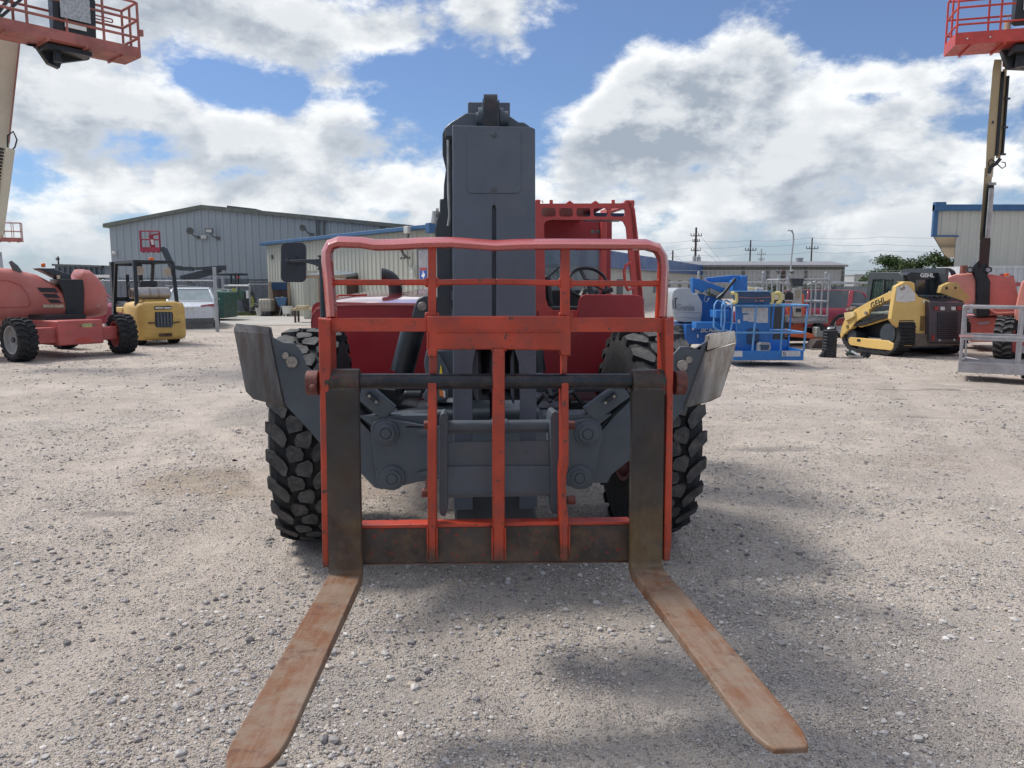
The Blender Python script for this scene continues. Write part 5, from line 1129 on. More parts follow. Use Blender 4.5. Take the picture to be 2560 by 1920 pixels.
# right: blue roofed building, long grey hall, small roofs
a = P2(1440, 700, 41.0); b_ = P2(1801, 700, 104.0); a.z = b_.z = 0; d = b_ - a; bF = Fr(a.x, a.y, math.degrees(math.atan2(d.y, d.x))); Lb = math.hypot(d.x, d.y)
t = thing('blue_roofed_building', 'long low building with a deep blue fascia seen past the cab', 'building', bF)
m = MB(bF); m.prism([(-5, .3, 2.56), (-5, -.35, 2.56), (-5, -.35, 3.58), (-5, 3, 3.75), (-5, 6.5, 3.3), (-5, 6.5, 2.56)], (Lb + 3, 0, 0)); m.build('roof', roof_bl, t, smooth=0)
m = MB(bF); ribbed(m, (-3, 0), (Lb, 0), 0, 2.58, .4, .03); m.build('ribbed_wall', wall_beige, t, smooth=0, fix=False); m = MB(bF); m.prism([(-3, .1, 0), (-3, 6, 0), (-3, 6, 2.4), (-3, .1, 2.4)], (Lb + 3, 0, 0)); m.build('wall', wall_beige, t, smooth=0)
m = MB(bF)
for k in range(7): m.box(3 + k * 6, 4.6 + k * 6, -.06, -.03, .9, 1.9)
m.build('window_row', glass_dk, t)
Yg = 85.0
t = thing('long_grey_hall', 'long low pale grey hall with a pitched roof beyond the right fence', 'building', Fr(P2(1790, 708, Yg).x, Yg, 0))
x0, x1, x2, x3 = [P2(p, 700, Yg).x for p in (1690, 2107, 2125.7, 2136)]
m = MB(W); ribbed(m, (x0, Yg), (x1, Yg), 0, zz(667, Yg), .5, .06); m.build('ribbed_wall', wall_far, t, smooth=0, fix=False)
m = MB(W); z_e, z_r = zz(667, Yg), zz(657.5, Yg); m.prism([(x1, Yg + .05, 0), (x2, Yg + 6, 0), (x3 + .3, Yg + 9, 0), (x3 + .3, Yg + 9, zz(672, Yg)), (x2 + .2, Yg + 6, z_r + .1), (x1, Yg + .05, z_e)], (x0 - x1, 0, 0)); m.build('wall', wall_beige, t, smooth=0)
m = MB(W); m.prism([(x1 + .3, Yg - .5, z_e), (x1 + .3, Yg - .5, z_e + .2), (x2 + .3, Yg + 6, z_r + .35), (x3 + .5, Yg + 9.3, zz(671, Yg) + .2), (x3 + .5, Yg + 9.3, zz(672, Yg)), (x2 + .3, Yg + 6, z_r + .1)], (x0 - x1 - .5, 0, 0)); m.build('roof', mat('grey_roof', (.20, .20, .21), .5), t, smooth=0)
m = MB(W)
for px in (1857.7, 1918, 2014, 2106): x = P2(px, 700, Yg).x; m.box(x - .12, x + .12, Yg - .2, Yg - .07, 0, z_e)
m.box(x0, x1, Yg - .15, Yg - .07, z_e - .32, z_e - .12); m.build('downspout', trim_dk, t)
m = MB(W); x = P2(1996, 700, Yg + 5).x; m.cyl((x, Yg + 5, z_e), (x, Yg + 5, zz(649, Yg + 5)), .38, n=14); m.cyl((x, Yg + 5, zz(649, Yg + 5)), (x, Yg + 5, zz(644.5, Yg + 5)), .44, n=14); m.build('roof_vent', galv, t)
block('far_gabled_shed', 'small pale gabled roof just left of the long grey hall', [(1700, 664), (1748, 655), (1778, 656), (1800, 670)], 120, 20, wall_far, mat('pale_roof', (.34, .35, .35), .5))
block('far_white_shed', 'small pale shed far behind the yellow loader cab', [(2136, 688), (2162, 688), (2163, 689)], 110, 14, wall_far, mat('pale_roof', (.34, .35, .35), .5))

# right building with canopy and blue trim
Yr = 45.0; zt_, zb_ = zz(513, Yr), zz(588, Yr)
t = thing('beige_building', 'tall beige ribbed building with blue trim and an overhanging corner', 'building', Fr(P2(2385, 708, Yr).x, Yr, 0))
xo, xw, xe = P2(2331.7, 600, Yr).x, P2(2390, 600, Yr).x, P2(2700, 600, Yr).x
m = MB(W); ribbed(m, (xo + .15, Yr), (xw, Yr), zb_, zt_ - .3, .46, .05); ribbed(m, (xw, Yr), (xe, Yr), 0, zt_ - .3, .46, .05); m.build('ribbed_wall', wall_beige, t, smooth=0, fix=False)
dd = Vector((.5, .866, 0)); m = MB(W); m.prism([(xw, Yr + .06, 0), (xe, Yr + .06, 0), (xe, Yr + .06, zt_), (xw, Yr + .06, zt_)], dd * 45); m.build('wall', wall_beige, t, smooth=0)
m = MB(W); m.prism([(xo, Yr + .06, zb_), (xw + .1, Yr + .06, zb_), (xw + .1, Yr + .06, zb_ + .10), (xo, Yr + .06, zb_ + .10)], dd * 45); m.prism([(xo, Yr + .06, zb_), (xo + .06, Yr + .06, zb_), (xo + .06, Yr + .06, zt_), (xo, Yr + .06, zt_)], dd * 45); m.build('soffit', soffit, t, smooth=0)
m = MB(W); m.box(xo - .12, xe, Yr - .22, Yr + .05, zt_ - .32, zt_ + .02); m.box(xo - .12, xo + .5, Yr - .26, Yr + .05, zt_ - .34, zt_ + .16); m.box(xo - .10, xo + .16, Yr - .14, Yr + .05, zb_ - .04, zt_ - .3); m.box(xo - .1, xw + .1, Yr - .1, Yr + .05, zb_ - .10, zb_ - .01); m.prism([(xo - .1, Yr, zt_), (xe, Yr, zt_), (xe, Yr, zt_ + .05), (xo - .1, Yr, zt_ + .05)], dd * 45)
m.build('blue_trim', trim_bl, t, bevel=.01)
Yk = 40.5; t = thing('shipping_container', 'stained white shipping container below the beige ribbed wall', 'container', Fr(P2(2402, 708, Yk).x, Yk, 0))
xk, xk2 = P2(2402, 700, Yk).x, P2(2700, 700, Yk).x; zk = zz(667, Yk); m = MB(W); ribbed(m, (xk, Yk), (xk2, Yk), .1, zk, .28, .05); m.build('ribbed_side', cont_w, t, smooth=0, fix=False)
m = MB(W); m.box(xk, xk2, Yk + .06, Yk + 2.4, .05, zk + .02); m.box(xk - .02, xk2, Yk - .06, Yk + .05, zk - .07, zk + .05); m.build('frame', cont_w, t)
m = MB(W); m.box(P2(2401, 700, Yk - .2).x, P2(2414, 700, Yk - .2).x, Yk - .3, Yk - .08, zz(685, Yk), zz(664, Yk)); m.box(xk - .05, xk + .15, Yk - .1, Yk - .065, .05, zk); m.build('rusty_corner', mat('brick_red_rust', (.16, .05, .035), .7, var=.3, vscale=4), t)
m = MB(W)
for px, py in ((2530, 695), (2546, 711), (2508, 690)): p_ = P2(px, py, Yk - .08); m.box(p_.x - .14, p_.x + .10, Yk - .09, Yk - .06, p_.z - .08, p_.z + .10)
m.build('red_marking', mat('sign_red', (.35, .05, .06), .5), t)

# fence, right
F_, L_ = fence_between(1560, 27, 2330, 29)
ft = chain_link('long_chain_link_fence', 'long pipe and chain link fence behind the blue boom lift', F_, L_, 1.66, step=.085, r=.003, posts=[i * 2.45 + .3 for i in range(5)], post_h=2.02, rail_r=.045, barbs=(1.95, 2.12))
m = MB(F_)
for i in range(5):
    x = i * 2.45 + .3; m.beam((x, .03, 1.6), (x + .5, .03, 1.05), .04)
m.build('diagonal_brace', galv, ft)
for px, py, Y in ((2074, 684, 27.5), (1971, 690, 27.3), (2245, 690, 28), (2379, 676, 28.2)):
    t = on_ground('fence_post', {2074: 'thin steel post beside the right end of the grey railed platform', 1971: 'leaning pale pipe post behind the grey railed platform', 2245: 'short dark post left of the yellow loader cab', 2379: 'thick pale pipe post behind the loader, left of the right boom lift'}[px], 'post', px, Y, 'steel posts along the right fence')
    f = FR[t.name]; m = MB(f); m.cyl((0, 0, 0), (0, 0, W.y(px, py, Y).z), .05, n=10); m.build('pole', galv, t)
t = on_ground('yard_light_post', 'wooden post with two small floodlights above the grey railed platform', 'lamp post', 1957, 29); f = FR[t.name]; zt2 = zz(673, 29)
m = MB(f); m.cyl((0, 0, 0), (0, 0, zt2), .09, n=10); m.build('pole', wood, t); m = MB(f); m.tube([(0, 0, zt2 - .35), (.2, 0, zt2 - .3), (.22, 0, zt2 - .15)], .02, 6); m.tube([(-.14, 0, 0), (-.14, 0, zt2 - .1)], .06, 8); m.build('arm', galv, t)
for x, s_ in ((.24, 1), (-.14, -1)): m = MB(f); m.lathe((x, 0, zt2 - .12), (s_, -.3, .3), [(0, .03), (.05, .07), (.14, .08), (.14, .05), (.08, .02)], n=10); m.build('lamp_head', trim_dk, t)

# poles and wires
def upole(px, top, Y, arms, r=.15, xf=(), label='', m_=pole_m):
    t = on_ground('utility_pole', label, 'pole', px, Y, 'utility poles beyond the yard'); f = FR[t.name]; m = MB(f); zt3 = zz(top, Y); m.cyl((0, 0, 0), (0, 0, zt3), r * 1.15, r2=r * .8, n=8); m.build('pole', m_, t)
    for py, hw in arms:
        z = zz(py, Y); m = MB(f); w_ = hw * Y / FPX; m.beam((-w_, -.15, z), (w_, -.15, z), .10)
        for k in (-1, -.45, .45, 1): m.cyl((w_ * k, -.15, z), (w_ * k, -.15, z + .35), .055, n=6)
        m.build('crossarm', m_, t)
    for dx, y0, y1 in xf: m = MB(f); m.cyl((dx * Y / FPX, -.2, zz(y1, Y)), (dx * Y / FPX, -.2, zz(y0, Y)), .28, n=10); m.cyl((dx * Y / FPX, -.2, zz(y0, Y)), (dx * Y / FPX, -.2, zz(y0, Y) + .3), .1, n=6); m.build('transformer', galv, t)
    return t
upole(1736.4, 568.6, 110, ((590, 13), (604, 8), (627, 11)), .17, ((-3, 641, 656), (8, 642, 656)), 'tall pole with three crossarms and two grey transformers')
upole(1872.5, 600.5, 110, ((626, 13),), .12, (), 'dark pole with one crossarm left of the thin grey street light')
upole(1900, 622, 130, ((637, 10), (650, 7)), .14, (), 'smaller grey pole with two crossarms, nearest the grey hall roof', galv)
upole(2025, 595, 110, ((622, 14),), .12, (), 'dark pole with one crossarm right of the thin grey street light')
upole(1680, 626, 120, (), .14, (), 'short pole with guy wires behind the blue roofed building')
upole(150, 641, 120, ((650, 4),), .14, (), 'small far pole behind the left boom lift')
t = upole(5, 630, 150, ((637, 5), (641, 6)), .5, (), 'far lattice mast at the left edge of the photo', galv)
t = on_ground('street_light', 'thin grey street light with a short bent arm above the hall roof', 'street light', 1973, 80); f = FR[t.name]; k_ = 80 / FPX; m = MB(f)
m.tube([(0, 0, 0), (3 * k_, 0, zz(640, 80)), (6 * k_, 0, zz(600, 80)), (4.5 * k_, 0, zz(585, 80)), (0, 0, zz(577, 80))], .08, 6); m.build('pole', galv, t); m = MB(f); m.box(-.4, .1, -.1, .1, zz(578, 80), zz(575.5, 80)); m.build('lamp_head', galv, t)
for i, (pts, Y) in enumerate(((((1600, 606), (1736, 600), (1872, 601), (2025, 594), (2200, 592), (2500, 590)), 110), (((1600, 625), (1736, 618), (1872, 614), (2025, 608), (2200, 611), (2500, 612)), 110), (((1600, 640), (1736, 637), (1872, 635), (2025, 630), (2200, 627), (2500, 624)), 110))):
    m = MB(W); P = []
    for a, b_ in zip(pts[:-1], pts[1:]):
        A_, B_ = P2(*a, Y), P2(*b_, Y)
        for k in range(6): u = k / 6; P.append(A_.lerp(B_, u) - Vector((0, 0, .25 * 4 * u * (1 - u))))
    m.tube(P, .014, 4); o = m.build('overhead_wire', trim_dk, None); tag(o, ('highest', 'middle', 'lowest')[i] + ' of the three overhead wires strung between the poles', 'wire', 'overhead wires between the poles')
m = MB(W)
for a, b_ in (((1737, 572), (1800, 650)), ((1737, 606), (1798, 660)), ((1680, 628), (1705, 655)), ((1680, 630), (1660, 655)), ((1680, 634), (1695, 655))): m.tube([P2(*a, 112), P2(*b_, 118)], .02, 4)
o = m.build('guy_wires', trim_dk, None); tag(o, 'slanting guy wires beside the transformer pole', 'wire')

# tree and shrubs: leaf clusters through the volume of the crown
def crown(name, root, F, blobs, n, size, mt, seed):
    rs = np.random.RandomState(seed); V = []
    w_ = np.array([b[3] * b[4] * b[5] for b in blobs]) ** .7; w_ /= w_.sum(); idx = rs.choice(len(blobs), n, p=w_); B_ = np.array(blobs)[idx]
    d = rs.randn(n, 3); d /= np.linalg.norm(d, axis=1)[:, None]; rr = rs.rand(n) ** .45 * (1 + .25 * rs.randn(n).clip(-1, 1.6)); c0 = B_[:, :3] + d * rr[:, None] * B_[:, 3:6]; c0 = c0[c0[:, 2] > .1]; n = len(c0)
    u = rs.randn(n, 3); u /= np.linalg.norm(u, axis=1)[:, None]; v = np.cross(u, rs.randn(n, 3)); v /= np.linalg.norm(v, axis=1)[:, None]; s_ = (size * (.5 + rs.rand(n)))[:, None]
    V = np.stack([c0 - u * s_, c0 - v * s_ * .45, c0 + u * s_, c0 + v * s_ * .45], 1).reshape(-1, 3); o = np_mesh(name, V, np.arange(4 * n).reshape(-1, 4), 4, [mt]); o.parent = root; return o
t = on_ground('tree', 'wide bushy green tree behind the yellow loader cab', 'tree', 2272, 60); f = FR[t.name]; rs_ = random.Random(5); BL = []
for i in range(26):
    x = rs_.uniform(-2.9, 3.2); hmax = 3.9 * (1 - (x / 3.6) ** 4 * .35) - (0.9 if x < -1.8 else 0); z = rs_.uniform(1.2, hmax - .45); BL.append((x, rs_.uniform(-1.4, 1.4), z + .12, rs_.uniform(.45, .85), rs_.uniform(.5, .8), rs_.uniform(.35, .6)))
crown('crown', t, f, BL, 15000, .10, leaf_m, 2)
m = MB(f); m.tube([(0, 0, 0), (.1, 0, .8), (0, 0, 1.4)], .2, 8, r2=.13)
for k in range(6): a = k * 1.05; m.tube([(0, 0, 1.2), (math.cos(a) * .8, math.sin(a) * .6, 2.0), (math.cos(a) * 1.9, math.sin(a) * .9, 2.8)], .09, 6, r2=.03)
m.build('trunk', bark, t)
for px, Y, w_, lab in ((1935, 34, .9, 'dark green shrub behind the fence under the thin grey pole'), (2005, 33, 1.0, 'dark green shrub behind the fence, right of the small floodlights'), (2080, 35, .8, 'dark green shrub behind the fence, left of the red car'), (1790, 36, .7, 'dark green shrub seen under the blue boom')):
    t = on_ground('shrub', lab, 'shrub', px, Y, 'shrubs behind the right fence'); f = FR[t.name]; BL = [(rs_.uniform(-w_, w_), 0, rs_.uniform(.4, 1.5), .4, .35, .35) for _ in range(7)]; crown('foliage', t, f, BL, 1600, .06, leaf_m, int(px))
    m = MB(f); m.tube([(0, 0, 0), (.1, 0, .8)], .04, 6); m.build('stem', bark, t)
# ------------------------------------------------------------------ machines in the yard
def rounded_pipe(pts, r0=.06, n=4):
    """a polyline with rounded corners"""
    P = [Vector(p) for p in pts]; out = [P[0]]
    for i in range(1, len(P) - 1):
        a = (P[i-1] - P[i]); b = (P[i+1] - P[i]); r = min(r0, a.length * .45, b.length * .45); a.normalize(); b.normalize(); s, e = P[i] + a * r, P[i] + b * r
        for k in range(n + 1): t = k / n; out.append(s * (1-t)**2 + P[i] * 2*t*(1-t) + e * t*t)
    out.append(P[-1]); return out
def basket(root, F, x0, x1, y0, y1, z0, h, m_, rails=(1., .68, .36), kick=.18, r=.020, nx=3, ny=2, floor_m=None, split=None):
    """work platform: floor pan with toe boards, posts and rails; each group a part"""
    fl = MB(F); fl.box(x0, x1, y0, y1, z0, z0 + .03)
    for a in ((x0, x1, y0, y0 + .012), (x0, x1, y1 - .012, y1), (x0, x0 + .012, y0 + .012, y1 - .012), (x1 - .012, x1, y0 + .012, y1 - .012)): fl.box(*a, z0 + .03, z0 + kick)
    for i in range(4): xx = x0 + (x1 - x0) * (i + .5) / 4; fl.box(xx - .02, xx + .02, y0, y1, z0 - .04, z0)
    f_ = fl.build('platform_floor', floor_m or m_, root, bevel=.004)
    rl = MB(F)
    for k in rails:
        z = z0 + h * k; rl.tube(rounded_pipe([(x0 + .02, y0 + .3, z), (x0 + .02, y0 + .02, z), (x1 - .02, y0 + .02, z), (x1 - .02, y1 - .02, z), (x0 + .02, y1 - .02, z), (x0 + .02, y0 + .3, z)], .07), r, 8)
    rl.build('guard_rail', m_, root, smooth=40)
    for i in range(nx + 1):
        for yy in (y0 + .02, y1 - .02):
            x = x0 + .02 + (x1 - x0 - .04) * i / nx; p = MB(F); p.cyl((x, yy, z0 + .03), (x, yy, z0 + h), r, n=8); p.build('rail_post', m_, root, smooth=40)
    for j in range(1, ny):
        for x in (x0 + .02, x1 - .02): y = y0 + (y1 - y0) * j / ny; p = MB(F); p.cyl((x, y, z0 + .03), (x, y, z0 + h), r, n=8); p.build('rail_post', m_, root, smooth=40)
    return f_
def control_box(root, F, x0, x1, y, z0, z1, decal=True, facing=-1):
    m = MB(F); m.prism([(x0, y - .14, z1 - .16), (x0, y + .14, z1 - .06), (x0, y + .14, z0 + .1), (x0, y - .06, z0)], (x1 - x0, 0, 0)); m.box(x0 - .05, x1 + .05, y - .20, y + .20, z1 - .10, z1)
    c_ = m.build('control_box', black, root, bevel=.015)
    if decal: s = MB(F); s.box(x0 + .12, x1 - .12, y - .155, y - .145, z0 + .28, z1 - .18); s.build('decal', mat('grey_printed_decal', (.38, .40, .42), .5, var=.25, vscale=30), c_, smooth=0); s = MB(F); s.box(x0 + .2, x1 - .2, y - .12, y - .10, z0 + .12, z0 + .2); s.build('decal', white, c_, smooth=0)
    return c_
def hood(F, pts_lo, name='', steps=6): pass
def loft_body(root, name, F, secs, m_, smooth=60, bevel=0):
    """secs: (x, y0, y1, z0, z1, r) rounded-rectangle sections along x"""
    mb = MB(F); rings = []
    for x, y0, y1, z0, z1, r in secs:
        ring = []
        for cy, cz, a0 in ((y1 - r, z1 - r, 0), (y0 + r, z1 - r, 1.5708), (y0 + r, z0 + r, 3.1416), (y1 - r, z0 + r, 4.7124)):
            for k in range(5): a = a0 + k / 4 * 1.5708; ring.append(Vector((x, cy + r * math.cos(a), cz + r * math.sin(a))))
        rings.append(ring)
    return mb.loft(rings).build(name, m_, root, smooth=smooth, bevel=bevel)

# --- boom lift, left: faded red chassis and hoods, cream boom up to the high basket
F1 = Fr(-10.42, 16.25, 57)
L1 = thing('boom_lift', 'faded pink boom lift at the left edge, its cream boom raised to a weathered basket', 'boom lift', F1)
wheel(L1, F1, (.0, .0, .47), (1, 0, 0), .47, .40, .29, rubber_dk, mat('grey_rim', (.30, .29, .29), .5, dirt=.5), n=20, style='bar', lug=.035)
wheel(L1, F1, (2.25, .0, .47), (math.cos(.15), -math.sin(.15), 0), .47, .40, .29, rubber_dk, pinkdk, n=20, style='bar', lug=.035)
wheel(L1, F1, (0, 2.6, .47), (1, 0, 0), .47, .40, .29, rubber_dk, pinkdk, n=18, style='bar', lug=.035); wheel(L1, F1, (2.25, 2.6, .47), (1, 0, 0), .47, .40, .29, rubber_dk, pinkdk, n=18, style='bar', lug=.035)
m = MB(F1); m.box(.22, .72, -.18, .12, .36, .70); m.box(1.60, 2.05, -.18, .12, .36, .66); m.build('axle_beam', pinkdk, L1, bevel=.02)
m = MB(F1); m.box(.66, 1.66, -.28, 2.8, .30, .84); chb = m.build('chassis', pinkdk, L1, bevel=.03)
m = MB(F1); y_ = -.285; m.prism([F1.y(x, y, y_) for x, y in ((203.5, 814.5), (208, 818.3), (230, 817), (229.5, 808), (207, 809.3))], (0, -.003, 0)); l_ = m.build('tag_label', mat('pale_yellow_tag', (.52, .50, .22), .5), chb, smooth=0)
cN = F1.y(219, 813.3, y_ - .004); lettering('tag_lettering', 'M0670548', .085, mat('olive_print', (.16, .19, .10), .6), l_, cN, (1, 0, 0), depth=.001, fit=.36)
m = MB(F1); m.prism([F1.y(x, y, y_) for x, y in ((190, 845), (229, 844), (229, 855), (190, 856))], (0, -.003, 0)); m.build('red_patch', mat('brighter_red_patch', (.50, .07, .05), .5), chb, smooth=0)
m = MB(F1); m.box(.70, 1.60, .3, 2.2, .84, .95); m.build('turntable_ring', black, L1)
FB = Fr(-11.0, 17.3, 40)          # upper body turned a little against the chassis
def fb(px, py, ly=0): return FB.y(px, py, ly)
xr_, xm0, xm1 = fb(251, 740).x, fb(163, 740).x, fb(210, 740).x; xl_ = xm0 - 4.2
zb0, zt0 = fb(120, 799).z, fb(100, 669).z
L_h = xm0 - xl_
secs = [(xl_, .0, 1.15, zb0, zt0 - .1, .10)] + [(xl_ + L_h * t, -.04, 1.2, zb0 - .02, zt0 + dz, .28) for t, dz in ((.1, -.02), (.4, .03), (.62, .02), (.78, -.03), (.88, -.16), (.95, -.34), (1.0, -.50))]
hd = loft_body(L1, 'engine_hood', FB, secs, pink)
m = MB(FB)
for (x0, y0), (x1, y1) in (((93, 719), (147, 731)), ((106, 734), (151, 745)), ((118, 748), (156, 758))): m.prism([fb(x0, y0, -.06), fb(x1 - 10, y0 + 1, -.06), fb(x1, y1, -.06), fb(x0 + 9, y1 - 1, -.06)], (0, .03, 0))
m.build('vent_slot', black, hd, smooth=0)
m = MB(FB); m.prism([fb(x, y, -.06) for x, y in ((108, 761.5), (159.5, 762), (160, 769), (109, 769))], (0, .02, 0)); m.prism([fb(x, y, -.02) for x, y in ((214.5, 761.5), (248, 760), (248, 767), (214.5, 768))], (0, .02, 0)); m.build('decal_strip', mat('cream_decal', (.50, .42, .30), .5, var=.3, vscale=20), hd, smooth=0)
m = MB(FB); m.tube([fb(0, 768.5, -.05), fb(70, 767, -.055), fb(76, 760, -.06), fb(70, 735, -.06), fb(50, 712, -.06), fb(25, 702, -.06), fb(0, 700, -.06)], .010, 6); m.build('moulded_seam', pinkdk, hd)
e0 = fb(46, 684, .15); m = MB(FB); m.tube([e0 - Vector((0, 0, .05)), e0 + Vector((-.01, 0, .05)), e0 + Vector((-.06, 0, .15)), e0 + Vector((-.14, 0, .27))], [.085, .080, .070, .035], 14); m.lathe(e0 - Vector((0, 0, .06)), (0, 0, 1), [(0, .05), (0, .13), (.02, .12), (.02, .05)], n=14); m.build('exhaust_stack', mat('dull_grey_stack', (.10, .10, .11), .5), hd, smooth=50)
secs = [(xm1 - .05, .0, 1.1, zb0 + .03, zt0 - .12, .2), (xm1 + .02, -.03, 1.15, zb0 + .02, zt0 - .02, .22), (xm1 + .2, -.03, 1.15, zb0 + .02, zt0 - .05, .25), (xm1 + .38, -.01, 1.1, zb0 + .04, zt0 - .22, .3), (xm1 + .5, .03, 1.05, zb0 + .08, zt0 - .42, .3), (xr_, .15, .9, zb0 + .22, zt0 - .75, .2)]
loft_body(L1, 'side_hood', FB, secs, pink)
m = MB(FB); pts = [(145, 697), (208, 699), (211, 730), (210, 770), (206, 796), (163, 798), (165, 770), (157, 730), (150, 712)]; m.prism([fb(x, y, -.07) for x, y in pts], (0, 1.1, 0)); tk = m.build('black_cover', black, L1, bevel=.02)
m = MB(FB); m.prism([fb(x, y, .10) for x, y in ((92, 670), (130, 671), (175, 686), (180, 698), (150, 698), (120, 683))], (0, .7, 0)); m.build('top_cover', slate_dk, L1, bevel=.02)
m = MB(FB); m.prism([fb(x, y, .3) for x, y in ((93, 674), (135, 670), (172, 686), (160, 690), (130, 682))], (0, .5, 0)); m.build('top_plate', mat('grey_plate', (.13, .15, .16), .5), L1, bevel=.01)
b0 = fb(108.5, 668, .4); m = MB(FB); m.cyl(b0, b0 + Vector((0, 0, .09)), .045, n=14); m.build('beacon', orange_em, L1, bevel=.01)
b0 = fb(146.5, 697, .0); m = MB(FB); m.cyl(b0, b0 + Vector((0, 0, .08)), .035, n=12); m.build('filler_cap', mat('beige_cap', (.5, .42, .30), .5), L1)
# its basket, high up
FB1 = Fr(-1.993 * 4.8, 3.224 * 4.8, 48.4)
basket(L1, FB1, -.45, 2.42, .0, .82, 6.45, 1.12, bask_rust, rails=(1, .68, .36), kick=.20, nx=4, r=.028)
control_box(L1, FB1, .75, 1.55, .12, 6.62, 7.55)
m = MB(FB1); m.box(.65, 1.5, .2, .7, 6.32, 6.41); m.prism([(.45, .6, 6.42), (.6, .6, 6.42), (.8, .6, 6.12), (1.0, .6, 6.06), (1.05, .6, 6.18), (1.6, .6, 6.36), (1.6, .6, 6.42)], (0, .15, 0)); m.cyl((.9, .4, 6.35), (.9, .4, 6.12), .07, n=14); m.build('platform_rotator', black, L1, bevel=.02)
m = MB(FB1); m.tube(rounded_pipe([(1.6, .8, 7.35), (2.2, .8, 7.35), (2.2, .8, 7.28), (1.6, .8, 7.28)], .03), .014, 6); m.cyl((2.45, .0, 7.02), (2.45, .0, 6.90), .05, n=8); m.build('rail_hook', bask_rust, L1)
m = MB(FB1)
for i, (a, b_) in enumerate((((-.3, .5, 6.5), (.4, .3, 7.6)), ((-.2, .45, 6.6), (.6, .35, 7.5)), ((0, .5, 6.5), (-.3, .4, 7.6)))): m.beam(a, b_, .12, .05)
m.build('jib_arm', slate_dk, L1)
m = MB(W); p0 = P2(24, 95, 17.0); p1 = P2(-36, 640, 15.3); p2_ = P2(-50, 640, 15.3)
UL = (-.52, .85, 0); m.beam(p0, p1, .38, .36, UL); m.beam(p0.lerp(p2_, .58) , p2_, .44, .44, UL); m.build('boom', cream, L1, bevel=.015)
m = MB(W); q0 = P2(27, 374, 15.75); q1 = P2(-2, 590, 15.3); m.beam(q0, q1, .14, .16, UL); cpr = m.build('power_track', cream, L1, bevel=.01)
m = MB(W)
for k in range(26): c0 = q0.lerp(q1, k / 26) + Vector((-.12, -.1, 0)); m.box(c0.x - .03, c0.x + .03, c0.y - .05, c0.y + .05, c0.z - .03, c0.z + .015)
m.build('track_links', black, cpr, smooth=0)
m = MB(W); c0 = P2(30, 352, 15.8); m.tube([c0 + Vector((-.1, 0, -.15)), c0 + Vector((-.08, 0, .1)), c0 + Vector((.04, 0, .18)), c0 + Vector((.10, 0, .02)), c0 + Vector((.05, 0, -.12)), c0 + Vector((-.02, 0, -.18))], .016, 6); m.build('hose_loop', black, L1, smooth=40)
m = MB(W); m.beam(P2(49, 108, 16.9), P2(22, 355, 16.0), .03, .10, UL); m.build('boom_edge_strip', mat('red_brown_strip', (.30, .13, .10), .5), L1)

# small far basket on its own boom, beyond the left edge lift
F_ = Fr(P2(15, 700, 46).x, 46, 25); t = thing('far_boom_lift', 'distant raised dark red basket just right of the cream boom', 'boom lift', F_)
basket(t, F_, -.9, .95, 0, .8, zz(603, 46), 1.1, bask_rust, rails=(1, .55), nx=4, kick=.22, r=.018)
m = MB(F_); m.box(-.5, -.1, .2, .5, zz(603, 46) + .3, zz(603, 46) + 1.3); m.build('control_box', slate_dk, t); m = MB(F_); m.beam((-.4, .8, zz(605, 46)), (-4.5, 1.5, .8), .22); m.build('boom', slate_dk, t)
m = MB(F_); m.box(-5.6, -3.2, .6, 2.4, .35, 1.5); m.build('chassis', pinkdk, t, bevel=.05)

# --- yellow forklift seen from behind
F2 = Fr(P2(342, 708, 20.2).x, 20.2, 45)
FL = thing('forklift', 'worn yellow forklift with a propane tank, seen from behind beside the boom lift', 'forklift', F2)
loft_body(FL, 'counterweight', F2, [(.0, .12, 1.2, .18, 1.02, .10), (.06, .02, 1.2, .15, 1.12, .12), (.25, -.03, 1.2, .14, 1.16, .12), (.62, -.04, 1.2, .14, 1.17, .12), (1.0, -.03, 1.2, .14, 1.16, .12), (1.19, .02, 1.2, .15, 1.12, .12), (1.25, .12, 1.2, .18, 1.02, .10)], yel, smooth=50)
cw_ = bpy.data.objects['counterweight']
q = lambda x, y, l=-.05: F2.y(x, y, l)
m = MB(F2); m.prism([q(*p) for p in ((388, 780), (431, 780), (433, 786), (433, 812), (430, 818), (391, 818), (388, 812))], (0, .03, 0)); gr_ = m.build('grille', black, cw_, bevel=.01)
m = MB(F2)
for k in range(5): p_ = q(396 + k * 8, 800, -.06); m.box(p_.x - .025, p_.x + .02, p_.y, p_.y + .02, p_.z - .2, p_.z + .2)
m.build('grille_bar', slate2, gr_)
m = MB(F2); m.prism([q(*p) for p in ((386.5, 766), (428.5, 765), (428.5, 773), (386.5, 774))], (0, .02, 0)); pl = m.build('name_plate', black, cw_); m = MB(F2)
for x0, x1 in ((388.5, 408.5), (410.5, 427)): m.prism([q(x, y, -.054) for x, y in ((x0, 768.3), (x1, 768), (x1, 771), (x0, 771.6))], (0, .002, 0))
m.build('plate_marking', white, pl, smooth=0)
m = MB(F2); m.prism([q(x, y, -.056) for x, y in ((397, 834), (430, 832), (431, 841), (399, 842))], (0, .02, 0)); m.prism([q(x, y, -.056) for x, y in ((372, 805), (389, 806), (389, 809), (372, 809))], (0, .02, 0)); m.prism([q(x, y, -.056) for x, y in ((431, 806), (451, 803), (451, 806), (431, 809))], (0, .02, 0)); m.build('rust_scar', mat('rust_scar', (.10, .055, .035), .8, var=.4, vscale=8), cw_, smooth=0)
m = MB(F2); m.box(.03, .95, 1.15, 2.2, .35, .75); m.build('body', black, FL, bevel=.04); m = MB(F2); m.box(-.02, .2, 1.15, 1.65, .85, 1.0); m.build('fender', yel, FL, bevel=.03)
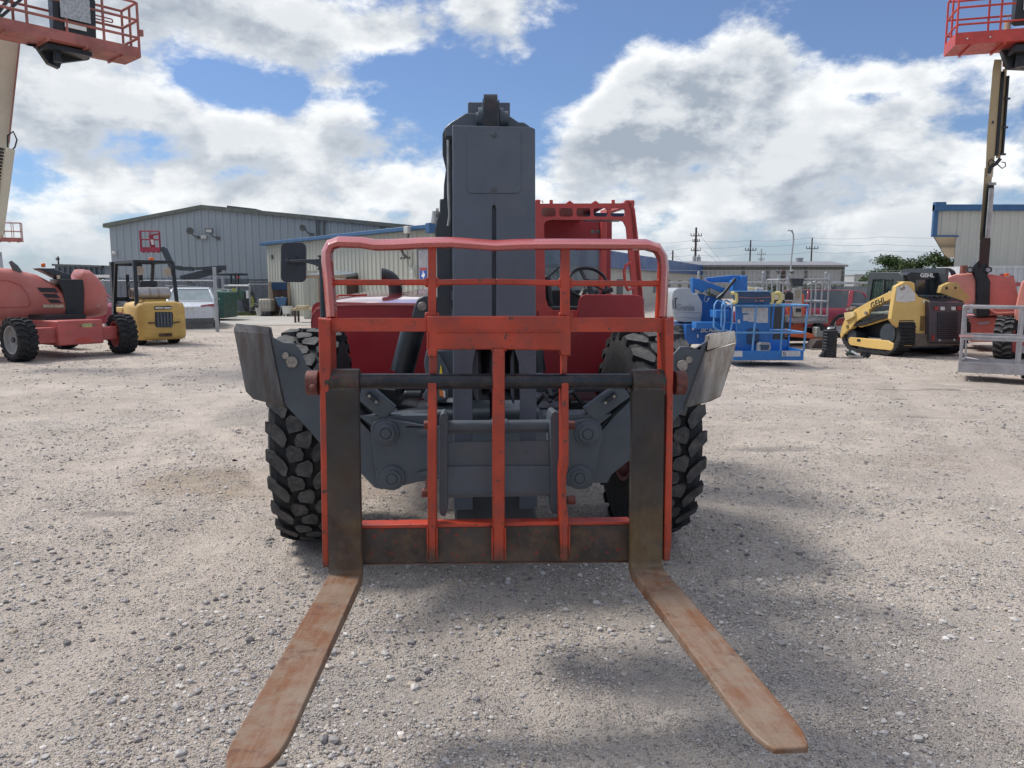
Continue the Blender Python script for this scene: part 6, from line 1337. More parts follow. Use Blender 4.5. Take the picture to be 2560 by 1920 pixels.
m = MB(F2); m.box(.1, 1.1, .6, 2.15, .9, 1.12); m.box(.32, .78, .75, 1.2, 1.12, 1.25); m.box(.32, .78, .66, .78, 1.2, 1.72); m.build('seat', black, FL, bevel=.04)
zg = 2.22
m = MB(F2)
for x, y, x2, y2 in ((.06, .28, .10, .36), (1.12, .28, 1.08, .36)): m.beam((x, y, 1.0), (x2, y2, zg), .09, .07)
for x in (.10, 1.08): m.beam((x, 2.25, .5), (x, 1.75, zg), .08, .07); m.beam((x, .36, zg), (x, 1.75, zg), .07, .08)
for y in (.36, 1.75): m.beam((.10, y, zg), (1.08, y, zg), .07, .08)
for k in range(5): m.beam((.25 + k * .17, .36, zg + .01), (.25 + k * .17, 1.75, zg + .01), .03, .04)
m.build('overhead_guard', black, FL, bevel=.006)
m = MB(F2)
for x in (.22, .95): m.beam((x, 2.5, .1), (x, 2.45, 2.25), .12, .16)
for z in (.3, 1.2, 2.2): m.beam((.22, 2.46, z), (.95, 2.46, z), .1, .12)
m.cyl((.58, 2.4, .2), (.58, 2.38, 1.9), .05, n=10); m.build('mast', black, FL, bevel=.008)
m = MB(F2); m.cyl((.16, .52, 1.38), (.98, .52, 1.38), .165, n=24); m.sphere((.16, .52, 1.38), .164, 20, 10, (.35, 1, 1)); m.sphere((.98, .52, 1.38), .164, 20, 10, (.35, 1, 1)); tk = m.build('propane_tank', mat('dull_aluminium', (.42, .40, .40), .38, metal=.6, var=.12, dirt=.4, dirt_col=(.3, .24, .2)), FL, smooth=50)
m = MB(F2); m.lathe((.10, .52, 1.38), (1, 0, 0), [(-.10, .125), (-.10, .135), (.04, .135), (.04, .125)], n=20, closed=True)
for x in (.46, .68): m.lathe((x, .52, 1.38), (1, 0, 0), [(-.02, .166), (-.02, .174), (.02, .174), (.02, .166)], n=24, closed=True)
m.build('tank_strap', pin_steel, tk, smooth=40); m = MB(F2); m.box(.3, .85, .35, .75, 1.14, 1.22); m.build('tank_bracket', yel, tk, bevel=.01)
c0 = F2.y(379, 654, .6); m = MB(F2); m.cyl((c0.x, c0.y, zg + .03), (c0.x, c0.y, zg + .12), .065, n=12); m.build('beacon', orange_em, FL, bevel=.01)
for x, z in ((.14, 1.98), (.86, 1.95)): m = MB(F2); m.lathe((x + .1, .45, z), (-.2, -1, 0), [(-.05, .03), (0, .09), (.05, .12), (.06, .11), (.03, .02)], n=14); m.build('work_lamp', mat('lamp_beige', (.42, .36, .28), .4), FL)
c0 = Vector((.5, 1.55, 1.55)); m = MB(F2); m.tube([c0 + Vector((.19 * math.cos(a), .10 * math.sin(a), .16 * math.sin(a))) for a in [k * .3927 for k in range(16)]], .015, 6, closed=True); m.cyl(c0, c0 + Vector((0, .2, -.5)), .03, n=8); m.build('steering_wheel', black, FL)
for x, y in ((.18, .55), (1.07, .55), (.1, 2.1), (1.15, 2.1)): wheel(FL, F2, (x, y, .30 if y < 1 else .34), (1, 0, 0), .30 if y < 1 else .34, .22, .17, rubber_dk, yel, n=18, style='bar', lug=.015)

# --- cars
def car(name, label, F, L_, Wd, H, col_m, suv=False, group=None):
    t = thing(name, label, 'car', F, group); hw = Wd / 2; zb = .22 if not suv else .28; zs = .62 * H + (.04 if suv else 0)
    st = [(0, .80, .55*H, .92), (.03, .90, .60*H, .98), (.12, .97, zs*1.06, 1), (.30, 1.0, zs, 1), (.55, 1.0, zs*.99, 1), (.72, .99, zs*.93, 1), (.88, .95, zs*.84, .96), (.97, .86, zs*.72, .9), (1.0, .78, zs*.62, .8)]
    if suv: st[0] = (0, .88, .62*H, .95); st[1] = (.03, .95, .66*H, 1); st[2] = (.10, .98, zs*1.02, 1)
    mb = MB(F); rings = []
    for u, wf, zt, _ in st:
        w_ = hw * wf; y = u * L_; rings.append([Vector(p) for p in ((-w_*.82, y, zb), (w_*.82, y, zb), (w_*.96, y, zb + .1), (w_, y, .5), (w_*.99, y, zt - .14), (w_*.93, y, zt - .03), (w_*.80, y, zt), (-w_*.80, y, zt), (-w_*.93, y, zt - .03), (-w_*.99, y, zt - .14), (-w_, y, .5), (-w_*.96, y, zb + .1))])
    body = mb.loft(rings).build('body', col_m, t, smooth=40)
    cab_ = [(.13, .66, zs - .02), (.26, .62, H - .05), (.33, .62, H), (.50, .62, H), (.56, .62, H - .02), (.74, .70, zs * .95)] if not suv else [(.02, .70, zs - .02), (.09, .66, H - .06), (.16, .65, H - .01), (.50, .65, H), (.57, .65, H - .03), (.72, .72, zs * .95)]
    mb = MB(F); rings = []
    for u, wf, z in cab_: y = u * L_; w1 = hw * .90; w2 = hw * wf * 1.08; rings.append([Vector(p) for p in ((-w1, y, zs * .93), (w1, y, zs * .93), (w2 + (w1 - w2) * (0 if z > zs + .1 else 1), y, z), (-w2 - (w1 - w2) * (0 if z > zs + .1 else 1), y, z))])
    mb.loft(rings).build('windows', glass_dk if name != 'silver_sedan' else mat('sky_lit_glass', (.30, .36, .36), .12, metal=.35, spec=1.0), t, smooth=30)  # sky reflection put into the sedan's pale pane colour
    mb = MB(F); r0 = [(c_[0] * L_, c_[2]) for c_ in cab_[1:-1]]
    rw = hw * .70; mb.loft([[Vector((-rw, y, z + .012)), Vector((rw, y, z + .012)), Vector((rw * .98, y, z + .035)), Vector((-rw * .98, y, z + .035))] for y, z in r0])
    for s_ in (-1, 1):
        mb.beam((s_ * rw, r0[0][0], r0[0][1]), (s_ * hw * .91, cab_[0][0] * L_, zs - .02), .07, .05); mb.beam((s_ * rw, r0[-1][0], r0[-1][1]), (s_ * hw * .90, cab_[-1][0] * L_, zs * .95), .06, .05)
        if suv: mb.beam((s_ * rw, .16 * L_, H), (s_ * hw * .93, .17 * L_, zs), .14, .05)
        mb.beam((s_ * rw, .42 * L_, H), (s_ * hw * .93, .43 * L_, zs), .07, .05)
    mb.build('roof', col_m, t, bevel=.01)
    wr = .34 if not suv else .37
    rim_m = mat('alloy_rim', (.40, .41, .42), .35, metal=.5)
    for s_ in (-1, 1):
        for u in (.20, .80): wheel(t, F, (s_ * (hw - .10), u * L_, wr), (1, 0, 0), wr, .22, wr * .66, rubber_dk, rim_m, n=30, style='bar', lug=.008)
    return t, body
silver = mat('silver_car_paint', (.62, .66, .72), .3, metal=.15, var=.03, coat=.5)
redcar = mat('dark_red_car_paint', (.22, .012, .03), .22, metal=.2, var=.04, coat=.6)
tail = mat('tail_lamp_red', (.28, .02, .02), .2)
F3 = Fr(P2(472, 708, 28.0).x, 28.0, 20)
t, bd_ = car('silver_sedan', 'silver sedan parked nose away behind the chain link fence', F3, 4.7, 1.86, 1.46, silver)
g_ = lambda x, y, l=-.04: F3.y(x, y, l)
for xs_ in ((-.90, -.36), (.36, .90)): m = MB(F3); s_ = -1 if xs_[0] < 0 else 1; m.prism([(xs_[0], -.03 + (.14 if s_ < 0 else 0), .80), (xs_[1], -.03 + (.14 if s_ > 0 else 0), .80), (xs_[1], -.03 + (.14 if s_ > 0 else 0), .92), (xs_[0], -.03 + (.14 if s_ < 0 else 0), .90 if s_ < 0 else .86)], (0, .12, 0)); m.build('tail_lamp', tail, bd_, bevel=.01)
m = MB(F3); m.box(-.16, .16, -.035, -.02, .66, .80); pl = m.build('licence_plate', white, bd_); lettering('plate_lettering', 'LJK 7081', .09, trim_dk, pl, (0, -.037, .73), (1, 0, 0), depth=.001, fit=.26)
m = MB(F3); m.box(-.80, .80, -.02, .3, .20, .40); m.build('rear_bumper', mat('black_bumper', (.02, .02, .022), .6), bd_, bevel=.05)
m = MB(F3); m.prism([(-.75, .12, 1.0), (.75, .12, 1.0), (.75, .02, 1.03), (-.75, .02, 1.03)], (0, 0, .02)); m.build('boot_lip', silver, bd_, bevel=.01)
F_ = Fr(P2(262, 708, 27.5).x, 27.5, 62); car('red_car', 'dark red car half hidden between the boom lift and the forklift', F_, 4.6, 1.84, 1.48, mat('cherry_car_paint', (.34, .02, .05), .22, metal=.1, var=.04, coat=.6))
F_ = Fr(P2(2195, 708, 24.0).x, 24.0, 68); car('red_suv', 'dark red car behind the fence left of the yellow loader', F_, 4.7, 1.9, 1.42, redcar, suv=True)
F_ = Fr(P2(2230, 708, 33).x, 33, 72); car('dark_suv', 'dark car showing its roof above the red one', F_, 4.9, 2.0, 1.50, mat('black_car_paint', (.012, .015, .02), .2, coat=.6), suv=True)

# --- dark articulated lift with red basket, far behind the sedan
F_ = Fr(P2(470, 708, 38).x, 38, 0); t = thing('articulated_boom_lift', 'dark articulated lift with a small red basket behind the sedan', 'boom lift', F_); Y = 38
pw = lambda x, y, l=0: F_.y(x, y, l)
m = MB(F_)
for a, b_, w_ in (((402, 624), (412, 622), .2), ((410, 622), (429, 664), .32), ((426, 660), (434, 670), .3), ((432, 668), (455, 670), .22), ((447, 671), (484, 672), .16)): m.beam(pw(*a), pw(*b_), .2, w_, (0, 1, 0))
m.pp([(480, 668), (560, 663), (561, 676), (482, 674)], -.1, .3); m.build('upper_boom', slate_dk, t, bevel=.01)
m = MB(F_); m.beam(pw(452, 694, .1), pw(545, 672, .1), .18, .20, (0, 1, 0)); m.beam(pw(470, 699, .1), pw(552, 676, .1), .18, .18, (0, 1, 0)); m.beam(pw(452, 694, .1), pw(478, 708, .1), .14, .14, (0, 1, 0)); m.build('lower_boom', slate_dk, t, bevel=.01)
m = MB(F_); m.box(-.9, 1.3, -.5, 1.0, .35, 1.15); m.build('chassis', slate_dk, t, bevel=.05); m = MB(F_); m.beam(pw(478, 706, .2), (0, .2, .9), .3, .3); m.build('riser', slate_dk, t)
Fk = Fr(pw(378, 700).x + F_.o.x, 38, 20); basket(t, Fk, -.38, .50, -.3, .4, zz(630, 38), 1.0, mat('dark_red_rail', (.30, .03, .06), .4), rails=(1, .6), nx=2, kick=.22, r=.018)
m = MB(Fk); m.beam((.2, 0, zz(629, 38)), (.1, 0, zz(588, 38)), .2, .12); m.beam((.1, 0, zz(588, 38)), (.5, 0, zz(584, 38)), .08, .08); m.build('control_box', mat('dark_red_rail', (.30, .03, .06), .4), t)
m = MB(Fk); m.beam((.18, -.12, zz(612, 38)), (.14, -.12, zz(598, 38)), .12, .03); m.build('decal', white, t)
for x in (-.9, 1.2): wheel(t, F_, (x, -.2, .35), (1, 0, 0), .35, .25, .2, rubber_dk, slate_dk, n=14, style='bar', lug=.02)

# --- blue boom lift, centre right
F4 = Fr(P2(1920, 708, 15.25).x, 15.25, 0)
BL_ = thing('blue_boom_lift', 'blue articulated boom lift with grey engine cover and railed basket facing us', 'boom lift', F4)
q4 = lambda x, y, l=0: F4.y(x, y, l)
def tb(pts, l, r, m_=None, name='guard_rail', root=None, cl=False):
    m = MB(F4); m.tube([q4(p[0], p[1], p[2] if len(p) > 2 else l) for p in pts], r, 8, closed=cl); return m.build(name, m_ or blue_lt, root or BL_, smooth=40)
zb4 = .13; xa4, xb4 = q4(1834, 880).x, q4(2009, 880).x
m = MB(F4); m.box(xa4, xb4, 0, .86, zb4, zb4 + .035); m.box(xa4, xb4, -.012, 0, zb4, q4(1900, 877).z); m.box(xb4 - .012, xb4, 0, .86, zb4 + .035, zb4 + .2); m.box(xa4, xa4 + .012, 0, .86, zb4 + .035, zb4 + .2); m.box(xa4, xb4, .86, .872, zb4, zb4 + .35)
pf = m.build('platform_floor', blue, BL_, bevel=.005)
zt4 = q4(1900, 764).z; zm4 = q4(1900, 832).z
xR4 = q4(2025, 764).x; xL4 = q4(1813, 764).x
for z, dx in ((zt4, 0), (zm4, .05)):
    m = MB(F4); m.tube(rounded_pipe([(xL4, .02, z), (xR4 - dx, .02, z), (xR4 - dx - .05, .86, z), (xL4 + .6, .86, z)], .05), .020, 8); m.build('guard_rail', blue_lt, BL_, smooth=40)
for (xt, xbm) in ((1891, 1880), (1959, 1950), (2020, 2006)):
    m = MB(F4); m.tube([q4(xt, 764, .02), q4(xbm + (3 if xt > 2000 else 1), 878, .02)], .020, 8); m.build('rail_post', blue_lt, BL_, smooth=40)
for x in (xR4 - .05, xR4 - .42): m = MB(F4); m.tube([(x, .86, zt4), (x - .03, .86, zb4 + .2)], .018, 8); m.build('rail_post', blue, BL_, smooth=40)
for x0, x1, l in ((1786, 1812, .02), (1805, 1831, .1)):
    m = MB(F4); m.tube(rounded_pipe([q4(x1, 762, l), q4(x1 - 4, 756, l + .3), q4(x0 + 8, 750, l + .3), q4(x0, 762, l + .1), q4(x0 - 2, 818, l), q4(x0 + 6, 824, l), q4(x1 - 4, 829, l), q4(x1, 800, l), q4(x1, 762, l)], .05), .017, 8); m.build('gate_hoop', blue_lt, BL_, smooth=40)
m = MB(F4); m.pp([(1838, 730), (1928, 728), (1926, 800), (1924, 875), (1844, 876), (1840, 800)], .30, .05); cpn = m.build('blue_panel', blue, BL_, bevel=.01)
m = MB(F4); m.pp([(1868, 824), (1876, 821), (1892, 821), (1899, 825), (1898, 855), (1893, 861), (1870, 861), (1866, 855)], .29, .02); m.build('dark_recess', navy, cpn, bevel=.004)
for x0, y0, x1, y1 in ((1855, 769, 1887, 783), (1871, 783, 1888, 804), (1892, 769, 1920, 807), (1858, 786.5, 1871, 802), (1871.5, 792, 1893, 804.5), (1844, 799, 1850, 808)):
    m = MB(F4); m.pp([(x0, y0), (x1, y0), (x1, y1), (x0, y1)], .296 - .001 * (x0 % 7) * .3, .003); m.build('printed_decal', mat('printed_white_decal', (.50, .50, .52), .5, var=.18, vscale=45), cpn, smooth=0)
m = MB(F4); m.pp([(1840, 730), (1933, 730), (1932, 757), (1845, 757)], -.02, .30); cs = m.build('control_console', navy, BL_, bevel=.015)
m = MB(F4); m.pp([(1836, 727.5), (1932, 727.5), (1932, 730), (1837, 730)], -.05, .34); m.build('console_edge', blue_lt, cs)
for x0, x1 in ((1828, 1841), (1923, 1930), (1938, 1951)):
    m = MB(F4); m.tube(rounded_pipe([q4(x0, 733, .02), q4(x1, 732, .0), q4(x1 + 1, 755, .0), q4(x0 + 2, 758, .02)], .04), .035, 8); m.build('yellow_pad', mat('pale_yellow_foam', (.62, .54, .22), .7, dirt=.3), cs, smooth=50)
m = MB(F4); m.tube([q4(1845, 743, -.03), q4(1880, 745, -.03), q4(1928, 743, -.03)], .008, 5)
for x in (1890, 1901, 1907): m.cyl(q4(x, 752, -.03), q4(x, 752, -.01), .02, n=8)
m.build('console_switches', mat('red_grey_switch', (.30, .14, .14), .5), cs)
m = MB(F4); m.pp([(1898, 861), (1902, 856), (1926, 857), (1928, 872), (1922, 878), (1897, 879)], -.01, .2); fs = m.build('foot_switch', mat('grey_metal_box', (.28, .29, .30), .5), BL_, bevel=.01)
m = MB(F4); m.pp([(1901, 862), (1924, 862), (1921, 875), (1902, 875)], -.016, .01); m.build('opening', navy, fs)
for x0, y0, x1, y1 in ((1833, 877, 1856, 892), (1955, 877, 2001, 891)):
    m = MB(F4); m.pp([(x0, y0), (x1, y0), (x1, y1), (x0, y1)], -.018, .004); m.build('printed_decal', mat('printed_white_decal', (.50, .50, .52), .5, var=.18, vscale=45), pf, smooth=0)
m = MB(F4); m.pp([(1958, 880), (1960, 878), (1961, 889), (1959, 890)], -.021, .002); m.pp([(1962, 880), (1963, 878), (1965, 889), (1963, 890)], -.021, .002); m.build('footprint_mark', trim_dk, pf, smooth=0)
# its engine cover, chassis, booms
gc = [(1679, 760), (1680, 735), (1684, 725), (1692, 720), (1727, 720), (1730, 733), (1744, 734), (1756, 756), (1756, 782), (1752, 806), (1712, 806), (1690, 801), (1684, 791)]
m = MB(F4); m.pp(gc, 1.75, 1.0); cov = m.build('engine_cover', plas_grey, BL_, bevel=.06, seg=4)
m = MB(F4); m.pp([(1683, 776.5), (1753, 779), (1753, 782), (1684, 780)], 1.735, .05); m.pp([(1685, 790), (1752, 793), (1752, 795), (1686, 793)], 1.735, .05); m.build('moulded_rib', plas_grey, cov, bevel=.01)
lettering('embossed_lettering', 'Genie', .19, mat('shadow_grey', (.20, .22, .24), .5), cov, q4(1713, 769, 1.742), (1, 0, -.02), depth=.006, offset=.004, fit=.40)
m = MB(F4); m.pp([(1686, 745), (1694, 745), (1694, 748), (1690, 748), (1690, 772), (1687, 772), (1687, 748)], 1.74, .03); m.pp([(1681.5, 750), (1683.5, 748), (1683.5, 772), (1682, 772)], 1.74, .03); m.build('moulded_slot', mat('shadow_dark', (.05, .055, .06), .6), cov)
c0 = q4(1734.5, 742, 1.9); m = MB(F4); m.cyl(c0, c0 + Vector((0, 0, .06)), .055, n=12); b_ = m.build('beacon', orange_em, cov, bevel=.012); m = MB(F4); m.cyl(c0 - Vector((0, 0, .03)), c0, .065, n=12); m.build('beacon_base', black, b_)
m = MB(F4); m.pp([(1744, 734), (1800, 745), (1830, 770), (1830, 806), (1740, 806)], 2.1, .9); m.pp([(1713, 811), (1843, 808), (1843, 858), (1713, 861)], 1.5, 1.6); m.pp([(1715, 806), (1840, 806), (1840, 815), (1715, 815)], 1.9, .9)
chs = m.build('chassis', mat('deep_blue_paint', (.012, .10, .33), .38, var=.1), BL_, bevel=.02)
lettering('door_lettering', 'DC Power', .115, white, chs, q4(1777, 826.5, 1.49), (1, 0, 0), depth=.002, offset=.004, shear=.2, fit=.45)
m = MB(F4); m.pp([(1731, 817), (1736, 817), (1735, 825), (1730, 825)], 1.49, .005); m.pp([(1743, 836), (1746, 836), (1746, 844), (1743, 844)], 1.49, .005); m.pp([(1776, 786), (1781, 786), (1781, 793), (1776, 793)], 2.09, .005); m.build('printed_decal', white, chs, smooth=0)
m = MB(F4); m.pp([(1762, 687), (1775, 690), (1834, 700), (1868, 700), (1866, 706), (1784, 706), (1784, 700)], 2.2, .01)
m = MB(F4); m.pp([(1765, 695), (1834, 688), (1868, 689), (1870, 702), (1830, 705.5), (1780, 706.5), (1770, 702)], 2.3, .26); m.build('upper_boom', blue, BL_, bevel=.012)
m = MB(F4); m.pp([(1731, 694), (1748, 697), (1816, 722), (1805, 733), (1771, 718), (1766, 733), (1738, 720), (1737, 741), (1733, 732)], 2.0, .28); m.build('lower_boom', blue, BL_, bevel=.012)
m = MB(F4); m.pp([(1776, 720), (1810, 735), (1806, 745), (1776, 732)], 1.98, .1); m.build('boom_inner', mat('dusty_grey', (.30, .28, .26), .6), BL_)
m = MB(F4); m.pp([(1833, 702), (1838, 699), (1856, 700), (1858, 710), (1869, 712), (1869, 728), (1833, 728)], 1.9, .35); m.pp([(1852, 690), (1868, 690), (1870, 728), (1856, 728)], 2.2, .3); m.build('jib_head', blue, BL_, bevel=.015)
m = MB(F4); m.cyl(q4(1838, 697, 1.85), q4(1808, 735, 1.85), .035, n=12); m.cyl(q4(1808, 735, 1.85), q4(1793, 748, 1.85), .05, n=12); m.build('jib_cylinder', black, BL_, smooth=40)
m = MB(F4); m.tube([q4(1764, 738, 1.8), q4(1760, 752, 1.8), q4(1767, 755, 1.8), q4(1773, 745, 1.8)], .008, 6); m.tube([q4(1757, 735, 1.8), q4(1764, 727, 1.8), q4(1758, 722, 1.8), q4(1770, 730, 1.8)], .01, 6); m.build('hose_loop', steel, BL_)
m = MB(F4); m.pp([(1790, 776), (1822, 776), (1822, 795), (1790, 795)], .9, .5); m.pp([(1740, 806), (1830, 806), (1840, 822), (1740, 822)], 1.0, .4); m.build('jib_arm', blue, BL_, bevel=.01)
for x, y in ((1700, .0), (1700, 1.9)): c0 = q4(1697, 848, 1.9 + y); wheel(BL_, F4, (c0.x, c0.y, .36), (math.cos(.3), math.sin(.3), 0), .36, .25, .21, rubber, blue, n=20, style='bar', lug=.012)
for y in (1.9, 3.8): wheel(BL_, F4, (q4(1850, 848, 1.9).x, y, .36), (1, 0, 0), .36, .25, .21, rubber_dk, blue, n=18, style='bar', lug=.012)

# cream boom section lying beyond it
F_ = Fr(P2(1900, 708, 20).x, 20, 0); t = thing('cream_boom_section', 'pale cream boom and drum showing behind the blue console', 'boom', F_); m = MB(F_)
m.pp([(1869, 716), (1920, 727), (1962, 736), (1962, 750), (1869, 750)], 0, .5); m.build('boom_body', mat('pale_cream_paint', (.62, .56, .38), .5), t, bevel=.02); m = MB(F_); m.cyl(F_.y(1888, 726, -.05), F_.y(1905, 729, -.05), .10, n=14); m.build('drum', galv, t)
m = MB(F_); m.pp([(1869, 750), (1962, 750), (1962, 860), (1869, 860)], .1, .4); m.build('base', slate_dk, t)

# --- orange lift with grey railed platform
F5 = Fr(P2(2007, 708, 20.5).x, 20.5, 0); OL = thing('railed_mast_lift', 'small orange lift with a grey railed platform and white mast panel', 'platform lift', F5); q5 = lambda x, y, l=0: F5.y(x, y, l)
xa5, xb5 = q5(1941, 750).x, q5(2073, 750).x; z5 = q5(2000, 808).z; h5 = q5(2000, 699).z - z5
basket(OL, F5, xa5, xb5, 0, .9, z5, h5, galv, rails=(1, .5), kick=.20, nx=3, r=.024)
m = MB(F5); m.tube([q5(1957, 707), q5(1974, 716), q5(1985, 732)], .03, 8); m.tube([q5(2019, 712, .4), q5(2040, 703, .2)], .024, 8); m.build('diagonal_rail', galv, OL, smooth=40)
m = MB(F5); m.pp([(1983, 720), (2005, 720), (2004, 792), (1983, 792)], -.10, .14); ms = m.build('mast_panel', mat('dirty_white', (.48, .47, .44), .5, dirt=.3), OL, bevel=.01)
m = MB(F5); m.pp([(1989, 725), (2001, 725), (2001, 745), (1989, 745)], -.11, .02); m.build('mast_label', mat('kraft_label', (.34, .29, .22), .6), ms); m = MB(F5); m.pp([(1990, 771), (2003, 771), (2003, 780), (1990, 780)], -.112, .02); m.build('dark_slot', slate_dk, ms)
m = MB(F5); m.pp([(1976, 696), (2012, 696), (2010, 699), (2006, 716), (1984, 716), (1980, 700)], -.12, .2); m.build('upper_controls', slate_dk, OL, bevel=.01)
m = MB(F5); m.pp([(1964, 735), (1967, 730), (1980, 730), (1983, 735), (1983, 750), (1964, 750)], -.14, .1); m.build('manual_box', black, OL, bevel=.01)
m = MB(F5); m.pp([(2004, 733), (2010, 735), (2010, 790), (2003, 790)], -.06, .1); m.pp([(1965, 757), (1980, 757), (1982, 795), (1975, 795)], -.02, .1); m.pp([(1972, 795), (2008, 795), (2008, 842), (1976, 842)], .1, .5); m.pp([(1978, 828), (2020, 832), (2056, 842), (2056, 849), (2020, 846), (1976, 842)], -.4, .25); m.build('orange_base', orange, OL, bevel=.02)
m = MB(F5); m.pp([(1962, 846), (2050, 846), (2050, 853), (1962, 853)], 0, .9); m.pp([(2015, 820), (2070, 820), (2070, 836), (2015, 836)], .3, .5); m.build('underframe', black, OL)
m = MB(F5); m.pp([(1966, 793), (1980, 795), (2062, 795), (2062, 803), (1966, 804)], -.02, .012); m.build('side_decal', mat('silver_decal', (.42, .42, .44), .4, var=.25, vscale=10), OL)
m = MB(F5); m.pp([(2041, 818), (2050, 818), (2052, 828), (2064, 829), (2063, 845), (2042, 844)], -.6, .3); cb5 = m.build('charger_box', mat('grey_green_box', (.30, .33, .30), .5), OL, bevel=.02); m = MB(F5)
for x in (2046, 2050, 2054, 2059): m.cyl(q5(x, 842, -.61), q5(x, 842, -.6), .012, n=6)
m.build('knob', trim_dk, cb5)
for x in (1940, 2040): wheel(OL, F5, (q5(x, 850, .2).x, .1, .30), (1, 0, 0), .30, .2, .17, rubber_dk, slate_dk, n=16, style='bar', lug=.01)
m = MB(F5); m.pp([(1932, 800), (1972, 806), (1972, 822), (1932, 815)], -.2, .4); m.build('tow_frame', slate_dk, OL)
F_ = Fr(P2(2047, 708, 19.2).x, 19.2, 0); t = thing('steel_bucket', 'small dark steel bucket on the gravel in front of the orange lift', 'bucket', F_); m = MB(F_)
m.pp([(2027, 872), (2041, 851), (2058, 849), (2068, 858), (2066, 873)], 0, .45); m.build('bucket_body', mat('rusty_dark_steel', (.045, .035, .032), .7, var=.3), t, bevel=.01); m = MB(F_); m.pp([(2026, 871), (2068, 872), (2068, 874.5), (2026, 874)], -.04, .06); m.build('cutting_edge', steel, t)
F_ = Fr(P2(2082, 708, 17.25).x, 17.25, 0); t = thing('ribbed_drum', 'black ribbed drum with a silver fitting on top beside the loader track', 'drum', F_); m = MB(F_); pr = []
for i in range(9): z = i * .068; pr += [(z + .004, .150), (z + .012, .158), (z + .056, .158), (z + .064, .150)]
m.lathe((.0, 0, 0), (0, 0, 1), [(0, .14)] + pr + [(.615, .13)], n=24); m.build('drum_body', black, t, smooth=30)
m = MB(F_); m.sphere((.0, -.02, .64), .07, 10, 6, (1.2, 1, .6)); m.cyl((-.05, 0, .64), (.08, -.05, .66), .025, n=8); m.build('fitting', steel, t); m = MB(F_); m.prism([(-.15, -.1, 0), (-.25, -.1, .02), (-.12, -.1, .17)], (0, .1, 0)); m.build('foot', black, t); m = MB(F_); m.cyl((.06, .1, .6), (.06, .1, .69), .10, n=14); m.build('lid', black, t)
F_ = Fr(P2(2140, 708, 17.1).x, 17.1, 0); t = thing('trolley_jack', 'silver and green trolley jack lying on the gravel by the loader', 'jack', F_); m = MB(F_); e = lambda x, y, l=0: F_.y(x, y, l)
m.cyl(e(2114, 876), e(2126, 883, .1), .025, n=8); m.cyl(e(2128, 878, -.05), e(2146, 888, -.1), .028, n=8); m.build('bright_tube', mat('bright_steel', (.75, .76, .75), .25, metal=.4), t); m = MB(F_); m.pp([(2118, 886), (2128, 876), (2140, 878), (2150, 887), (2146, 892), (2122, 891)], 0, .12); m.build('jack_frame', mat('dark_green_metal', (.05, .10, .06), .5), t, bevel=.01)
m = MB(F_); m.beam(e(2120, 889, -.1), e(2155, 893, -.05), .05, .04); m.build('handle', steel, t)
for x, y in ((2159, 888), (2168, 889)): wheel(t, F_, (e(x, y).x, 0, .075), (.8, .6, 0), .075, .05, .04, rubber_dk, slate_dk, n=12, style='bar', lug=.004)

# --- yellow track loader
F6 = Fr(8.62, 17.15, 14.5); TL = thing('track_loader', 'yellow compact track loader with dark cab, seen from behind, lettering on its arm', 'track loader', F6)
sx = lambda x, y, lx=0: F6.x(x, y, lx); sy = lambda x, y, ly=0: F6.y(x, y, ly)
z7 = lambda zx, zy: (2060 + zx / 4.424, 640 + zy / 4.424)
def track(x0, x1):
    out = [(-.05, .42), (.05, .20), (.30, .04), (1.35, .0), (1.65, .06), (1.86, .22), (1.92, .42), (1.84, .60), (1.62, .70), (1.2, .74), (.75, .88), (.40, .98), (.12, .92), (-.04, .72)]
    inn = [(.06, .46), (.14, .28), (.34, .12), (1.34, .08), (1.58, .13), (1.76, .26), (1.80, .42), (1.74, .53), (1.58, .61), (1.18, .66), (.72, .80), (.40, .88), (.18, .84), (.06, .70)]
    m = MB(F6); m.plate([[Vector((x0, y, z)) for y, z in out], [Vector((x0, y, z)) for y, z in inn]], (x1 - x0, 0, 0))
    P = [Vector((0, y, z)) for y, z in out]; cen = Vector((0, .9, .42)); tot = 0
    for i in range(len(P)):
        a, b_ = P[i], P[(i + 1) % len(P)]; n_ = max(1, int((b_ - a).length / .075))
        for k in range(n_):
            c_ = a.lerp(b_, (k + .5) / n_); d_ = (b_ - a).normalized(); o_ = Vector((0, d_.z, -d_.y));
            if o_.dot(c_ - cen) < 0: o_ = -o_
            c_ = c_ + o_ * .010 + Vector(((x0 + x1) / 2, 0, 0))
            if c_.z < .012: continue
            m.beam(c_ - d_ * .018, c_ + d_ * .018, x1 - x0 - .01, .028, o_)
    tr = m.build('track', rubber_dk, TL, smooth=0)
    m = MB(F6)
    for y, z, r_ in ((.38, .50, .24), (1.58, .36, .17), (.62, .16, .11), (.84, .15, .10), (1.04, .15, .10), (1.24, .15, .10)): m.cyl((x0 + .03, y, z), (x1 - .03, y, z), r_, n=18)
    m.build('roller', slate_dk, tr, smooth=40)
track(0, .40); track(1.50, 1.90)
m = MB(F6); m.prism([sx(*z7(x, y), -.01) for x, y in ((268, 920), (285, 897), (700, 935), (768, 975), (765, 1020), (740, 1046), (500, 1020), (290, 985), (272, 960))], (.10, 0, 0)); m.build('track_frame', yel2, TL, bevel=.01)
m = MB(F6); m.prism([sx(*z7(x, y), -.016) for x, y in ((365, 917), (402, 920), (402, 948), (365, 945))], (.01, 0, 0)); m.build('frame_opening', black, TL)
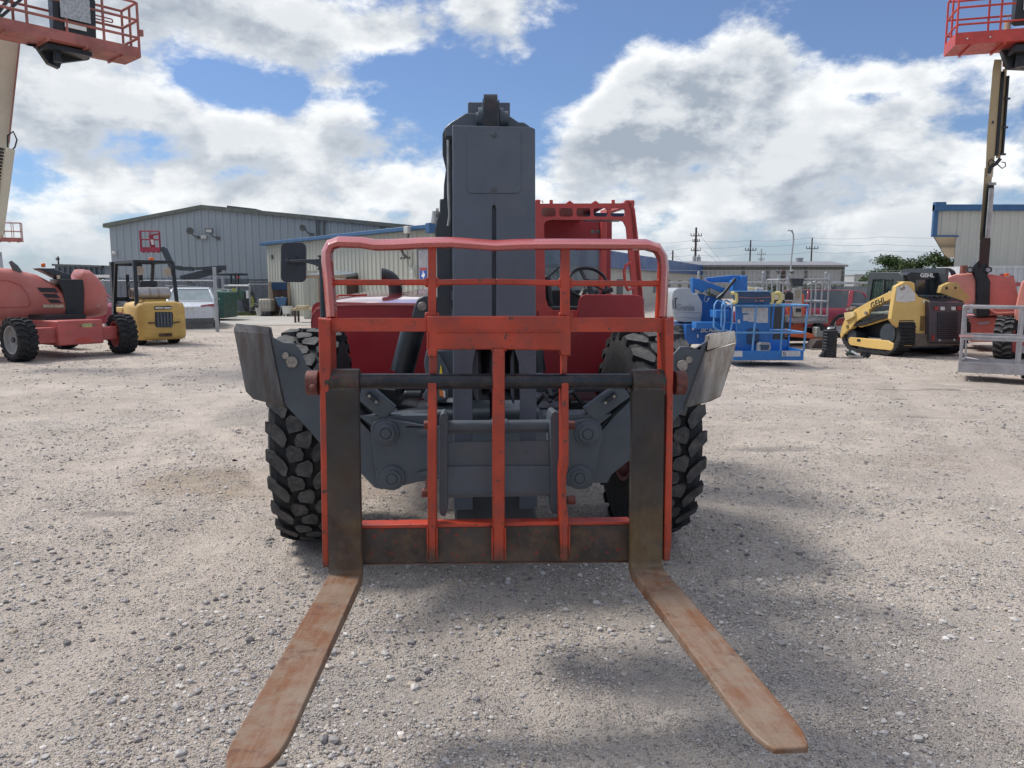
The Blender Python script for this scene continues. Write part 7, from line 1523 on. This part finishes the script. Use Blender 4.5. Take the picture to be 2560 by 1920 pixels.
# main body, rear door
m = MB(F6); m.box(.42, 1.48, .05, 2.2, .35, 1.15); m.box(.40, 1.50, -.02, .3, .20, .42); m.build('body', slate_dk, TL, bevel=.03)
xl6 = sy(*z7(1172, 700), -.12).x; xr6 = sy(*z7(1552, 700), -.12).x
m = MB(F6); m.prism([sy(*z7(x, y), -.12) for x, y in ((1172, 500), (1560, 512), (1545, 965), (1165, 958))], (0, .25, 0)); dr = m.build('rear_door', brownblk, TL, bevel=.02)
m = MB(F6); m.prism([sy(*z7(x, y), -.128) for x, y in ((1255, 622), (1482, 622), (1474, 918), (1252, 915))], (0, .02, 0)); gl = m.build('grille', black, dr)
m = MB(F6)
for k in range(12): p0 = sy(*z7(1258, 640 + k * 23), -.135); p1 = sy(*z7(1478, 641 + k * 23), -.135); m.beam(p0, p1, .02, .012)
m.build('slat', brownblk, gl, smooth=0)
for zx, mm in ((1250, tail), (1315, lamp_gl), (1436, lamp_gl), (1497, tail)):
    m = MB(F6); m.prism([sy(*z7(zx + a, 580 + b_), -.14) for a, b_ in ((-23, -19), (23, -19), (23, 20), (-23, 20))], (0, .03, 0)); m.build('rear_lamp', mm, dr, bevel=.005)
for zx, zy in ((1210, 905), (1508, 900)): m = MB(F6); m.prism([sy(*z7(zx + a, zy + b_), -.13) for a, b_ in ((-15, -30), (15, -30), (12, 32), (-15, 32))], (0, .02, 0)); m.build('reflector', tail, dr)
for zx, zy in ((1280, 931), (1443, 926)): m = MB(F6); m.prism([sy(*z7(zx + a, zy + b_), -.135) for a, b_ in ((-10, -11), (10, -11), (10, 11), (-10, 11))], (0, .02, 0)); m.build('small_label', mat('grey_label', (.4, .4, .38), .5), dr, smooth=0)
m = MB(F6); m.prism([sy(*z7(x, y), -.06) for x, y in ((1012, 862), (1165, 862), (1165, 960), (1560, 965), (1560, 985), (1010, 1000))], (0, .2, 0)); m.build('rear_bumper', mat('worn_brown_steel', (.10, .075, .06), .6, dirt=.4), TL, bevel=.01)
# towers and arms
tw = [(800, 335), (890, 285), (910, 283), (960, 330), (1045, 450), (1172, 492), (1150, 862), (1012, 862), (1003, 1000), (872, 995), (870, 820), (790, 760), (745, 700), (765, 560)]
m = MB(F6); m.prism([sy(*z7(x, y), .02) for x, y in tw], (0, .12, 0)); tw_ = m.build('lift_tower', yel2, TL, bevel=.012)
m = MB(F6); m.prism([sy(*z7(x, y), .012) for x, y in ((808, 345), (905, 318), (940, 330), (1010, 420), (1005, 498), (900, 512), (792, 500))], (0, .006, 0)); m.build('white_patch', mat('chalky_white', (.62, .62, .60), .6, var=.1, dirt=.3), tw_, smooth=0)
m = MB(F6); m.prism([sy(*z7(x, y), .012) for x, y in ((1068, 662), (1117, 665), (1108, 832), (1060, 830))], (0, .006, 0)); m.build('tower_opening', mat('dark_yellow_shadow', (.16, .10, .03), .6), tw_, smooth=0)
s = MB(F6); c0 = sy(*z7(862, 352), .01); s.cyl(c0, c0 + Vector((0, -.05, 0)), .045, n=10); s.build('pivot_bolt', pin_steel, tw_)
s = MB(F6); c0 = sy(*z7(1104, 502), .015); s.cyl(c0, c0 + Vector((0, -.004, 0)), .03, n=14); s.build('round_label', white, tw_)
m = MB(F6); m.prism([sy(*z7(x, y), .16) for x, y in ((905, 283), (960, 282), (1005, 300), (1012, 400), (960, 340))], (0, .3, 0)); m.build('tower_cap', yel2, TL, bevel=.02)
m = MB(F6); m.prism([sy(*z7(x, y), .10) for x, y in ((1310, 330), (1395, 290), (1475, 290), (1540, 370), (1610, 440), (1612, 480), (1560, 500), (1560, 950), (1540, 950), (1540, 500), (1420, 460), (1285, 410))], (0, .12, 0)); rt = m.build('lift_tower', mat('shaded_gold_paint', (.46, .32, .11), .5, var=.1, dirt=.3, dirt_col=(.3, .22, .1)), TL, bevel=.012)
for zx, zy, r_ in ((1356, 356, .035), (1453, 352, .028)): s = MB(F6); c0 = sy(*z7(zx, zy), .099); s.cyl(c0, c0 + Vector((0, -.006, 0)), r_, n=14); s.build('bore_hole', black, rt)
arm = [(338, 592), (500, 500), (790, 362), (812, 380), (800, 440), (775, 458), (500, 592), (495, 640), (345, 730), (300, 800), (265, 822), (215, 870), (188, 918), (176, 865), (200, 770), (228, 700)]
m = MB(F6); m.prism([sx(*z7(x, y), -.03) for x, y in arm], (.14, 0, 0)); ar = m.build('lift_arm', yel2, TL, bevel=.012)
m = MB(F6); m.prism([sx(*z7(x, y), -.09) for x, y in ((218, 628), (330, 612), (333, 668), (232, 722))], (.12, 0, 0)); m.build('arm_box', mat('pale_gold_paint', (.62, .47, .22), .5), ar, bevel=.01)
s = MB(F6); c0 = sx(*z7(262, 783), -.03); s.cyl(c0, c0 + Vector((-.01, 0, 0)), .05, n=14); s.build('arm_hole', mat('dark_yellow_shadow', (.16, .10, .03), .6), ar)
for zx, zy in ((472, 630), (270, 590), (310, 578)): s = MB(F6); c0 = sx(*z7(zx, zy), -.03); s.cyl(c0 + Vector((-.04, 0, 0)), c0 + Vector((.1, 0, 0)), .04, n=10); s.build('arm_pin', pin_steel, ar)
a0 = sx(*z7(512, 560), -.034); a1 = sx(*z7(685, 478), -.034); lettering('arm_lettering', 'GEHL', .20, black, ar, (a0 + a1) / 2, (a1 - a0), (0, 0, 1), depth=.003, offset=.003, fit=(a1 - a0).length * .95, space=1.1)
m = MB(F6); m.cyl(sx(*z7(500, 632), .05), sx(*z7(740, 630), .05), .045, n=12); m.cyl(sx(*z7(690, 630), .05), sx(*z7(770, 632), .05), .06, n=12); m.build('lift_cylinder', mat('grey_green_steel', (.16, .18, .15), .4), TL, smooth=40)
m = MB(F6); m.prism([sx(*z7(x, y), .06) for x, y in ((372, 762), (740, 665), (742, 690), (400, 790), (372, 778))], (.08, 0, 0)); m.build('lower_link', yel2, TL, bevel=.01)
m = MB(F6); m.tube([sy(*z7(1040 + k * 45, 440 + (k % 3) * 14), .05 + .02 * (k % 2)) for k in range(9)], .018, 6); m.tube([sy(*z7(1180 + k * 30, 460 - (k % 2) * 22), .02) for k in range(7)], .015, 6); m.build('hydraulic_hoses', black, TL)
m = MB(F6); m.prism([sy(*z7(x, y), .1) for x, y in ((1030, 440), (1120, 430), (1400, 445), (1560, 505), (1170, 500))], (0, .9, 0)); m.build('engine_deck', slate_dk, TL, bevel=.01)
# cab
m = MB(F6); xc0 = .45; cabside = [(492, 190), (520, 178), (830, 178), (870, 215), (885, 300), (850, 460), (800, 560), (740, 640), (450, 640), (455, 540)]
m.plate([[sx(*z7(x, y), xc0) for x, y in cabside], [sx(*z7(x, y), xc0) for x, y in ((540, 262), (650, 258), (640, 470), (500, 505))], [sx(*z7(x, y), xc0) for x, y in ((668, 258), (770, 262), (770, 360), (655, 440))]], (.05, 0, 0)); cb6 = m.build('cab', cabgrey, TL, bevel=.01)
m = MB(F6); m.prism([sx(*z7(x, y), xc0) + Vector((.05, 0, 0)) for x, y in ((492, 190), (520, 178), (830, 178), (870, 215), (885, 262), (860, 262), (830, 200), (500, 200))], (.95, 0, 0)); yb_ = sx(*z7(850, 400), xc0).y; m.box(xc0 + .9, xc0 + 1.0, yb_ - .3, yb_ + 1.0, .9, 2.0); m.build('cab_roof', cabgrey, cb6)
m = MB(F6)
for k in range(9):
    t = k / 8; m.tube([sx(*z7(505 + t * 265, 500 - t * 130), xc0 + .02), sx(*z7(540 + t * 235, 262), xc0 + .02)], .008, 4)
for k in range(9):
    t = k / 8; m.tube([sx(*z7(535 - t * 30, 270 + t * 225), xc0 + .02), sx(*z7(770 - t * 60, 270 + t * 120), xc0 + .02)], .008, 4)
m.build('window_guard', black, cb6, smooth=0)
m = MB(F6); m.prism([sx(*z7(x, y), xc0 + .04) for x, y in ((530, 262), (770, 262), (770, 360), (500, 505))], (.008, 0, 0)); m.build('side_window', mat('green_glass', (.10, .22, .17), .1, alpha=.75), cb6, smooth=0)
m = MB(F6); m.prism([sy(*z7(x, y), .42) for x, y in ((915, 205), (960, 178), (1010, 180), (1305, 186), (1302, 262), (1015, 262), (930, 270))], (0, .22, 0)); hb = m.build('cab_header', black, cb6, bevel=.01)
a0 = sy(*z7(1140, 216), .412); lettering('header_lettering', 'GEHL', .12, white, hb, a0, (1, 0, 0), depth=.003, offset=.004, fit=abs(sy(*z7(1218, 216), .41).x - sy(*z7(1062, 216), .41).x))
m = MB(F6); m.prism([sy(*z7(x, y), .5) for x, y in ((905, 262), (1015, 262), (1020, 420), (900, 420))], (0, .05, 0)); m.prism([sy(*z7(x, y), .5) for x, y in ((1165, 262), (1226, 262), (1226, 430), (1180, 430))], (0, .05, 0)); m.build('rear_cab_post', cabgrey, cb6); m = MB(F6); m.prism([sy(*z7(x, y), .52) for x, y in ((1010, 262), (1180, 262), (1180, 440), (1010, 440))], (0, .01, 0)); m.build('rear_window', glass_dk, cb6, smooth=0)

# --- boom lift, right
F7 = Fr(P2(2470, 708, 18.6).x, 18.6, -27); RL = thing('boom_lift', 'coral boom lift with black mast between its hoods and a bright red basket high above', 'boom lift', F7); q7 = lambda x, y, l=0: F7.y(x, y, l)
z8 = lambda zx, zy: (2340 + zx / 5.186, 640 + zy / 5.186)
m = MB(F7); m.pp([z8(*p) for p in ((95, 370), (120, 310), (180, 262), (260, 235), (470, 222), (500, 262), (520, 320), (516, 615), (440, 618), (440, 700), (100, 700))], 0, 1.6); m.build('side_hood', coral, RL, bevel=.07, seg=4)
m = MB(F7); m.pp([z8(*p) for p in ((640, 232), (700, 235), (1000, 282), (1022, 300), (1030, 350), (1068, 520), (1045, 638), (1020, 770), (700, 770), (690, 700), (700, 330))], 0, 1.6); m.build('side_hood', coral_dk, RL, bevel=.07, seg=4)
m = MB(F7); m.pp([z8(*p) for p in ((440, 795), (875, 795), (878, 950), (800, 1115), (440, 1115))], .1, 2.4); chr_ = m.build('chassis', coral_dk, RL, bevel=.02); m = MB(F7); m.pp([z8(*p) for p in ((545, 858), (690, 848), (688, 880), (548, 890))], .09, .005); m.build('grey_decal', mat('grey_decal2', (.40, .38, .42), .5), chr_, smooth=0)
m = MB(F7); m.pp([z8(*p) for p in ((440, 985), (800, 990), (800, 1008), (440, 1005))], .07, .03); m.build('chassis_lip', coral, chr_)
m = MB(F7); m.pp([z8(*p) for p in ((520, 330), (485, 225), (460, 215), (480, 130), (540, 60), (600, 20), (640, 120), (660, 230), (705, 330), (695, 640), (690, 780), (525, 780))], -.06, 1.2); mst = m.build('boom_base', black, RL, bevel=.02)
for zx in (438, 676):
    m = MB(F7); c0 = q7(*z8(zx, 178), -.08); m.lathe(c0, (0, 1, 0), [(-.06, .055), (-.06, .085), (.05, .085), (.05, .055)], n=6, closed=True); lm = m.build('ring_lug', black, RL); 
    m = MB(F7); m.cyl(c0 + Vector((0, -.04, 0)), c0 + Vector((0, 0, 0)), .056, n=12); m.build('lens', mat('grey_decal2', (.40, .38, .42), .5), lm)
e0 = q7(*z8(235, 325), .2); m = MB(F7); m.tube([e0 - Vector((0, 0, .05)), e0 + Vector((0, 0, .12)), e0 + Vector((-.05, 0, .22)), e0 + Vector((-.13, 0, .30))], [.06, .06, .055, .03], 12); m.build('exhaust_stack', black, RL, smooth=50)
b0 = q7(*z8(917, 262), .3); m = MB(F7); m.cyl(b0, b0 + Vector((0, 0, .07)), .055, n=12); m.build('beacon', orange_em, RL, bevel=.01)
m = MB(F7); m.tube(rounded_pipe([q7(*z8(1020, 735), -.04), q7(*z8(770, 745), -.05), q7(*z8(715, 700), -.05), q7(*z8(705, 680), -.04)], .1), .03, 8); m.build('bumper_rail', coral, RL, smooth=50)
m = MB(F7); m.pp([z8(*p) for p in ((790, 775), (870, 780), (860, 800), (790, 795))], 0, .1); m.build('grey_latch', galv, RL)
for x in (-.7, .8):
    for y in (1.2, 3.2): wheel(RL, F7, (x, y, .42), (1, 0, 0), .42, .3, .26, rubber_dk, coral_dk, n=18, style='bar', lug=.03)
# boom up
T7 = P2(2497, 146, 17.3); B7 = P2(2449, 690, 18.8)
def pb(px, py):   # point on the boom's own leaning plane
    t = (py - 146) / (690 - 146); return P2(px, py, 17.3 + 1.5 * t)
def strip(pts, th, name, m_, root=RL, off=0): mb = MB(W); P = [pb(x, y) + Vector((0, off, 0)) for x, y in pts]; return mb.prism(P, (th * .52, th * .85, 0)).build(name, m_, root, bevel=.006)
bz = lambda zx, zy: (2300 + zx / 2.304, zy / 2.304)
strip([bz(*p) for p in ((428, 342), (472, 342), (460, 620), (440, 800), (425, 960), (405, 1060), (375, 1060), (385, 800), (405, 560), (418, 400))], .32, 'upper_boom', tan)
strip([bz(*p) for p in ((376, 965), (424, 960), (410, 1090), (380, 1380), (345, 1380), (360, 1180))], .40, 'boom', tan, off=.02)
strip([bz(*p) for p in ((372, 1070), (412, 1068), (400, 1200), (390, 1340), (392, 1400), (370, 1659), (318, 1659), (330, 1400), (350, 1300), (360, 1180))], .28, 'lift_boom', black, off=-.10)
m = MB(W); m.cyl(pb(*bz(388, 1090)) + Vector((0, -.16, 0)), pb(*bz(365, 1370)) + Vector((0, -.16, 0)), .055, n=14); m.build('lift_cylinder', galv, RL, smooth=40)
strip([bz(*p) for p in ((385, 985), (418, 985), (415, 1020), (380, 1020))], .03, 'boom_collar', mat('cream_collar', (.5, .46, .36), .5), off=-.03); strip([bz(*p) for p in ((370, 1055), (415, 1055), (415, 1070), (370, 1070))], .06, 'boom_collar', galv, off=-.16)
pt = strip([bz(*p) for p in ((486, 395), (510, 385), (505, 460), (490, 700), (472, 905), (445, 905), (465, 600), (478, 420))], .12, 'power_track', tan, off=.05)
m = MB(W)
for k in range(52): t = k / 51; c0 = pb(*bz(475 - 35 * t, 420 + 470 * t)); m.box(c0.x - .035, c0.x + .035, c0.y - .02, c0.y + .05, c0.z - .026, c0.z + .026)
m.build('track_links', black, pt, smooth=0); m = MB(W)
for k in range(44): t = k / 43; c0 = pb(*bz(508 - 32 * t, 440 + 440 * t)); m.box(c0.x - .02, c0.x + .02, c0.y - .02, c0.y + .03, c0.z - .028, c0.z + .012)
m.build('track_links', black, pt, smooth=0)
m = MB(W)
for zx, zy in ((500, 570), (487, 735), (475, 890), (505, 390)): c0 = pb(*bz(zx, zy)); m.box(c0.x - .06, c0.x + .05, c0.y - .05, c0.y, c0.z - .02, c0.z + .02)
m.build('track_clamp', slate_dk, pt)
m = MB(W); g7 = lambda zx, zy: pb(*bz(zx, zy)) + Vector((0, -.05, 0)); m.tube([g7(455, 915), g7(430, 945), g7(400, 965), g7(390, 1000)], .04, 8); m.tube([g7(440, 950), g7(465, 972), g7(485, 960), g7(482, 938), g7(462, 935)], .012, 6); m.tube([g7(385, 960), g7(390, 930), g7(405, 920), g7(425, 935)], .012, 6); m.build('hose_bundle', black, RL, smooth=40)
m = MB(W); c0 = pb(*bz(419, 704)); m.box(c0.x - .02, c0.x + .02, c0.y - .012, c0.y + .01, c0.z - .03, c0.z + .03); m.build('boom_label', slate_dk, RL)
strip([bz(*p) for p in ((475, 335), (492, 335), (488, 380), (475, 380))], .1, 'red_link', bask_red)
FB7 = Fr(1.880 * 4.9, 3.416 * 4.9, -15)
basket(RL, FB7, -.02, 2.42, 0, .86, 6.55, 1.12, bask_red, rails=(1, .66, .36), kick=.24, nx=3, r=.022)
control_box(RL, FB7, 1.05, 1.75, .12, 6.85, 7.55)
m = MB(FB7); m.box(1.1, 2.0, .1, .7, 6.36, 6.52); m.prism([(1.0, .5, 6.52), (1.15, .5, 6.15), (1.55, .5, 6.1), (1.9, .5, 6.4), (2.2, .5, 6.52)], (0, .2, 0)); m.cyl((1.35, .4, 6.5), (1.35, .4, 6.12), .12, n=14); m.build('platform_rotator', black, RL, bevel=.02)
m = MB(FB7); m.tube(rounded_pipe([(.25, .02, 7.52), (.25, .02, 7.42), (1.0, .02, 7.46)], .04), .016, 6); m.build('rail_hook', bask_red, RL); m = MB(FB7); m.cyl((.98, .2, 6.6), (.98, .2, 7.0), .06, n=12); m.tube([(.98, .2, 7.0), (.98, .2, 7.12), (.85, .2, 7.12), (.83, .2, 7.0)], .012, 6); m.build('extinguisher', mat('beige_cap', (.5, .42, .30), .5), RL)
m = MB(FB7)
for x in (.2, .62, 1.3, 1.85): m.cyl((x, -.015, 6.66), (x, .0, 6.66), .016, n=8)
m.build('rivet', white, RL)

# --- second coral machine at the right edge
F8 = Fr(P2(2560, 708, 16.6).x, 16.6, -33); EL = thing('edge_boom_lift', 'coral lift cut off by the right edge, its chevron tyre behind the grey basket', 'boom lift', F8); q8 = lambda x, y, l=0: F8.y(x, y, l)
m = MB(F8); m.pp([z8(*p) for p in ((1141, 315), (1115, 340), (1098, 400), (1060, 550), (1040, 645), (1018, 700), (1018, 830), (1141, 845), (1800, 845), (1800, 315))], .2, 1.5); m.build('hood', coral, EL, bevel=.05, seg=3)
m = MB(F8); m.pp([z8(*p) for p in ((955, 850), (1141, 850), (1700, 850), (1700, 960), (940, 960))], .3, 1.2); m.pp([z8(*p) for p in ((985, 1260), (1141, 1275), (1700, 1275), (1700, 1350), (985, 1350))], .5, 1.0); m.build('underframe', black, EL, bevel=.01)
m = MB(F8); m.pp([z8(*p) for p in ((960, 1110), (1141, 1118), (1700, 1118), (1700, 1275), (985, 1262))], .25, 1.4); m.build('chassis', pinkdk, EL, bevel=.02); m = MB(F8); m.pp([z8(*p) for p in ((1105, 1165), (1141, 1162), (1200, 1162), (1200, 1265), (1105, 1262))], .24, .01); m.build('grey_label', galv, EL, smooth=0)
c0 = q8(*z8(875, 1300)); wheel(EL, F8, (c0.x, .2, .45), (math.cos(.12), -math.sin(.12), 0), .46, .36, .28, rubber, pinkdk, n=18, style='bar', lug=.04)
c0 = q8(*z8(1090, 1000), 1.9); wheel(EL, F8, (c0.x, 2.4, .46), (1, 0, 0), .46, .36, .28, rubber_dk, pinkdk, n=18, style='bar', lug=.04); wheel(EL, F8, (c0.x + 1.3, .2, .46), (1, 0, 0), .46, .36, .28, rubber_dk, pinkdk, n=18, style='bar', lug=.04)

# --- grey railed work basket in the right foreground, with its jib
F9 = Fr(P2(2411, 708, 13.0).x, 13.0, -31); GB = thing('work_basket', 'bare grey steel work basket held just above the gravel at the right edge', 'work platform', F9); q9 = lambda x, y, l=0: F9.y(x, y, l)
z9 = q9(2415, 931).z; k9 = q9(2415, 905).z
gsteel = mat('scuffed_grey_steel', (.36, .35, .36), .5, metal=.2, var=.18, vscale=5, dirt=.5, dirt_col=(.30, .24, .23))
m = MB(F9); m.box(0, 2.4, 0, .012, z9, k9); m.box(0, .012, .012, .9, z9, k9); m.box(0, 2.4, .9, .912, z9, k9); m.box(.012, 2.4, .012, .9, z9, z9 + .03); m.box(2.39, 2.4, .012, .9, z9, k9); m.build('platform_floor', gsteel, GB, bevel=.004)
for z in (q9(2420, 768).z, q9(2420, 847).z, q9(2420, 847).z + .03):
    if z > .8 or True: m = MB(F9); m.beam((0.02, .02, z), (2.4, .02, z), .04, .05); m.beam((0.02, .02, z), (0.02, .88, z), .04, .04); m.beam((.02, .88, z), (2.4, .88, z), .04, .04); m.build('guard_rail', gsteel, GB, bevel=.006)
zt9 = q9(2420, 768).z
for x, y in ((.025, .03), (.86, .03), (1.6, .03), (2.38, .03), (.025, .87), (.86, .87), (1.6, .87), (2.38, .87)): m = MB(F9); m.beam((x, y, z9 + .02), (x, y, zt9), .045, .045); m.build('rail_post', gsteel, GB, bevel=.006)
m = MB(F9); m.beam((.04, .45, zt9 - .02), (.10, .45, k9 + .05), .03); m.tube([(.3, .3, k9 + .02), (.1, .4, k9 + .04), (.05, .2, k9 + .02)], .018, 6); m.build('gate_bar', gsteel, GB); m = MB(F9); m.box(-.02, .20, -.02, .0, .75, .79); m.build('pink_tape', mat('pink_paint_mark', (.55, .32, .32), .6), GB)
m = MB(F9); m.box(1.2, 1.6, .9, 1.2, z9, z9 + .5); m.beam((1.4, 1.1, z9 + .3), (1.6, 3.6, .9), .16, .2); m.build('jib_arm', coral_dk, GB, bevel=.01)
m = MB(F9); m.cyl((1.0, .4, z9), (1.0, .4, z9 - .09), .08, n=10); m.build('foot', black, GB)

# little litter on the gravel: bits of bark and a stick
litter = mat('dark_bark', (.05, .04, .035), .9)
for i, (px, py, L_) in enumerate(((108, 941, .12), (283, 1040, .22), (1635, 1712, .07), (607, 1568, .05), (2226, 1278, .26))):
    c0 = W.z(px, py, .01); F_ = Fr(c0.x, c0.y, 0); m = MB(F_); r3 = random.Random(i); pts = [(-L_ / 2, 0, .006), (-L_ * .1, r3.uniform(-.02, .02), .014), (L_ / 2, r3.uniform(-.03, .03), .006)]; m.tube(pts, [.004, .013, .004], 6)
    o = m.build('bark_chip', litter if i != 4 else mat('dry_stick', (.28, .22, .15), .8), None, smooth=0); o.location = F_.o
    for v in o.data.vertices: pass
    lab = ['dark bark chip on the gravel in front of the left chevron tyre', 'long dark curled bark strip on the gravel at left', 'small dark lump on the gravel right of the right fork', 'tiny dark lump on the gravel left of the left fork', 'thin pale stick lying on the gravel at right'][i]; tag(o, lab, 'debris', 'bits of debris on the gravel')
